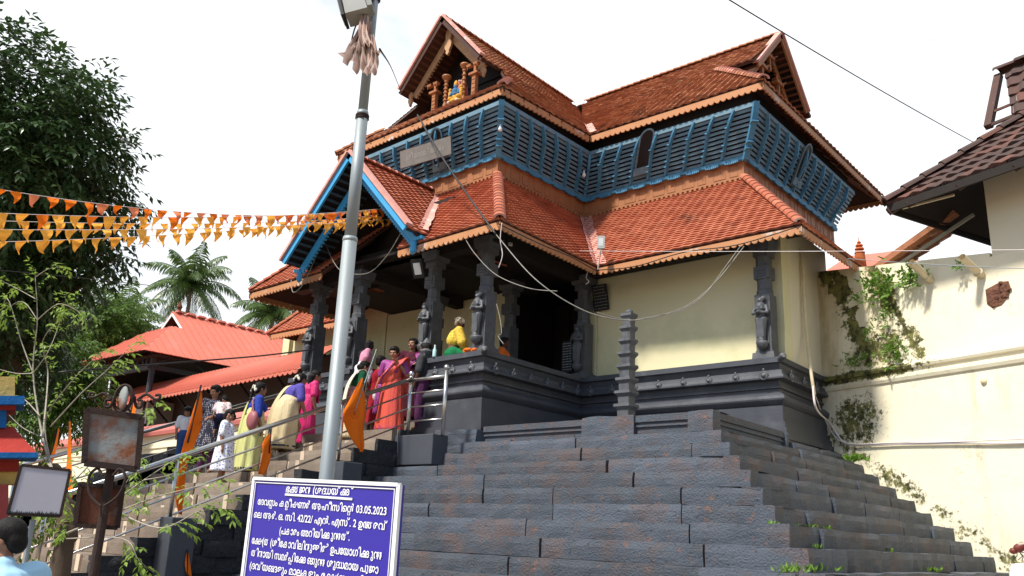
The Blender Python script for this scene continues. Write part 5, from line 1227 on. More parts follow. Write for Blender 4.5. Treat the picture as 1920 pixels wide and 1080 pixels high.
m = MB(); c = q(231, 747); m.ell(c, (0.048, 0.02, 0.075), 14, 8); m.build('top_medallion', MT['rust'], RS, smooth=True)
m = MB(); c = q(231, 747); m.tube([c+CR*0.052*math.cos(t)+V((0, 0, 0.08*math.sin(t))) for t in [2*math.pi*k/20 for k in range(21)]], 0.010, 6); m.build('medallion_rim', MT['rust_dark'], RS)
def pl_(c, x, z): return c+V((CR.x, CR.y, 0)).normalized()*x+V((0, 0, z))
for sg in (-1, 1):
    m = MB(); base = q(231+sg*18, 762)
    m.tube(smooth_path([pl_(base, sg*x, z) for x, z in ((0, 0.06), (0.02, 0.0), (0.05, 0.0), (0.05, 0.035), (0.025, 0.04), (0.07, 0.075), (0.12, 0.05), (0.15, 0.05), (0.15, 0.075), (0.125, 0.07))], 5), 0.009, 6); m.build('scroll', MT['rust_dark'], RS)
    m = MB(); b2 = FPS(200+sg*10, 902, 0.02); m.tube(smooth_path([pl_(b2, sg*x, z) for x, z in ((0, 0.03), (0.035, 0.07), (0.075, 0.02), (0.05, -0.08), (-0.02, -0.14))], 5), 0.008, 6); m.build('scroll', MT['rust_dark'], RS)
# pale light box
FPL = face_plane(70, 920, 7.4)
LB = thing('light_box_sign', 'blank pale grey light box sign with rusted frame above the man in the blue shirt', 'sign board', (FPL(66, 985).x, FPL(66, 985).y, 0))
q = lambda x, y: FPL(x, y)
vert_board('panel', (q(40, 872), q(132, 882), q(113, 968), q(14, 964)), 0.07, LB, mat('pale_grey_acrylic', (0.46, 0.45, 0.50), (0.40, 0.39, 0.44), 2, 0.3, stains=[((0.06, 0.05, 0.045), 9, 0.72, 0.78)]), MT['rust_dark'], 0.014, 0.005)
m = MB(); p = FPL(60, 985, -0.06); m.tube([(p.x, p.y, 0), (p.x, p.y, p.z+0.04)], 0.02, 10); m.build('post', MT['galv'], LB)
m = MB()
for k in range(26):
    t = k/25; a = lerp(FPL(16, 960, .006), FPL(112, 964, .006), t); m.tri(a-CR*0.009-V((0, 0, .006)), a+CR*0.009-V((0, 0, .006)), a+CR*rnd(-.006, .006)+V((0, 0, rnd(0.006, 0.022))))
m.build('grime_fringe', MT['black'], LB)
# ================================================================ pavilion with red sheet roof, gallery and low wall on the left
def zat(x, y, z):
    d = ray(x, y); return CAM+d*((z-CAM.z)/d.z)
def ribbed(mb, e0, e1, t0, t1, pitch=0.28, th=0.03):
    "profiled sheet: flat pan with raised ribs running up the slope"
    e0, e1, t0, t1 = map(V, (e0, e1, t0, t1)); nrm = (e1-e0).cross((t0+t1)/2-(e0+e1)/2).normalized(); U = (e1-e0).normalized(); L_ = (e1-e0).length
    mb.hexa([e0-nrm*0.02, e1-nrm*0.02, t1-nrm*0.02, t0-nrm*0.02]+[e0, e1, t1, t0])
    T0 = (t0-e0).dot(U); T1 = (t1-e0).dot(U); n = int(L_/pitch); up = ((t0-e0)-U*T0)
    for k in range(n+1):
        u = L_*k/n; f = 1.0
        if u < T0: f = u/T0
        elif u > T1: f = (L_-u)/max(1e-6, L_-T1)
        if f < 0.03: continue
        a = e0+U*u+nrm*0.005; b = a+up*min(1, f); mb.beam(a-up.normalized()*0.02, b, 0.07, th, up=nrm)
MT['truss'] = mat('dark_blue_grey_steel', (0.035, 0.045, 0.055), (0.025, 0.03, 0.037), 5, 0.6)
PV = thing('red_roofed_pavilion', 'open pavilion with hipped red metal sheet roof and dark trusses, behind the stair', 'pavilion', (-27, 16, 0))
C0 = zat(270, 655, 6.6); C1 = V((-29.9, C0.y, 6.6)); XC = (C0.x+C1.x)/2
ap = at(325, 585, 'X', XC); zr = ap.z; yg = ap.y; yb = 40.0
half = C0.x-XC; run = (zr-6.6)/half; zg = 6.6+(zr-6.6)*0.64; hg = half*(1-0.64)
hipy = C0.y+half*0.64
m = MB(); ribbed(m, C1, C0, V((XC-hg, hipy, zg)), V((XC+hg, hipy, zg))); m.build('roof_sheet', MT['red_metal'], PV)
m = MB(); ribbed(m, C0, V((C0.x, yb, 6.6)), V((XC+hg, hipy, zg)), V((XC+hg, yb, zg))); m.build('roof_sheet', MT['red_metal'], PV)
m = MB(); ribbed(m, V((XC+hg, yg, zg)), V((XC+hg, yb, zg)), V((XC, yg, zr)), V((XC, yb, zr))); m.build('roof_sheet', MT['red_metal'], PV)
m = MB(); ribbed(m, V((C1.x, yb, 6.6)), C1, V((XC-hg, yb, zg)), V((XC-hg, hipy, zg))); ribbed(m, V((XC-hg, yb, zg)), V((XC-hg, yg, zg)), V((XC, yb, zr)), V((XC, yg, zr))); m.build('roof_sheet', MT['red_metal'], PV)
m = MB(); a = V((XC, yg, zr))
for sg in (-1, 1): m.beam(a-V((0, 0.02, 0.08)), V((XC+sg*hg*1.05, yg-0.02, zg-0.1)), 0.03, 0.09)
for k in range(0):
    for sg in (-1, 1): c = lerp(a, V((XC+sg*hg, yg, zg)), (k+0.5)/9)-V((0, 0.02, 0.2)); m.box(c, (0.08, 0.02, 0.1))
m.build('gable_trim', MT['white_paint'], PV)
m = MB(); m.prism([V((XC, yg+0.3, zr-0.05)), V((XC-hg, yg+0.3, zg)), V((XC+hg, yg+0.3, zg))], (0, 0.05, 0)); m.build('gable_panel', MT['wood_dark'], PV)
m = MB()
for k in range(60): m.box((XC, yg+0.25+k*0.4, zr+0.05), (0.22, 0.34, 0.07), top=0.7)
m.build('ridge_cap', MT['red_metal'], PV)
m = MB(); m.lathe([(0.12, 0), (0.06, 0.1), (0.1, 0.2), (0.02, 0.4)], a+V((0, 0.2, 0.02)), 10); m.build('finial', MT['rust_red'], PV)
for x, y in ((C0.x-0.7, C0.y+0.7), (C1.x+0.7, C0.y+0.7), (C0.x-0.7, C0.y+6), (C1.x+0.7, C0.y+6), (C0.x-0.7, C0.y+12)):
    m = MB(); m.tube([(x, y, 0), (x, y, 6.8)], 0.09, 10); m.build('post', MT['truss'], PV)
tr = MB(); 
for (a, b) in ((C1+V((0.6, 0.7, -0.35)), C0+V((-0.6, 0.7, -0.35))), (C0+V((-0.7, 0.5, -0.35)), V((C0.x-0.7, C0.y+14, 6.25)))):
    tr.beam(a, b, 0.1, 0.14); tr.beam(a+V((0, 0, 0.55)), b+V((0, 0, 0.55)), 0.08, 0.08); n = 12
    for k in range(n): tr.beam(lerp(a, b, k/n)+V((0, 0, 0.55*(k % 2))), lerp(a, b, (k+1)/n)+V((0, 0, 0.55*((k+1) % 2))), 0.05, 0.05)
tr.build('truss', MT['truss'], PV)
m = MB(); m.box((XC, C0.y+9, 6.56), (half*2-0.3, 17, 0.04)); m.box((XC, C0.y+4.5, 5.6), (half*2-1.6, 0.1, 1.9)); m.box((C1.x+0.9, C0.y+9, 5.85), (0.1, 16, 1.5)); m.box((XC, C0.y+7.5, 5.85), (half*2-1.6, 0.1, 1.5)); m.build('ceiling', MT['wood_black'], PV)  # ceiling, with added dark panels standing in for the shade under the roof
m = MB(); w0 = zat(190, 752, 5.3); w1 = zat(235, 722, 5.75)
m.box((XC-0.3, C0.y+0.8, 4.85), (half*2-0.4, 0.3, 0.75)); m.box((C0.x-0.8, C0.y+5, 4.85), (0.3, 8, 0.75)); m.box((XC-0.3, C0.y+1.6, 2.5), (half*2-1.2, 0.3, 4.9)); m.build('parapet', MT['white'], PV)
# gallery with lean-to red roof
GL = thing('red_roofed_gallery', 'long lean-to gallery with red metal sheet roof and shaded wall below the pavilion', 'gallery', (-22, 12, 0))
e0, e1 = zat(100, 780, 5.1), zat(562, 691, 5.1); t0, t1 = zat(285, 736, 6.05), zat(640, 614, 6.05)
t0 = e0+(t1-e1)*1.0; t0.z = 6.05; t1 = e1+V((-0.5, 1.5, 0.95)); t0 = e0+V((-0.1, 1.5, 0.95))
m = MB(); ribbed(m, e0, e1, t0, t1, 0.22); m.build('roof_sheet', MT['red_metal'], GL)
m = MB(); scallop(m, e0-V((0, 0.03, 0.02)), e1-V((0, 0.03, 0.02)), h=0.03, sc=0.06, sp=0.22, th=0.02)
m.build('eave_trim', MT['red_metal'], GL)
gd = (e1-e0).normalized(); gn = V((-gd.y, gd.x, 0))
m = MB()
for a, b, z0, z1, o in ((0, 1, 0, 5.8, 1.4),):
    P = [lerp(e0, e1, a)+gn*o, lerp(e0, e1, b)+gn*o]
    m.hexa([V((P[0].x, P[0].y, 0)), V((P[1].x, P[1].y, 0)), V((P[1].x, P[1].y, 0))+gn*0.2, V((P[0].x, P[0].y, 0))+gn*0.2]+[V((P[0].x, P[0].y, z1)), V((P[1].x, P[1].y, z1)), V((P[1].x, P[1].y, z1))+gn*0.2, V((P[0].x, P[0].y, z1))+gn*0.2])
m.build('wall', mat('shade_brown_wall', (0.16, 0.145, 0.13), (0.12, 0.11, 0.10), 2, 0.9), GL)  # grey brown puts the shade under the lean-to roof into the colour
for k in range(9):
    m = MB(); a = lerp(e0, e1, (k+0.3)/9)+gn*0.15; m.beam(a-V((0, 0, 0.03)), a+gn*1.2-V((0, 0, 1.1)), 0.05, 0.05); m.beam(a-V((0, 0, 0.06)), a+gn*1.3+V((0, 0, 0.72)), 0.05, 0.06); m.build('strut', MT['black'], GL)
BW = thing('boundary_wall', 'long low cream wall with dull red rounded coping below the gallery', 'wall', (-22, 11, 0))
a, b = zat(40, 838, 4.15), zat(640, 748, 4.15); d = (b-a).normalized(); n_ = V((-d.y, d.x, 0)); L_ = (b-a).length; rz = math.atan2(d.y, d.x)
a = a-d*8; L_ += 8; mid = (a+b)/2
m = MB(); m.box((mid.x, mid.y, 1.95), (L_, 0.25, 3.9), rz); m.build('wall_body', MT['cream'], BW)
m = MB()
for z, o in ((3.55, 0.16), (3.42, 0.15)): m.box((mid.x, mid.y, z), (L_, 2*o, 0.06), rz)
m.build('moulding', MT['cream'], BW)
m = MB(); P = [(0.24, 3.86), (0.26, 3.95), (0.20, 4.08), (0.0, 4.2), (-0.2, 4.08), (-0.26, 3.95), (-0.24, 3.86)]
m.prism([a+n_*o+V((0, 0, z-a.z)) for o, z in P], d*L_); m.build('coping', MT['pink_wall'], BW, recalc=True)
# dark stepped cheek on the far side of the granite flight
CK = thing('stone_cheek', 'black painted stepped stone blocks along the far left side of the granite flight', 'stone wall', (-15.2, 7, 0))
for j in range(2, 11):
    m = MB(); z = 3.4-0.2*j; y = 9.4-0.455*j; blocks(m, (-15.9, y-0.1), (-14.9, y-0.1), max(0, z-0.4), z, 0.5, (0, 1, 0), 0.45, 0.6); m.box((-15.4, y+0.18, z/2-0.02), (0.98, 0.46, z-0.05)); m.build('stone_course', MT['stone_side'], CK)
# painted little shrine at the far left
PS = thing('painted_shrine', 'small shrine painted yellow, blue and red at the left edge of the picture', 'shrine', V((atd(20, 800, 9).x, atd(20, 800, 9).y, 0)))
yl, bl, rd = cloth('yellow_wall_paint', (0.62, 0.42, 0.13)), cloth('blue_wall_paint', (0.02, 0.15, 0.42)), cloth('red_wall_paint', (0.36, 0.04, 0.03))
FPQ = face_plane(20, 800, 9.0); QN = (CAM-FPQ(20, 800)); QN.z = 0; QN.normalize()
def sbox(x0, x1, y0, y1, m_, nm, dep=0.5, fwd=0.0):
    f = lambda x, y: FPQ(x, y, fwd); a, b, c, d = f(x0-160, y1), f(x1, y1), f(x1, y0), f(x0-160, y0)
    m = MB(); m.hexa([a, b, b-QN*dep, a-QN*dep, d, c, c-QN*dep, d-QN*dep]); return m.build(nm, m_, PS, recalc=True)
sbox(-40, 28, 706, 742, yl, 'parapet', 0.4, -0.1); sbox(-40, 46, 742, 758, bl, 'cornice', 0.6, 0.1); sbox(-40, 30, 758, 768, rd, 'fascia_band', 0.5); sbox(-40, 12, 768, 802, bl, 'wall', 0.4, -0.05)
m = MB(); f = FPQ; a, b = f(-200, 848, 0.25), f(70, 850, 0.25); c, d = f(24, 800, -0.1), f(-200, 796, -0.1)
m.hexa([a, b, b-QN*0.6, a-QN*0.6, d, c, c-QN*0.2, d-QN*0.2]); m.build('roof', rd, PS, recalc=True)
sbox(-40, 72, 848, 858, bl, 'eave_band', 0.7, 0.27); sbox(-40, 36, 858, 884, rd, 'lower_band', 0.4, 0.0); sbox(-40, 34, 884, 908, yl, 'lower_wall', 0.35, -0.05); sbox(-40, 16, 908, 1250, cloth('pink_red_paint', (0.4, 0.08, 0.08)), 'base', 0.5, 0.05)
# ================================================================ trees
def leafy(mb, p, d, n, L_, W_, droop=0.5, spread=0.9):
    "twig with alternate leaves"
    p = V(p); d = V(d).normalized()
    for i in range(n):
        d = (d+V((0, 0, -droop*0.12))+rdir()*0.12).normalized(); p = p+d*L_*0.36
        side = d.cross(V((0, 0, 1))); 
        if side.length < 0.1: side = V((1, 0, 0))
        side.normalize(); q = (d*0.7+side*(spread if i % 2 else -spread)+V((0, 0, rnd(-0.5, 0.25)-droop*0.4))+rdir()*0.25).normalized()
        leaf_quad(mb, p, q, V((0, 0, 1))+rdir()*0.45, L_*rnd(0.75, 1.15), W_*rnd(0.8, 1.15))
    leaf_quad(mb, p, d, V((0, 0, 1))+rdir()*0.3, L_, W_)
def tree(name, label, base, blobs, nt, L_, W_, m_, group=None, trunk_r=0.25, bark='bark', cat='tree', per=9, limbs=10, shell=0.55):
    base = V(base); t = thing(name, label, cat, base, group)
    cen = sum((b[0] for b in blobs), V((0, 0, 0)))/len(blobs); tr = MB()
    top = V((cen.x*0.6+base.x*0.4, cen.y*0.6+base.y*0.4, cen.z-0.2*(cen.z-base.z)))
    path = smooth_path([base, lerp(base, top, 0.35)+V((rnd(-.2, .2), rnd(-.2, .2), 0)), lerp(base, top, 0.7)+V((rnd(-.2, .2), rnd(-.2, .2), 0)), top], 5)
    tr.tube(path, [trunk_r*(1.15-0.75*i/(len(path)-1)) for i in range(len(path))], 10); tr.build('trunk', MT[bark], t, smooth=True)
    lb = MB()
    for i in range(limbs):
        b = blobs[i % len(blobs)]; s = lerp(path[len(path)//2], path[-1], rnd(0, 1)); e = b[0]+V((rnd(-.5, .5)*b[1], rnd(-.5, .5)*b[1], rnd(-.3, .6)*b[1]))
        pts = smooth_path([s, lerp(s, e, 0.5)+V((0, 0, 0.12*(e-s).length)), e], 5); lb.tube(pts, [trunk_r*0.42*(1-0.85*k/(len(pts)-1)) for k in range(len(pts))], 6)
    lb.build('limbs', MT[bark], t, smooth=True)
    mb = MB(); tot = sum(b[1]**2 for b in blobs)
    for c, r in blobs:
        for i in range(int(nt*r*r/tot)):
            v = rdir(); v.z *= 0.85; rr = r*(shell+(1-shell)*random.random()**0.6)
            if noise.noise((c+v*rr)*(1.6/max(0.6, r))) < -0.22: continue
            p = c+v*rr; d = (v+V((0, 0, -0.25))+rdir()*0.5)
            leafy(mb, p, d, per, L_, W_)
    mb.build('crown', MT[m_], t); return t
def blob(px, py, rpx, dist, dd=0.0):
    p = atd(px, py, dist+dd); return (p, rpx*dist/FPX)
D1 = 18.0
bl1 = [blob(*b) for b in ((15, 165, 90, D1, 0), (80, 190, 75, D1, -1), (118, 145, 38, D1, 0.5), (135, 190, 40, D1, 0), (105, 265, 85, D1, -1), (178, 290, 48, D1, 0), (212, 278, 22, D1, 0.5), (20, 330, 115, D1, -1), (130, 360, 85, D1, -0.5), (200, 368, 36, D1, 0), (222, 356, 18, D1, 0), (75, 445, 95, D1, 0), (165, 455, 52, D1, 0), (205, 478, 20, D1, 0), (0, 500, 100, D1, 0), (75, 550, 70, D1, 1), (130, 520, 34, D1, 0), (10, 620, 75, D1, 1), (60, 640, 50, D1, 1), (-20, 700, 70, D1, 1), (-90, 250, 150, D1, 0), (-90, 480, 150, D1, 0.5), (0, 80, 35, D1, 0))]
tree('broadleaf_tree', 'huge dark glossy leaved tree filling the left side above the pavilion', atd(-40, 1000, D1+1.5)*1.0-V((0, 0, atd(-40, 1000, D1+1.5).z)), bl1, 4600, 0.18, 0.070, 'leaf_dark', trunk_r=0.42, per=9, limbs=22, shell=0.35)
bl2 = [blob(*b) for b in ((200, 600, 60, 36, 0), (240, 640, 42, 36, 0), (165, 640, 45, 36, 0), (270, 615, 18, 36, 0), (215, 560, 26, 36, 0), (130, 600, 30, 36, 0))]
p = atd(200, 800, 36); tree('feathery_tree', 'light green feathery tree beyond the red roof, left of the tall palm', (p.x, p.y, 0), bl2, 1500, 0.24, 0.07, 'leaf_mid', 'trees behind the pavilion', 0.2, per=10, shell=0.1)
bl3 = [blob(*b) for b in ((90, 700, 55, 26, 0), (140, 740, 40, 26, 0), (50, 760, 55, 26, 0), (110, 650, 38, 26, 0), (165, 770, 28, 26, 0), (160, 700, 24, 26, 0))]
p = atd(100, 850, 26); tree('bushy_tree', 'mid green bushy tree between the big tree and the pavilion eave', (p.x, p.y, 0), bl3, 1900, 0.17, 0.055, 'leaf_mid', 'trees behind the pavilion', 0.15, per=9, shell=0.15)
def palm(label, px, py, dist, fl, n, group='coconut palms behind the red roofs', lean=0.0, seed=1):
    random.seed(seed); c = atd(px, py, dist); t = thing('coconut_palm', label, 'palm tree', (c.x, c.y, 0), group)
    tr = MB(); tr.tube(smooth_path([(c.x+lean, c.y, 0), (c.x+lean*0.4, c.y, c.z*0.6), c-V((0, 0, 0.1))], 6), [0.22-0.01*k for k in range(13)], 10); tr.build('trunk', MT['palm_trunk'], t, smooth=True)
    for i in range(n):
        az = 2*math.pi*(i*0.382)+rnd(-.2, .2); el = R(80-118*i/n+rnd(-6, 6)); L_ = fl*rnd(0.85, 1.1)*(0.85 if el > R(55) else 1)
        d = V((math.cos(az)*math.cos(el), math.sin(az)*math.cos(el), math.sin(el))); p = V(c); pts = [p.copy()]; N = 14
        for k in range(N): d = (d+V((0, 0, -0.065-0.075*k/N*1.5))).normalized(); p = p+d*L_/N; pts.append(p.copy())
        mb = MB(); mb.tube(pts, [0.035*(1-0.8*k/N) for k in range(N+1)], 4)
        for k in range(1, N+1):
            for sub in range(3):
                q = lerp(pts[k-1], pts[k], sub/3); dd = (pts[k]-pts[k-1]).normalized(); s = dd.cross(V((0, 0, 1)))
                if s.length < 0.05: s = V((math.sin(az), -math.cos(az), 0))
                s.normalize(); ll = fl*0.26*math.sin(math.pi*min(1, 0.12+0.9*(k/N)))**0.6*rnd(0.8, 1.1)
                for sg in (-1, 1):
                    v = (s*sg*0.85+dd*0.55+V((0, 0, -0.5-0.4*random.random()))).normalized(); w = dd*0.035*fl/3
                    m1 = q+v*ll*0.55; e = q+(v+V((0, 0, -0.28))).normalized()*ll
                    mb.add([q-w*0.4, q+w*0.4, m1+w, m1-w, e], [(0, 1, 2, 3), (3, 2, 4)])
        mb.build('frond', MT['leaf_palm'], t)
    m = MB()
    for k in range(6): m.ell(c+V((rnd(-.25, .25), rnd(-.25, .25), rnd(-.35, -.1))), (0.14, 0.14, 0.17), 8, 6)
    m.build('coconuts', MT['bark'], t, smooth=True)
palm('tall coconut palm rising clear above the red pavilion ridge', 360, 530, 60, 3.9, 26, seed=3)
palm('coconut palm half hidden behind the temple eave at centre left', 512, 585, 55, 3.5, 24, seed=9)
palm('coconut palm mostly hidden behind the feathery light green tree', 232, 598, 58, 3.5, 22, seed=14)
random.seed(21)
# sapling with pale bare twigs close to the camera
SPB = at(118, 1075, 'Y', 3.4)
SG = thing('sapling', 'near sapling with knobbly trunk, pale bare twigs and sparse light green leaves', 'tree', (SPB.x, 3.4, 0))
q = lambda x, y, o=0.0: at(x, y, 'Y', 3.4+o)
m = MB(); m.tube(smooth_path([(SPB.x, 3.4, 0), q(112, 1070), q(125, 990), q(112, 930), q(98, 880)], 6), [0.10, 0.09, 0.085, 0.08, 0.075]*5, 10); m.build('trunk', MT['bark'], SG, smooth=True)
tw = [([(98, 880), (80, 820), (62, 700), (70, 600), (66, 520)], .9), ([(62, 700), (40, 640), (14, 560), (0, 600)], .5), ([(80, 820), (90, 700), (80, 640), (120, 590)], .6), ([(98, 880), (85, 790), (130, 720), (190, 660)], .6), ([(95, 800), (150, 740), (205, 690), (240, 655)], .55),
      ([(62, 700), (30, 700), (-10, 690)], .5), ([(70, 600), (40, 565), (0, 590)], .4), ([(70, 600), (110, 570), (150, 585)], .4), ([(66, 520), (90, 505), (118, 500)], .35), ([(66, 560), (30, 540), (0, 525)], .3), ([(75, 780), (40, 745), (0, 740)], .5), ([(80, 820), (40, 800), (0, 760)], .4),
      ([(112, 930), (180, 860), (250, 800), (290, 760)], .5), ([(125, 990), (200, 950), (270, 900), (330, 860)], .7), ([(125, 1000), (220, 960), (300, 930), (400, 905)], .7), ([(220, 960), (300, 990), (370, 960), (410, 955)], .5), ([(200, 950), (240, 900), (262, 860)], .45), ([(125, 1010), (230, 1010), (260, 1050), (290, 1075)], .4), ([(62, 700), (90, 660), (110, 610), (125, 560)], .4), ([(98, 880), (70, 850), (20, 830)], .5), ([(270, 900), (320, 890), (350, 870)], .4)]
tm = MB(); lf = MB()
for pts, th in tw:
    P = smooth_path([q(x, y, rnd(-.18, .18)) for x, y in pts], 6); N = len(P)
    tm.tube(P, [0.013*th*(1.1-0.85*k/(N-1)) for k in range(N)], 6)
    for k in range(N//3, N):
        if random.random() < (0.72 if pts[0][1] < 920 else 0.9): leafy(lf, P[k], rdir()*0.6+(P[min(k+1, N-1)]-P[k-1]).normalized()*0.8, random.choice((4, 5, 7)), 0.066, 0.028, 0.9, 0.8)
    leafy(lf, P[-1], (P[-1]-P[-2]), 8, 0.066, 0.028, 1.0)
tm.build('twigs', MT['bark_pale'], SG, smooth=True)
for cx, cy, n in ((110, 960, 26), (80, 930, 14), (60, 1010, 16), (140, 900, 12)):
    for k in range(n): leafy(lf, q(cx+rnd(-28, 28), cy+rnd(-35, 35), rnd(-.25, .1)), rdir(), 6, 0.07, 0.03, 0.9)
lf.build('leaves', MT['leaf_pale'], SG)
# ================================================================ bunting strings
random.seed(5)
BE = at(722, 400, 'Y', 10.25)
def bunting(label, pL, pR, sg_, n, fl, mats, dense=1.0):
    t = thing('bunting', label, 'bunting', pL, 'strings of saffron pennants'); P = sag(pL, pR, sg_, 40)
    m = MB(); m.tube(P, 0.004, 5); m.build('cord', MT['white_cable'], t)
    for i in range(n):
        u = (i+0.5+rnd(-.12, .12))/n*40; k = min(39, int(u)); a = lerp(P[k], P[k+1], u-k); d = (P[k+1]-P[k]).normalized(); w = fl*rnd(0.6, 0.9); h = fl*rnd(0.65, 1.0)
        tw_ = rnd(-0.9, 0.9); side = V((d.y, -d.x, 0)); mb = MB(); N = 5; o = []
        for r in range(N+1):
            s = r/N; ww = w*(1-s)**0.85+0.004; c = a+V((0, 0, -h*s))+side*(0.10*math.sin(s*3+tw_*3)*s+0.05*tw_*s)+d*(w*0.35*s*s*tw_)
            ax = (d*math.cos(tw_*s*1.6)+side*math.sin(tw_*s*1.6)); o.append((c-ax*ww*0.5, c+side*0.03*math.sin(s*5+i), c+ax*ww*0.5))
        vs = [p for r in o for p in r]; mb.add(vs, [(3*r+j, 3*r+j+1, 3*r+3+j+1, 3*r+3+j) for r in range(N) for j in range(2)])
        mb.build('pennant', MT[random.choice(mats)], t, smooth=True)
    return t
S_, SL_, SP_ = 'saffron', 'saffron_light', 'saffron_pink'
bunting('uppermost pennant string with widely spaced small pennants', atd(-60, 345, 11.5), BE+V((0, 0, 0.10)), 0.25, 34, 0.20, [S_, SP_])
bunting('second pennant string from the top, closely set bright pennants', atd(-60, 397, 11.5), BE+V((0.1, -0.1, 0.05)), 0.12, 32, 0.22, [SL_, SL_, S_])
bunting('third pennant string from the top, crossing the second near the pole', atd(-60, 412, 12.0), BE+V((-0.2, 0.1, 0.02)), 0.10, 30, 0.20, [SL_])
bunting('fourth pennant string, second from the bottom', atd(-60, 430, 11.2), BE+V((0.0, 0.2, -0.05)), 0.08, 30, 0.21, [SL_])
bunting('lowest pennant string with pale orange pennants', atd(-60, 455, 11.8), BE+V((0.05, -0.2, -0.10)), 0.10, 30, 0.21, [SL_])
# ================================================================ saffron flags on sticks
def flag(label, stick, outline, m_='saffron', emblem=None, Y=6.0, group='saffron flags tied to the railings', lean=0.0, stick_m='black', r=0.012):
    "stick: two photo points; outline: cloth outline points (photo px) surveyed on the plane of the railing (axis X)"
    ax, val = Y; f = lambda x, y, o=0.0: at(x, y, ax, val+o)
    b, tp = f(*stick[1]), f(*stick[0]); t = thing('saffron_flag', label, 'flag', b, group)
    m = MB(); m.tube([b, tp], r, 7); m.build('stick', MT[stick_m], t)
    n = len(outline); L_ = [f(*p) for p in outline[0]]; Rr = [f(*p) for p in outline[1]]
    L_ = smooth_path(L_, 4); Rr = smooth_path(Rr, 4); N = min(len(L_), len(Rr)); W = 8; mb = MB(); vs = []
    nn = (tp-b).cross(Rr[N//2]-L_[N//2]).normalized(); wd = (Rr[N//2]-L_[N//2]).length
    for i in range(N):
        for k in range(W+1):
            s = k/W; vs.append(lerp(L_[i], Rr[i], s)+nn*(0.022*min(1, wd/0.3)*math.sin(s*7+i*0.55)*(0.4+i/N)))
    mb.add(vs, [(i*(W+1)+k, i*(W+1)+k+1, (i+1)*(W+1)+k+1, (i+1)*(W+1)+k) for i in range(N-1) for k in range(W)])
    c = mb.build('cloth', MT[m_], t, smooth=True); so_ = c.modifiers.new('s', 'SOLIDIFY'); so_.thickness = 0.003
    if emblem:
        ex, ey, er = emblem; o = f(ex, ey); e = MB(); uu = CR*0.9; 
        u1 = (Rr[N//2]-L_[N//2]).normalized(); v1 = nn.cross(u1)
        if v1.z < 0: v1 = -v1
        sgn = 1 if nn.dot(CAM-o) > 0 else -1; off = nn*sgn*0.055
        for k in range(40):
            a0 = 2*math.pi*k/40; 
            for r0, r1, w_ in ((0.86, 1.0, 0.5),): e.quad(*[o+off+u1*er*rr*math.cos(a)+v1*er*rr*math.sin(a) for rr, a in ((r0, a0), (r1, a0), (r1, a0+0.09), (r0, a0+0.09))])
        gl, fs = text_mesh('ॐ', er*1.0, 0, er*0.02)
        if gl:
            x0 = sum(v.x for v in gl)/len(gl); y0 = sum(v.y for v in gl)/len(gl); e.add([o+off+u1*(v.x-x0)+v1*(v.y-y0) for v in gl], fs)
        e.build('printed_emblem', MT['emblem'], t)
    return t
fx = ('X', RX+0.04)
flag('large saffron flag with a printed round emblem hanging beside the lamp pole', ((706, 655), (664, 775)), ([(678, 708), (655, 752), (641, 777), (648, 800), (668, 835), (676, 846)], [(680, 710), (684, 745), (684, 775), (683, 800), (683, 830), (678, 848)]), 'saffron', (661, 775, 0.085), ('X', RX+0.12), r=0.009, stick_m='galv')
flag('tall saffron flag with dark emblem draped over the lowest rail post', ((377, 722), (352, 830)), ([(376, 730), (362, 770), (350, 810), (334, 870), (327, 920), (333, 962)], [(379, 740), (379, 790), (370, 820), (352, 870), (346, 915), (340, 966)]), 'saffron', (372, 792, 0.045), ('X', RX-0.05))
flag('folded saffron flag hanging on the middle rail post behind the notice board', ((508, 805), (505, 850)), ([(505, 812), (493, 830), (491, 850), (484, 888)], [(508, 815), (509, 840), (505, 865), (496, 892)]), 'saffron', None, ('X', RX+0.06))
fl_ = ('Y', 6.0)
flag('narrow furled saffron flag left of the rusty board, the taller of two', ((131, 785), (124, 960)), ([(129, 790), (126, 850), (121, 930), (120, 960)], [(132, 790), (133, 850), (139, 920), (128, 950)]), 'saffron', None, fl_)
flag('short furled saffron flag left of the taller furled flag', ((110, 800), (92, 880)), ([(109, 803), (100, 840), (90, 872)], [(111, 803), (105, 845), (97, 878)]), 'saffron', None, fl_)
flag('small saffron flag peeking out behind the scroll of the rusty board', ((252, 737), (244, 790)), ([(250, 750), (246, 775), (240, 800)], [(253, 748), (254, 770), (252, 795)]), 'saffron', None, fl_)
flag('small orange pennant at the foot of the tall pillar', ((352, 1030), (350, 1082)), ([(351, 1032), (347, 1055), (349, 1075)], [(353, 1032), (357, 1060), (359, 1082)]), 'saffron', None, ('X', -10.05))
# ================================================================ cables, lamps and bulbs
cable('power_cable', 'thick pale cable sagging across the facade from the front corner to the right eave', [at(928, 437, 'Y', 9.63), at(1000, 520, 'Y', 9.5), at(1080, 575, 'Y', 9.8), at(1150, 598, 'Y', 10.2), at(1215, 597, 'Y', 10.8), at(1290, 572, 'Y', 11.6), at(1345, 525, 'Y', 12.2), at(1395, 462, 'Y', 12.62)], 0.0085, 'pale_cable')
cable('power_cable', 'black upper length of cable crossing the upper eave and name board', [at(783, 215, 'Y', 11.08), at(820, 280, 'Y', 10.4), at(870, 356, 'Y', 9.9), at(930, 440, 'Y', 9.62)], 0.018, 'black_cable')
cable('power_cable', 'thinner twisted cable twined along the thick sagging one at right', [at(1120, 586, 'Y', 10.0), at(1180, 600, 'Y', 10.5), at(1228, 592, 'Y', 10.9), at(1275, 582, 'Y', 11.4), at(1320, 553, 'Y', 11.9), at(1360, 500, 'Y', 12.3), at(1388, 462, 'Y', 12.6)], 0.006, 'pale_cable')
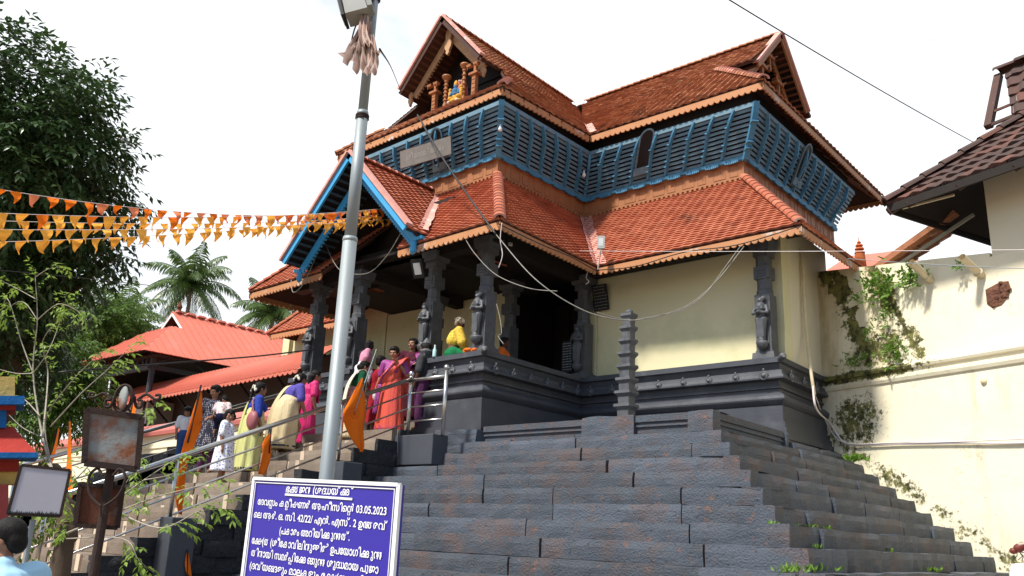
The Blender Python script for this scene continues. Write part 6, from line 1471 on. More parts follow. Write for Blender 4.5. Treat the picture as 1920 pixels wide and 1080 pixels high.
cable('power_cable', 'thin pale cable looping from the front eave to the thick cable', [at(868, 440, 'Y', 9.9), at(890, 475, 'Y', 9.8), at(930, 515, 'Y', 9.7), at(990, 540, 'Y', 9.7), at(1045, 546, 'Y', 9.7)], 0.007, 'pale_cable')
cable('hanging_wire', 'yellowish wire looping under the blue gable behind the lamp pole', [at(608, 450, 'Y', 10.2), at(625, 490, 'Y', 10.0), at(645, 510, 'Y', 9.9), at(690, 512, 'Y', 9.9), at(725, 480, 'Y', 9.9), at(752, 436, 'Y', 9.9)], 0.008, 'pale_cable', 'wire')
cable('hanging_wire', 'wire dangling from the left eave, pale and bent in a V', [at(598, 468, 'Y', 10.0), at(570, 530, 'Y', 9.9), at(550, 548, 'Y', 9.9), at(546, 525, 'Y', 9.95)], 0.009, 'pale_cable', 'wire')
cable('hanging_wire', 'white wire zigzagging down from the front corner eave', [at(941, 418, 'Y', 9.75), at(938, 450, 'Y', 9.75), at(942, 478, 'Y', 9.75), at(935, 502, 'Y', 9.75)], 0.007, 'white_cable', 'wire')
cable('hanging_wire', 'white wire curling from the eave beside the valley floodlight', [at(1104, 506, 'Y', 12.7), at(1099, 520, 'Y', 12.7), at(1104, 528, 'Y', 12.7), at(1098, 533, 'Y', 12.7)], 0.009, 'white_cable', 'wire')
cable('hanging_wire', 'pale wire trailing down the front corner column', [at(931, 570, 'Y', 10.5), at(938, 600, 'Y', 10.45), at(940, 625, 'Y', 10.4), at(934, 630, 'Y', 10.4), at(944, 645, 'Y', 10.4)], 0.007, 'pale_cable', 'wire')
cable('eave_cable', 'black cable fixed along the right wing eave board', [V((-8.85, 12.70, 6.50)), V((-8.0, 12.67, 6.42)), V((-7.0, 12.66, 6.50)), V((-6.0, 12.65, 6.44)), V((-4.95, 12.62, 6.53))], 0.009, 'black_cable')
cable('eave_cable', 'black cable fixed along the front wing side eave board', [V((-8.78, 9.76, 6.50)), V((-8.72, 10.8, 6.44)), V((-8.80, 11.8, 6.5)), V((-8.86, 12.7, 6.48))], 0.009, 'black_cable')
cable('overhead_wire', 'thin dark wire crossing the empty sky at upper right', sag(atd(700, -420, 9), atd(1835, 272, 22), 0.12, 8), 0.010, 'black_cable', 'wire')
cable('overhead_wire', 'white and red string stretched level over the compound wall', sag(at(1050, 470, 'Y', 12.5), at(1960, 468, 'Y', 11.2), 0.02, 8), 0.0045, 'white_cable', 'wire')
cable('overhead_wire', 'thin bluish wire sloping over the drain pipes', sag(at(1590, 485, 'Y', 13.2), at(1960, 505, 'Y', 12.4), 0.02, 8), 0.006, 'galv', 'wire')
cable('overhead_wire', 'dark wire crossing in front of the red pavilion roof', [atd(110, 698, 14), atd(330, 680, 14.5), atd(480, 668, 15), atd(590, 655, 15.5)], 0.014, 'black_cable', 'wire')
cable('overhead_wire', 'thin cord from the rag bundle on the pole to the upper gablet', [at(712, 92, 'Y', 3.0), at(735, 130, 'Y', 7.5), at(752, 172, 'Y', 11.8)], 0.007, 'rust_dark', 'wire')
cable('overhead_wire', 'faint dark wire low across the big tree crown', [atd(-20, 505, 12), atd(140, 520, 13), atd(280, 535, 14)], 0.006, 'black_cable', 'wire')
def floodlight(label, c, face, s=0.2, stem=None, tall=1.35, housing='black'):
    c = V(c); face = V(face).normalized(); t = thing('floodlight', label, 'floodlight', c); sd_ = face.cross(V((0, 0, 1))).normalized(); up = sd_.cross(face)
    Mx = Matrix((sd_, face, up)).transposed(); m = MB(); m.box(c, (s, s*0.4, s*tall), M=Mx); m.box(c-face*s*0.25, (s*0.7, s*0.25, s*tall*0.6), M=Mx); m.build('housing', MT[housing], t)
    m = MB(); m.box(c+face*s*0.21, (s*0.62, s*0.03, s*tall*0.62), M=Mx); m.build('glass', MT['glass_lamp'], t)
    if stem:
        m = MB(); m.tube([c-up*s*tall*0.5, V(stem)], 0.014, 6); m.build('stem', MT['white_cable'], t)
    return t
floodlight('pale floodlight on a short stem at the lower roof valley', at(1127, 455, 'Y', 12.5), (0.5, -0.85, 0.15), 0.14, at(1121, 505, 'Y', 12.6), 1.9, 'lamp_grey')
floodlight('black floodlight under the eave between the front columns', at(785, 503, 'Y', 10.0), (0.25, -1, -0.55), 0.23, None, 1.5)
t = floodlight('small white lamp under the eave near the front corner', at(957, 458, 'Y', 10.9), (0.8, -0.4, 0.2), 0.07, None, 0.8, 'white_cable')
def bulb(label, p):
    t = thing('bulb', label, 'bulb', p, 'bare bulbs hanging under the upper eave'); m = MB(); m.lathe([(0.012, -0.05), (0.035, -0.03), (0.04, 0), (0.03, 0.03), (0.018, 0.055), (0.018, 0.10)], p, 10); m.build('glass', MT['white_paint'], t, smooth=True); m = MB(); m.tube([V(p)+V((0, 0, 0.1)), V(p)+V((0, 0, 0.5))], 0.006, 5); m.build('flex', MT['black'], t)
bulb('white bulb hanging at the front corner of the blue storey', at(938, 242, 'Y', 11.25)); bulb('white bulb hanging at the inner corner of the blue storey', at(1095, 328, 'Y', 13.95))
m = MB(); p = at(815, 660, 'Y', 10.42); p.z = ZP; m.lathe([(0.035, 0), (0.037, 0.02), (0.036, 0.13), (0.015, 0.17), (0.014, 0.2)], p, 12); bt = m.build('water_bottle', mat('bottle_plastic', (0.45, 0.65, 0.68), rough=0.15), smooth=True); tag(bt, 'clear plastic water bottle on the black plinth ledge', 'bottle')
m = MB(); m.lathe([(0.016, 0), (0.016, 0.025)], p+V((0, 0, 0.2)), 10); c = m.build('cap', MT['white_paint'], bt)
# ================================================================ people
def inc(x, y):
    d = ray(x, y); t = (-.936-(CAM.z-.44*CAM.y))/(d.z-.44*d.y); return CAM+d*t
def pv(t): return V(t)
DEF = dict(lean=0, la=((0.150, 0.0, 0.62), (0.135, -0.06, 0.48)), ra=((-0.150, 0.0, 0.62), (-0.135, -0.06, 0.48)),
           ll=((0.052, -0.01, 0.28), (0.055, 0.0, 0.045)), rl=((-0.052, -0.01, 0.28), (-0.055, 0.0, 0.045)), yaw=0, nod=0, fat=1.0, headk=1.0)
def lean_pt(p, lean):
    p = V(p)
    if p.z <= 0.52: return p
    return Matrix.Rotation(R(lean), 3, 'X') @ (p-V((0, 0, 0.52)))+V((0, 0, 0.52))
def head_parts(q, c, rot, k):
    "c head centre, rot 3x3, k scale (head height about .13)"
    def E(p, r): q.ell(c+rot @ (V(p)*k), tuple(x*k for x in r), 12, 9, M=rot)
    E((0, 0.006, 0.012), (0.050, 0.060, 0.058)); E((0, -0.012, -0.022), (0.041, 0.045, 0.045)); E((0, -0.040, -0.050), (0.020, 0.018, 0.016))
    q.capsule(c+rot @ (V((0, -0.053, 0.004))*k), c+rot @ (V((0, -0.066, -0.018))*k), 0.006*k, 0.0095*k)
    for s in (-1, 1):
        E((s*0.051, 0.008, -0.004), (0.007, 0.013, 0.020)); E((s*0.028, -0.042, -0.014), (0.016, 0.014, 0.014)); q.capsule(c+rot @ (V((s*0.010, -0.055, 0.014))*k), c+rot @ (V((s*0.034, -0.048, 0.014))*k), 0.007*k, 0.006*k)
def hand_parts(q, w, d, k, side, hold=0.35):
    "palm plus five bent fingers from wrist w along d"
    d = V(d).normalized(); s = d.cross(V((0, 0, 1)))
    if s.length < 0.2: s = d.cross(V((0, 1, 0)))
    s.normalize(); n = s.cross(d); w = V(w)
    q.capsule(w, w+d*0.035*k, 0.014*k, 0.017*k); 
    for j in range(4):
        o = s*(j-1.5)*0.0115*k; L_ = (0.040, 0.046, 0.043, 0.034)[j]*k; a = w+d*0.040*k+o
        b = a+(d*(1-hold)+n*-hold*0.6).normalized()*L_*0.55; c = b+(d*(1-1.6*hold)+n*-hold*1.5).normalized()*L_*0.5
        q.capsule(a, b, 0.0062*k, 0.0056*k, 6); q.capsule(b, c, 0.0056*k, 0.0048*k, 6)
    a = w+d*0.012*k+s*0.016*k*side; b = a+(d*0.7+s*side*0.7-n*0.2).normalized()*0.026*k; q.capsule(a, b, 0.0072*k, 0.006*k, 6); q.capsule(b, b+(d*0.9+s*side*0.2-n*0.3).normalized()*0.02*k, 0.006*k, 0.005*k, 6)
class Person:
    def __init__(s, label, p, h, rz, skin_='skin', group=None, vox=0.010, **kw):
        s.P = dict(DEF); s.P.update(kw); s.h = h; s.t = thing('person', label, 'person', p, group); s.t.rotation_euler = (0, 0, R(rz)); s.vox = vox
        P = s.P; L = P['lean']; s.L = lambda q: lean_pt(q, L); f = P['fat']; q = MB(); g = s.L
        s.sh = {k: g((k*0.105*f**0.5, 0.005, 0.795)) for k in (-1, 1)}; s.arm = {1: [V(x) for x in P['la']], -1: [V(x) for x in P['ra']]}
        s.arm = {k: [g(x) for x in s.arm[k]] for k in s.arm}; s.leg = {1: [V(x) for x in P['ll']], -1: [V(x) for x in P['rl']]}
        s.hipj = {k: V((k*0.05, 0.0, 0.50)) for k in (-1, 1)}
        q.capsule((0, 0, 0.50), g((0, 0, 0.60)), 0.085*f, 0.075*f); q.capsule(g((0, 0, 0.58)), g((0, 0.0, 0.73)), 0.072*f, 0.085*f)
        for k in (-1, 1):
            q.capsule(g((0, 0.01, 0.775)), s.sh[k], 0.05, 0.040*f); q.capsule(s.sh[k], s.arm[k][0], 0.036*f, 0.027*f); q.capsule(s.arm[k][0], s.arm[k][1], 0.027*f, 0.018*f)
            hand_parts(q, s.arm[k][1], s.arm[k][1]-s.arm[k][0]+V((0, 0, -0.02)), 1.0, -k)
            q.capsule(s.hipj[k], s.leg[k][0], 0.062*f, 0.042*f); q.capsule(s.leg[k][0], s.leg[k][1], 0.040*f, 0.024)
            an = s.leg[k][1]; q.capsule(an+V((0, 0.012, -0.022)), an+V((0, -0.075, -0.030)), 0.023, 0.016); q.capsule(an, an+V((0, -0.05, -0.025)), 0.024, 0.018)
        nk = g((0, 0.008, 0.82)); s.hc = g((0, -0.012, 0.925)); q.capsule(g((0, 0.012, 0.79)), s.hc+V((0, 0.01, -0.03)), 0.034, 0.030)
        s.rot = Matrix.Rotation(R(P['yaw']), 3, 'Z') @ Matrix.Rotation(R(P['nod']+L*0.5), 3, 'X'); s.hk = P['headk']
        head_parts(q, s.hc, s.rot, s.hk)
        q.v = [tuple(V(v)*h) for v in q.v]; me = remeshed(q, vox, 1); me.materials.append(MT[skin_]); b = bpy.data.objects.new('body', me); COL.objects.link(b); b.parent = s.t; s.body = b
        for k in (-1, 1):
            s.mesh('eye', 'eye', lambda m: m.ell(s.hd((k*0.019, -0.049, 0.001)), tuple(x*s.hk for x in (0.0075, 0.006, 0.0042)), 8, 6, M=s.rot)); s.mesh('eyebrow', 'hair', lambda m: m.capsule(s.hd((k*0.010, -0.055, 0.017)), s.hd((k*0.032, -0.050, 0.017)), 0.0032, 0.0022, 6))
        s.mesh('lips', 'lip', lambda m: m.capsule(s.hd((-0.013, -0.052, -0.033)), s.hd((0.013, -0.052, -0.033)), 0.0050, 0.0050, 6))
    def hd(s, p): return s.hc+s.rot @ (V(p)*s.hk)
    def mesh(s, nm, m_, fn, smooth=True, remesh=0, parent=None):
        q = MB(); fn(q); q.v = [tuple(V(v)*s.h) for v in q.v]
        if remesh:
            me = remeshed(q, remesh, 2); o = bpy.data.objects.new(nm, me); COL.objects.link(o); me.materials.append(MT[m_] if isinstance(m_, str) else m_)
        else: o = q.build(nm, MT[m_] if isinstance(m_, str) else m_, None, smooth=smooth)
        o.parent = s.t; return o
    def hair(s, style='bun', m_='hair'):
        def fn(q):
            for p, r in (((0, 0.016, 0.024), (0.056, 0.063, 0.058)), ((0, -0.016, 0.050), (0.046, 0.042, 0.026)), ((0, 0.04, -0.008), (0.050, 0.034, 0.048))): q.ell(s.hd(p), tuple(x*s.hk for x in r), 14, 10, M=s.rot)
            for k in (-1, 1): q.ell(s.hd((k*0.042, 0.004, 0.022)), (0.017*s.hk, 0.040*s.hk, 0.040*s.hk), 10, 8, M=s.rot)
            if style == 'bun': q.ell(s.hd((0, 0.075, -0.012)), (0.036, 0.030, 0.034), 10, 8)
            if style == 'bob':
                for k in (-1, 1): q.ell(s.hd((k*0.044, 0.008, -0.012)), (0.020, 0.046, 0.055), 10, 8)
                q.ell(s.hd((0, 0.04, -0.03)), (0.052, 0.038, 0.06), 12, 8); q.ell(s.hd((0, -0.044, 0.034)), (0.040, 0.022, 0.028), 10, 8)
            if style == 'long':
                for j in range(7): t = j/6; q.capsule(s.hd((0, 0.065, -0.02))+V((0, 0.015*t, -0.19*t)), s.hd((0, 0.065, -0.02))+V((0, 0.015*t+0.006, -0.19*t-0.04)), 0.044*(1-0.45*t), 0.038*(1-0.5*t), 8)
            if style == 'wild':
                for j in range(26): v = rdir(); v.z = abs(v.z)*0.9; a = s.hd((v.x*0.05, 0.012+v.y*0.055, 0.01+v.z*0.06)); q.capsule(a, a+v*0.03+V((0, 0, -0.012)), 0.020, 0.010, 6)
        s.mesh('hair', m_, fn, remesh=0.009)
        if style == 'plait':
            def pl(q):
                a = s.hd((0, 0.07, -0.02))
                for j in range(9): q.ell(a+V((0.012*math.sin(j*1.2), 0.018+0.004*j, -0.034*j)), (0.021-0.0010*j, 0.019, 0.023), 8, 6)
                q.capsule(a+V((0, 0.05, -0.30)), a+V((0, 0.05, -0.36)), 0.012, 0.006, 6)
            s.mesh('plait', 'hair', pl)
    def flowers(s, w_=1.0):
        def fn(q):
            for j in range(26):
                a = -0.9+1.8*j/25; q.ell(s.hd((0.062*math.sin(a)*w_, 0.078+rnd(-.006, .008), 0.028-0.075*abs(math.sin(a*0.9))+rnd(-.008, .008))), (0.014, 0.012, 0.014), 6, 5)
        s.mesh('jasmine_garland', 'jasmine', fn)
    def top(s, m_, nm='blouse', sleeve=0.75, z0=0.62, f=1.0, collar=False, pad=0.014, long_=False):
        g = s.L; F = s.P['fat']*f
        def fn(q):
            q.capsule(g((0, 0, z0+0.04)), g((0, 0, 0.73)), 0.072*F+pad, 0.085*F+pad); 
            for k in (-1, 1):
                q.capsule(g((0, 0.01, 0.765)), s.sh[k], 0.052+pad, 0.040*F+pad); e = s.arm[k][0]; q.capsule(s.sh[k], lerp(s.sh[k], e, min(1, sleeve)), 0.038*F+pad*1.1, 0.032*F+pad*1.2)
                if sleeve > 1: q.capsule(e, lerp(e, s.arm[k][1], sleeve-1), 0.030*F+pad, 0.024*F+pad)
                if nm == 'blouse': q.ell(g((k*0.04, -0.072*F, 0.715)), (0.048, 0.042, 0.046), 10, 8)
            if collar: q.capsule(g((0, 0.014, 0.80)), g((0, 0.010, 0.835)), 0.046, 0.042)
        return s.mesh(nm, m_, fn, remesh=0.011)
    def skirt(s, m_, z0=0.62, z1=0.03, r0=0.088, r1=0.135, pleats=9, amp=0.05, sy=0.85, nm='skirt', shift=(0, 0), bulge=0.0, hem=None, hem_m=None, nseg=48, tilt=0.0):
        F = s.P['fat']
        def ring(z, extra=1.0):
            t = (z0-z)/(z0-z1); r = (r0+(r1-r0)*t**0.8+bulge*math.sin(math.pi*min(1, t*1.3))*0.03)*F; o = []
            for k in range(nseg):
                a = 2*math.pi*k/nseg; am = amp*t**0.7*(0.6+0.4*math.sin(a*2+1)); rr = r*extra*(1+am*math.sin(a*pleats+1.3*math.sin(a*3)+t*0.8)+0.02*math.sin(a*23+z*20))
                o.append(s.L(V((rr*math.cos(a)+shift[0]*t, rr*sy*math.sin(a)+shift[1]*t, z+tilt*t*math.sin(a)))))
            return o
        def fn(q, za, zb, ex):
            N = 16; rs = [ring(za+(zb-za)*i/N, ex) for i in range(N+1)]; q.add([p for r in rs for p in r], [(i*nseg+k, i*nseg+(k+1) % nseg, (i+1)*nseg+(k+1) % nseg, (i+1)*nseg+k) for i in range(N) for k in range(nseg)])
            q.add(rs[0]+[sum(rs[0], V((0, 0, 0)))/nseg], [(k, nseg, (k+1) % nseg) for k in range(nseg)])
        o = s.mesh(nm, m_, lambda q: fn(q, z0, z1, 1.0))
        so_ = o.modifiers.new('s', 'SOLIDIFY'); so_.thickness = 0.004
        if hem:
            b = s.mesh('border', hem_m, lambda q: fn(q, z1+hem[0]+hem[1], z1+hem[0], 1.02))
        return o
    def drape(s, m_, pts, w0, w1, nm='sari_drape', nw=8, amp=0.008):
        "pts centre line in unit coords; w0,w1 width vectors"
        def fn(q): cloth_strip(q, [s.L(V(p)) for p in pts], (V(w0), V(w1)), nw, amp, 2.5, 0.5)
        o = s.mesh(nm, m_, fn); so_ = o.modifiers.new('s', 'SOLIDIFY'); so_.thickness = 0.008; return o
    def trousers(s, m_, z1=0.06, pad=0.012, nm='trousers'):
        def fn(q):
            q.capsule((0, 0, 0.52), s.L((0, 0, 0.585)), 0.085*s.P['fat']+pad, 0.076*s.P['fat']+pad)
            for k in (-1, 1):
                q.capsule(s.hipj[k], s.leg[k][0], 0.064+pad, 0.044+pad); e = lerp(s.leg[k][0], s.leg[k][1], 0.92 if z1 < 0.1 else 0.5); q.capsule(s.leg[k][0], e, 0.044+pad, 0.034+pad)
        return s.mesh(nm, m_, fn, remesh=0.012)
    def bangle(s, k=1):
        w = lerp(s.arm[k][0], s.arm[k][1], 0.88); s.mesh('bangle', MT['gold'], lambda q: q.lathe([(0.026, -0.006), (0.028, 0), (0.026, 0.006)], w, 12, M=V((0, 0, 1)).rotation_difference((s.arm[k][1]-s.arm[k][0]).normalized()).to_matrix()))
def patterned(name, base, spot, scale, thr=0.18, kind_='VORONOI'):
    m = bpy.data.materials.new(name); m.use_nodes = True; n = m.node_tree; N = n.nodes; L = n.links; b = N['Principled BSDF']; b.inputs['Roughness'].default_value = 0.85
    t = N.new('ShaderNodeTexCoord'); v = N.new('ShaderNodeTexVoronoi'); v.inputs['Scale'].default_value = scale; v.inputs['Randomness'].default_value = 0.25 if kind_ == 'DOTS' else 0.9; L.new(t.outputs['Object'], v.inputs['Vector'])
    c = N.new('ShaderNodeMapRange'); c.inputs['From Min'].default_value = thr; c.inputs['From Max'].default_value = thr+0.08; L.new(v.outputs['Distance'], c.inputs['Value'])
    x = N.new('ShaderNodeMix'); x.data_type = 'RGBA'; L.new(c.outputs[0], x.inputs[0]); x.inputs[6].default_value = (*spot, 1); x.inputs[7].default_value = (*base, 1); L.new(x.outputs[2], b.inputs['Base Color']); return m
def silk(name, a, b, r=0.45): return mat(name, a, b, 5, r, 0.9, 26, stretch=(1, 1, 0.10), spec=0.4, bdist=0.03)
MT['gold'] = mat('gold_bangle', (0.7, 0.42, 0.12), rough=0.3, metal=1.0)
C_ = dict(red_sari=silk('red_orange_silk', (0.66, 0.10, 0.045), (0.58, 0.06, 0.05)), purple=silk('purple_silk', (0.30, 0.05, 0.24), (0.24, 0.03, 0.18)), maroon=cloth('maroon_cotton', (0.07, 0.012, 0.025)), darkred=cloth('deep_red_cotton', (0.34, 0.015, 0.025)),
          yg=silk('yellow_green_silk', (0.60, 0.60, 0.24), (0.50, 0.50, 0.19), 0.6), royal=cloth('royal_blue_cotton', (0.03, 0.06, 0.34)), cream=silk('cream_kasavu_cotton', (0.68, 0.56, 0.34), (0.58, 0.46, 0.26), 0.7), violet=cloth('violet_blue_cotton', (0.10, 0.08, 0.36)), navy=cloth('navy_border', (0.012, 0.014, 0.05)),
          magenta=silk('magenta_silk', (0.62, 0.015, 0.16), (0.50, 0.01, 0.12)), green=cloth('dark_green_cotton', (0.02, 0.13, 0.06)), shawl=cloth('ivory_shawl', (0.76, 0.70, 0.55)), pinkred=patterned('pink_print_cotton', (0.55, 0.30, 0.27), (0.40, 0.06, 0.08), 30, 0.3), pink=cloth('pink_cotton', (0.66, 0.28, 0.40)), white=cloth('white_cotton', (0.74, 0.74, 0.76)),
          dots=patterned('navy_dotted_cotton', (0.030, 0.028, 0.055), (0.60, 0.58, 0.58), 34, 0.26, 'DOTS'), floral=patterned('blue_floral_cotton', (0.76, 0.77, 0.82), (0.20, 0.22, 0.48), 26, 0.28), roses=patterned('rose_print_cotton', (0.75, 0.68, 0.66), (0.55, 0.12, 0.14), 24, 0.26), yellow=patterned('yellow_checked_shawl', (0.66, 0.46, 0.05), (0.42, 0.20, 0.03), 20, 0.25), jade=cloth('green_waistcloth', (0.01, 0.17, 0.06)), orange=cloth('orange_cloth', (0.75, 0.16, 0.02)), plum=cloth('plum_leggings', (0.10, 0.03, 0.09)), jeans=cloth('blue_denim', (0.04, 0.09, 0.25)), grey=cloth('dark_grey_shirt', (0.05, 0.05, 0.055)),
          shirt=mat('pale_blue_shirt', (0.36, 0.58, 0.74), (0.32, 0.53, 0.70), 3, 0.8, 0.15, 14, spec=0.15), bag=mat('dusty_rose_leather', (0.36, 0.12, 0.13), (0.28, 0.09, 0.10), 6, 0.5, 0.2, 40))
random.seed(11)
# 1 woman in the red orange sari, coming down with one hand at her neck
s = Person('woman in red orange silk sari with purple border, one hand raised to her neck', (-11.0, 9.72, 3.2), 1.48, 28, fat=1.05, la=((0.17, 0.02, 0.665), (0.075, -0.10, 0.80)), ra=((-0.165, 0.03, 0.63), (-0.19, -0.04, 0.475)), nod=14, yaw=-6, lean=2)
s.hair('bun'); s.top(C_['purple'], 'blouse', 0.7); s.skirt(C_['red_sari'], 0.64, 0.015, 0.096, 0.150, 12, 0.15, 0.80, hem=(0.0, 0.055), hem_m=C_['purple']); s.bangle(-1); s.bangle(1)
s.mesh('sari_bodice', C_['red_sari'], lambda q: (q.capsule(s.L((-0.01, -0.012, 0.62)), s.L((0.02, -0.014, 0.735)), 0.097, 0.094), q.capsule(s.L((0.03, -0.02, 0.72)), s.L((0.085, -0.005, 0.80)), 0.075, 0.045)), remesh=0.012); s.drape(C_['red_sari'], [(-0.07, -0.085, 0.56), (-0.02, -0.118, 0.66), (0.045, -0.115, 0.745), (0.088, -0.045, 0.835), (0.09, 0.05, 0.81), (0.08, 0.10, 0.66), (0.07, 0.11, 0.45)], (0.20, 0.02, 0.13), (0.17, 0, 0.02)); s.drape(C_['purple'], [(-0.13, -0.075, 0.48), (-0.095, -0.117, 0.60), (-0.03, -0.130, 0.69), (0.035, -0.095, 0.80)], (0.05, 0.0, 0.03), (0.035, 0, 0.03), 'sari_border'); s.drape(C_['purple'], [(-0.11, -0.12, 0.54), (-0.125, -0.128, 0.40), (-0.14, -0.14, 0.20)], (0.05, 0, 0), (0.05, 0, 0), 'sari_border')
s.mesh('handkerchief', C_['white'], lambda q: q.ell(s.arm[-1][1]+V((0, -0.01, -0.06)), (0.025, 0.02, 0.05), 8, 6))
# 2 woman in maroon standing behind
s = Person('woman in maroon standing behind the red sari, face half hidden', (-11.35, 10.45, 3.5), 1.52, 35, fat=1.08, yaw=-20, la=((0.17, -0.02, 0.63), (0.10, -0.13, 0.66)))
s.hair('long'); s.top(C_['maroon'], 'blouse', 0.85); s.skirt(C_['maroon'], 0.64, 0.02, 0.095, 0.15, 9, 0.05); s.drape(C_['purple'], [(-0.05, -0.09, 0.58), (0.02, -0.115, 0.68), (0.08, -0.03, 0.82), (0.09, 0.07, 0.7), (0.09, 0.1, 0.4)], (0.10, 0, 0.05), (0.10, 0, 0))
# 3 person in red seen from behind
s = Person('person with short hair in deep red dress seen from behind', (-11.75, 10.05, 3.2), 1.46, 178, lean=0)
s.hair('short'); s.top(C_['darkred'], 'kurta', 0.9, 0.58); s.skirt(C_['darkred'], 0.66, 0.15, 0.095, 0.13, 8, 0.04)
# 4 dark shirted man by the plinth
s = Person('man in dark shirt with moustache beside the black plinth end', (-11.06, 10.5, 3.33), 1.58, -70, 'skin_dark', yaw=10, la=((0.15, 0, 0.62), (0.13, -0.05, 0.48)))
s.hair('short'); s.top(C_['grey'], 'shirt', 0.8, 0.5); s.trousers(C_['plum']); s.mesh('moustache', 'hair', lambda q: q.capsule(s.hd((-0.016, -0.058, -0.025)), s.hd((0.016, -0.058, -0.025)), 0.0045, 0.0045, 6))
# 5 man carrying a girl
s = Person('man in white shirt carrying the girl in pink, mostly hidden', (-12.35, 10.15, 3.25), 1.60, 165, la=((0.15, -0.07, 0.66), (0.04, -0.16, 0.68)), ra=((-0.15, -0.06, 0.66), (-0.05, -0.16, 0.64)), yaw=-20)
s.hair('short'); s.top(C_['white'], 'shirt', 0.9, 0.52); s.skirt(C_['white'], 0.58, 0.03, 0.09, 0.12, 7, 0.05, nm='mundu'); s.drape(C_['pinkred'], [(0.08, 0.1, 0.55), (0.08, 0.115, 0.35), (0.09, 0.12, 0.08)], (0.06, 0, 0), (0.07, 0, 0), 'shoulder_cloth')
s = Person('girl in pink top and white trousers carried on a shoulder', (-12.0, 9.85, 3.93), 1.0, 150, lean=12, headk=1.25, la=((0.14, -0.06, 0.66), (0.12, -0.12, 0.56)), ll=((0.09, -0.13, 0.42), (0.11, -0.08, 0.22)), rl=((-0.07, -0.13, 0.42), (-0.09, -0.08, 0.22)), yaw=30, nod=-4)
s.hair('bob'); s.top(C_['pink'], 'top', 0.7, 0.56, 1.05, pad=0.02); s.trousers(C_['white'], pad=0.02)
# 6 woman with ivory shawl
s = Person('woman with ivory shawl over green blouse behind the orange flag', (-11.62, 9.40, 3.05), 1.42, 150, lean=14, fat=1.05, ra=((-0.15, -0.03, 0.63), (-0.13, -0.12, 0.50)))
s.hair('bun'); s.top(C_['green'], 'blouse', 0.6); s.skirt(C_['cream'], 0.60, 0.03, 0.09, 0.14, 8, 0.06); s.skirt(C_['pinkred'], 0.64, 0.44, 0.096, 0.125, 7, 0.05, nm='waist_cloth'); s.drape(C_['shawl'], [(-0.03, -0.10, 0.62), (-0.07, -0.04, 0.85), (-0.08, 0.07, 0.83), (-0.10, 0.125, 0.62), (-0.12, 0.14, 0.36)], (0.11, 0, 0.02), (0.15, 0.03, 0))
# 7 woman in magenta
s = Person('woman in bright magenta sari half hidden by the lamp pole', (-12.95, 9.45, 3.0), 1.42, 160, lean=8, fat=1.0)
s.hair('long'); s.top(C_['magenta'], 'blouse', 0.8); s.skirt(C_['magenta'], 0.66, 0.03, 0.092, 0.15, 10, 0.07); s.drape(C_['magenta'], [(-0.05, -0.09, 0.58), (0.05, -0.06, 0.80), (0.06, 0.06, 0.82), (0.04, 0.12, 0.5), (0.04, 0.14, 0.25)], (0.14, 0, 0.03), (0.16, 0, 0))
# 8 woman in cream sari climbing
p = inc(530, 838); s = Person('woman in cream sari with violet blouse leaning forward as she climbs', (p.x, p.y, 2.82), 1.45, 172, lean=20, fat=1.06, la=((0.17, -0.05, 0.64), (0.13, -0.17, 0.55)), ra=((-0.17, -0.05, 0.64), (-0.13, -0.17, 0.55)), rl=((-0.055, -0.14, 0.32), (-0.055, -0.10, 0.14)), yaw=15)
s.hair('plait'); s.flowers(0.9); s.top(C_['violet'], 'blouse', 0.85); s.skirt(C_['cream'], 0.66, 0.035, 0.100, 0.165, 9, 0.16, 0.95, shift=(-0.01, 0.04), bulge=0.75, hem=(0.03, 0.02), hem_m=C_['navy']); s.drape(C_['cream'], [(0.10, -0.08, 0.62), (0.105, 0.0, 0.83), (0.11, 0.09, 0.76), (0.13, 0.13, 0.50), (0.16, 0.15, 0.16)], (0.07, 0, 0), (0.07, 0.02, 0))
# 9 woman in yellow green sari
p = inc(466, 868); s = Person('woman in yellow green sari and blue blouse with jasmine in her plait, rose handbag', (p.x, p.y, 2.40), 1.50, 158, fat=1.03, lean=3, yaw=14, rl=((-0.055, -0.06, 0.31), (-0.055, -0.02, 0.10)))
s.hair('plait'); s.flowers(); s.top(C_['royal'], 'blouse', 0.95); s.skirt(C_['yg'], 0.70, 0.03, 0.098, 0.150, 10, 0.15, 0.85, shift=(0, 0.02), bulge=0.5, hem=(0.015, 0.018), hem_m=C_['navy']); s.drape(C_['yg'], [(0.09, -0.06, 0.70), (0.10, 0.02, 0.84), (0.105, 0.085, 0.74), (0.125, 0.12, 0.45), (0.14, 0.14, 0.10)], (0.085, 0, 0), (0.12, 0, 0))
bgp = (p.x+0.13, p.y-0.12, 2.40+0.72); t = thing('handbag', 'dusty rose handbag hanging from the shoulder of the yellow green sari', 'handbag', bgp); c = V(bgp)
m = MB(); m.ell(c+V((0.06, -0.03, 0.12)), (0.13, 0.075, 0.16), 14, 10); m.build('pouch', C_['bag'], t, smooth=True); m = MB(); m.tube(smooth_path([c+V((0.0, -0.03, 0.24)), c+V((-0.01, 0.0, 0.40)), c+V((-0.03, 0.05, 0.50)), c+V((0.03, -0.05, 0.42)), c+V((0.11, -0.05, 0.24))], 5), 0.012, 6); m.build('strap', C_['bag'], t, smooth=True)
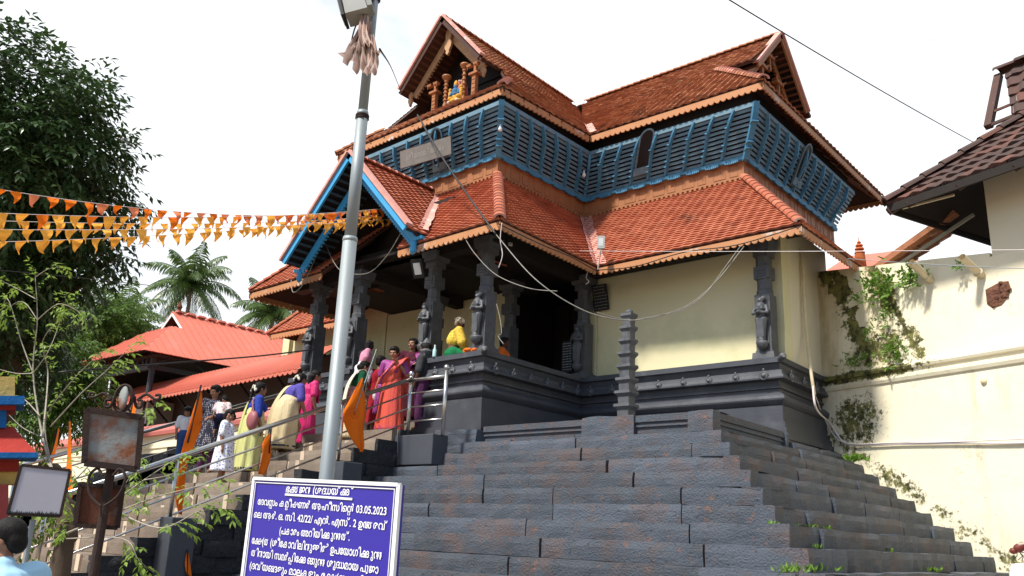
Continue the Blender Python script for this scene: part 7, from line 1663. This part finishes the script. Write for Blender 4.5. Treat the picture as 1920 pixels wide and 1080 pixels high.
# 10 girl in the blue floral frock
p = inc(413, 902); s = Person('small girl in white frock with blue flowers and bobbed hair', (p.x, p.y, p.z-0.02), 1.08, 130, headk=1.22, yaw=-55, nod=12, la=((0.14, 0.02, 0.62), (0.14, -0.01, 0.46)), ra=((-0.14, 0.02, 0.62), (-0.15, -0.02, 0.46)))
s.hair('bob'); s.top(C_['floral'], 'bodice', 0.75, 0.62, pad=0.02); s.skirt(C_['floral'], 0.72, 0.15, 0.10, 0.175, 9, 0.08, 0.9, nm='frock')
# 11 mother with sleeping baby
p = inc(384, 880); s = Person('woman in navy dotted kurta carrying a sleeping baby', (p.x, p.y, p.z-0.06), 1.47, 48, la=((0.15, -0.05, 0.65), (0.02, -0.17, 0.60)), ra=((-0.15, -0.01, 0.62), (-0.16, -0.06, 0.47)), yaw=-38, nod=18, lean=-3)
s.hair('bun'); s.top(C_['dots'], 'kurta', 0.8, 0.56); s.skirt(C_['dots'], 0.66, 0.24, 0.098, 0.15, 8, 0.06, nm='kurta_skirt'); s.trousers(C_['plum'], pad=0.008)
s.mesh('watch', 'black', lambda q: q.lathe([(0.024, -0.008), (0.025, 0.008)], lerp(s.arm[1][0], s.arm[1][1], 0.85), 10, M=V((0, 0, 1)).rotation_difference((s.arm[1][1]-s.arm[1][0]).normalized()).to_matrix()))
ca, sa = math.cos(R(48)), math.sin(R(48)); loc = lambda x, y, z: (p.x+ca*x-sa*y, p.y+sa*x+ca*y, p.z+z)
s2 = Person('sleeping baby in rose print top slumped on the shoulder of the woman', loc(0.17, -0.16, 0.46), 0.78, 228, lean=22, headk=1.35, nod=40, yaw=60, la=((0.15, 0.0, 0.64), (0.15, 0.02, 0.50)), ra=((-0.15, 0.0, 0.64), (-0.15, 0.02, 0.50)), ll=((0.09, -0.10, 0.40), (0.10, -0.02, 0.18)), rl=((-0.09, -0.10, 0.40), (-0.10, -0.02, 0.18)))
s2.hair('short'); s2.top(C_['roses'], 'top', 0.7, 0.52, 1.1, pad=0.03); s2.trousers(C_['navy'], z1=0.3, pad=0.025, nm='shorts')
# 12 boy
p = at(346, 815, 'Y', 7.9); s = Person('little boy in white tee shirt and jeans beside the orange flag', (p.x, p.y, p.z-0.50), 0.98, 60, headk=1.25, nod=22, yaw=-10, la=((0.14, -0.02, 0.64), (0.13, -0.08, 0.52)))
s.hair('bob'); s.top(C_['white'], 'tee_shirt', 0.75, 0.55, pad=0.02); s.trousers(C_['jeans'], pad=0.015)
# 13 old person with yellow shawl seated on the plinth
p = at(848, 661, 'Y', 10.62); s = Person('grey haired old person in yellow shawl seated on the plinth, back turned', (p.x, p.y, ZP-0.62), 1.38, 150, 'skin_dark', lean=10, ll=((0.16, -0.17, 0.49), (0.02, -0.22, 0.49)), rl=((-0.16, -0.17, 0.49), (-0.02, -0.20, 0.49)), la=((0.16, -0.06, 0.64), (0.10, -0.16, 0.56)), ra=((-0.16, -0.06, 0.64), (-0.10, -0.16, 0.56)), yaw=-25, nod=16)
s.hair('wild', 'hair_grey'); s.mesh('waistcloth', C_['jade'], lambda q: (q.capsule((-0.04, 0.0, 0.49), (0.04, 0.0, 0.49), 0.105, 0.105), q.capsule((0.05, 0, 0.49), (0.16, -0.17, 0.49), 0.085, 0.06), q.capsule((-0.05, 0, 0.49), (-0.16, -0.17, 0.49), 0.085, 0.06)), remesh=0.012)
s.mesh('shawl', C_['yellow'], lambda q: (q.capsule(s.L((0, 0.01, 0.68)), s.L((0, 0.0, 0.74)), 0.105, 0.10), q.capsule(s.sh[1], lerp(s.sh[1], s.arm[1][0], 0.9), 0.06, 0.062), q.capsule(s.sh[-1], lerp(s.sh[-1], s.arm[-1][0], 0.95), 0.06, 0.066), q.capsule(s.L((0, 0.01, 0.76)), s.sh[1], 0.07, 0.062), q.capsule(s.L((0, 0.01, 0.76)), s.sh[-1], 0.07, 0.062), q.capsule(s.arm[-1][0], s.arm[-1][1], 0.06, 0.04)), remesh=0.012)
m = MB(); c = at(882, 654, 'Y', 10.5); c.z = ZP+0.05
for k in range(7): m.ell(c+V((0.045*k-0.14, rnd(-.04, .04), rnd(-0.02, 0.02))), (0.055, 0.05, 0.035), 9, 6)
o = m.build('cloth_bundle', C_['orange'], smooth=True); tag(o, 'crumpled orange and yellow cloth bundle by the front corner column', 'cloth')
# 14 seated person partly seen behind the corner column
p = at(944, 662, 'Y', 11.6); s = Person('person in orange cloth sitting in the dark behind the corner column', (p.x, p.y, ZP-0.82), 1.35, 120, 'skin_dark', ll=((0.14, -0.15, 0.5), (0.02, -0.2, 0.5)), rl=((-0.14, -0.15, 0.5), (-0.02, -0.2, 0.5)))
s.hair('short'); s.top(C_['orange'], 'wrap', 0.9, 0.58)
# 15 man in the pale blue shirt close to the camera
hp_ = atd(20, 1014, 6.2); s = Person('man in pale blue shirt in the lower left corner, seen from behind', (hp_.x, hp_.y, hp_.z-0.925*1.66), 1.66, -84, fat=1.22, vox=0.008, yaw=38, nod=14, lean=4, headk=1.02)
s.hair('short'); s.top(C_['shirt'], 'shirt', 0.8, 0.52, collar=True, pad=0.014); s.trousers(C_['grey'])
s.mesh('collar_seam', C_['shirt'], lambda q: q.capsule(s.L((-0.08, 0.065, 0.775)), s.L((0.08, 0.065, 0.775)), 0.008, 0.008, 6))
# dragonfly on a white post at the lower right corner
DC = atd(1905, 1036, 1.15); DF = thing('dragonfly', 'reddish brown dragonfly perched on the white post in the corner', 'insect', DC)
k_ = 1.15/FPX
def dp(x, y, z=0.0): return atd(x, y, 1.15+z)
dm = mat('chitin_red_brown', (0.16, 0.03, 0.02), (0.10, 0.02, 0.015), 300, 0.4)
m = MB(); m.ell(dp(1900, 1033), (5.5*k_, 4.5*k_, 5*k_), 12, 9); m.build('head', dm, DF, smooth=True)
m = MB(); m.capsule(dp(1909, 1028), dp(1917, 1024), 7*k_, 7*k_); m.capsule(dp(1917, 1024), dp(1950, 1012), 4*k_, 3*k_); m.build('body', dm, DF, smooth=True)
m = MB()
for pts in (((1907, 1034), (1907, 1043), (1899, 1049)), ((1911, 1034), (1917, 1043), (1909, 1050)), ((1911, 1034), (1919, 1043), (1916, 1051)), ((1914, 1035), (1926, 1038), (1930, 1050))): m.tube([dp(*p) for p in pts], 0.7*k_, 5)
m.build('leg', MT['black'], DF)
m = MB()
for z in (-0.01, 0.01):
    m.quad(dp(1910, 1021, z), dp(1904, 1018, z*2), dp(1960, 1012, z*3), dp(1960, 1018, z*2))
m.build('wing', mat('clear_wing', (0.55, 0.5, 0.4), rough=0.2, trans=0.7), DF)
WP_ = atd(1915, 1056, 1.15); m = MB(); m.lathe([(0.017, -1.2), (0.017, -0.012), (0.014, -0.002), (0.008, 0.0)], WP_+V((0.004, 0.0, 0)), 16); o = m.build('white_post', MT['white_paint'], smooth=True); tag(o, 'rounded white post under the dragonfly at the right edge', 'post')
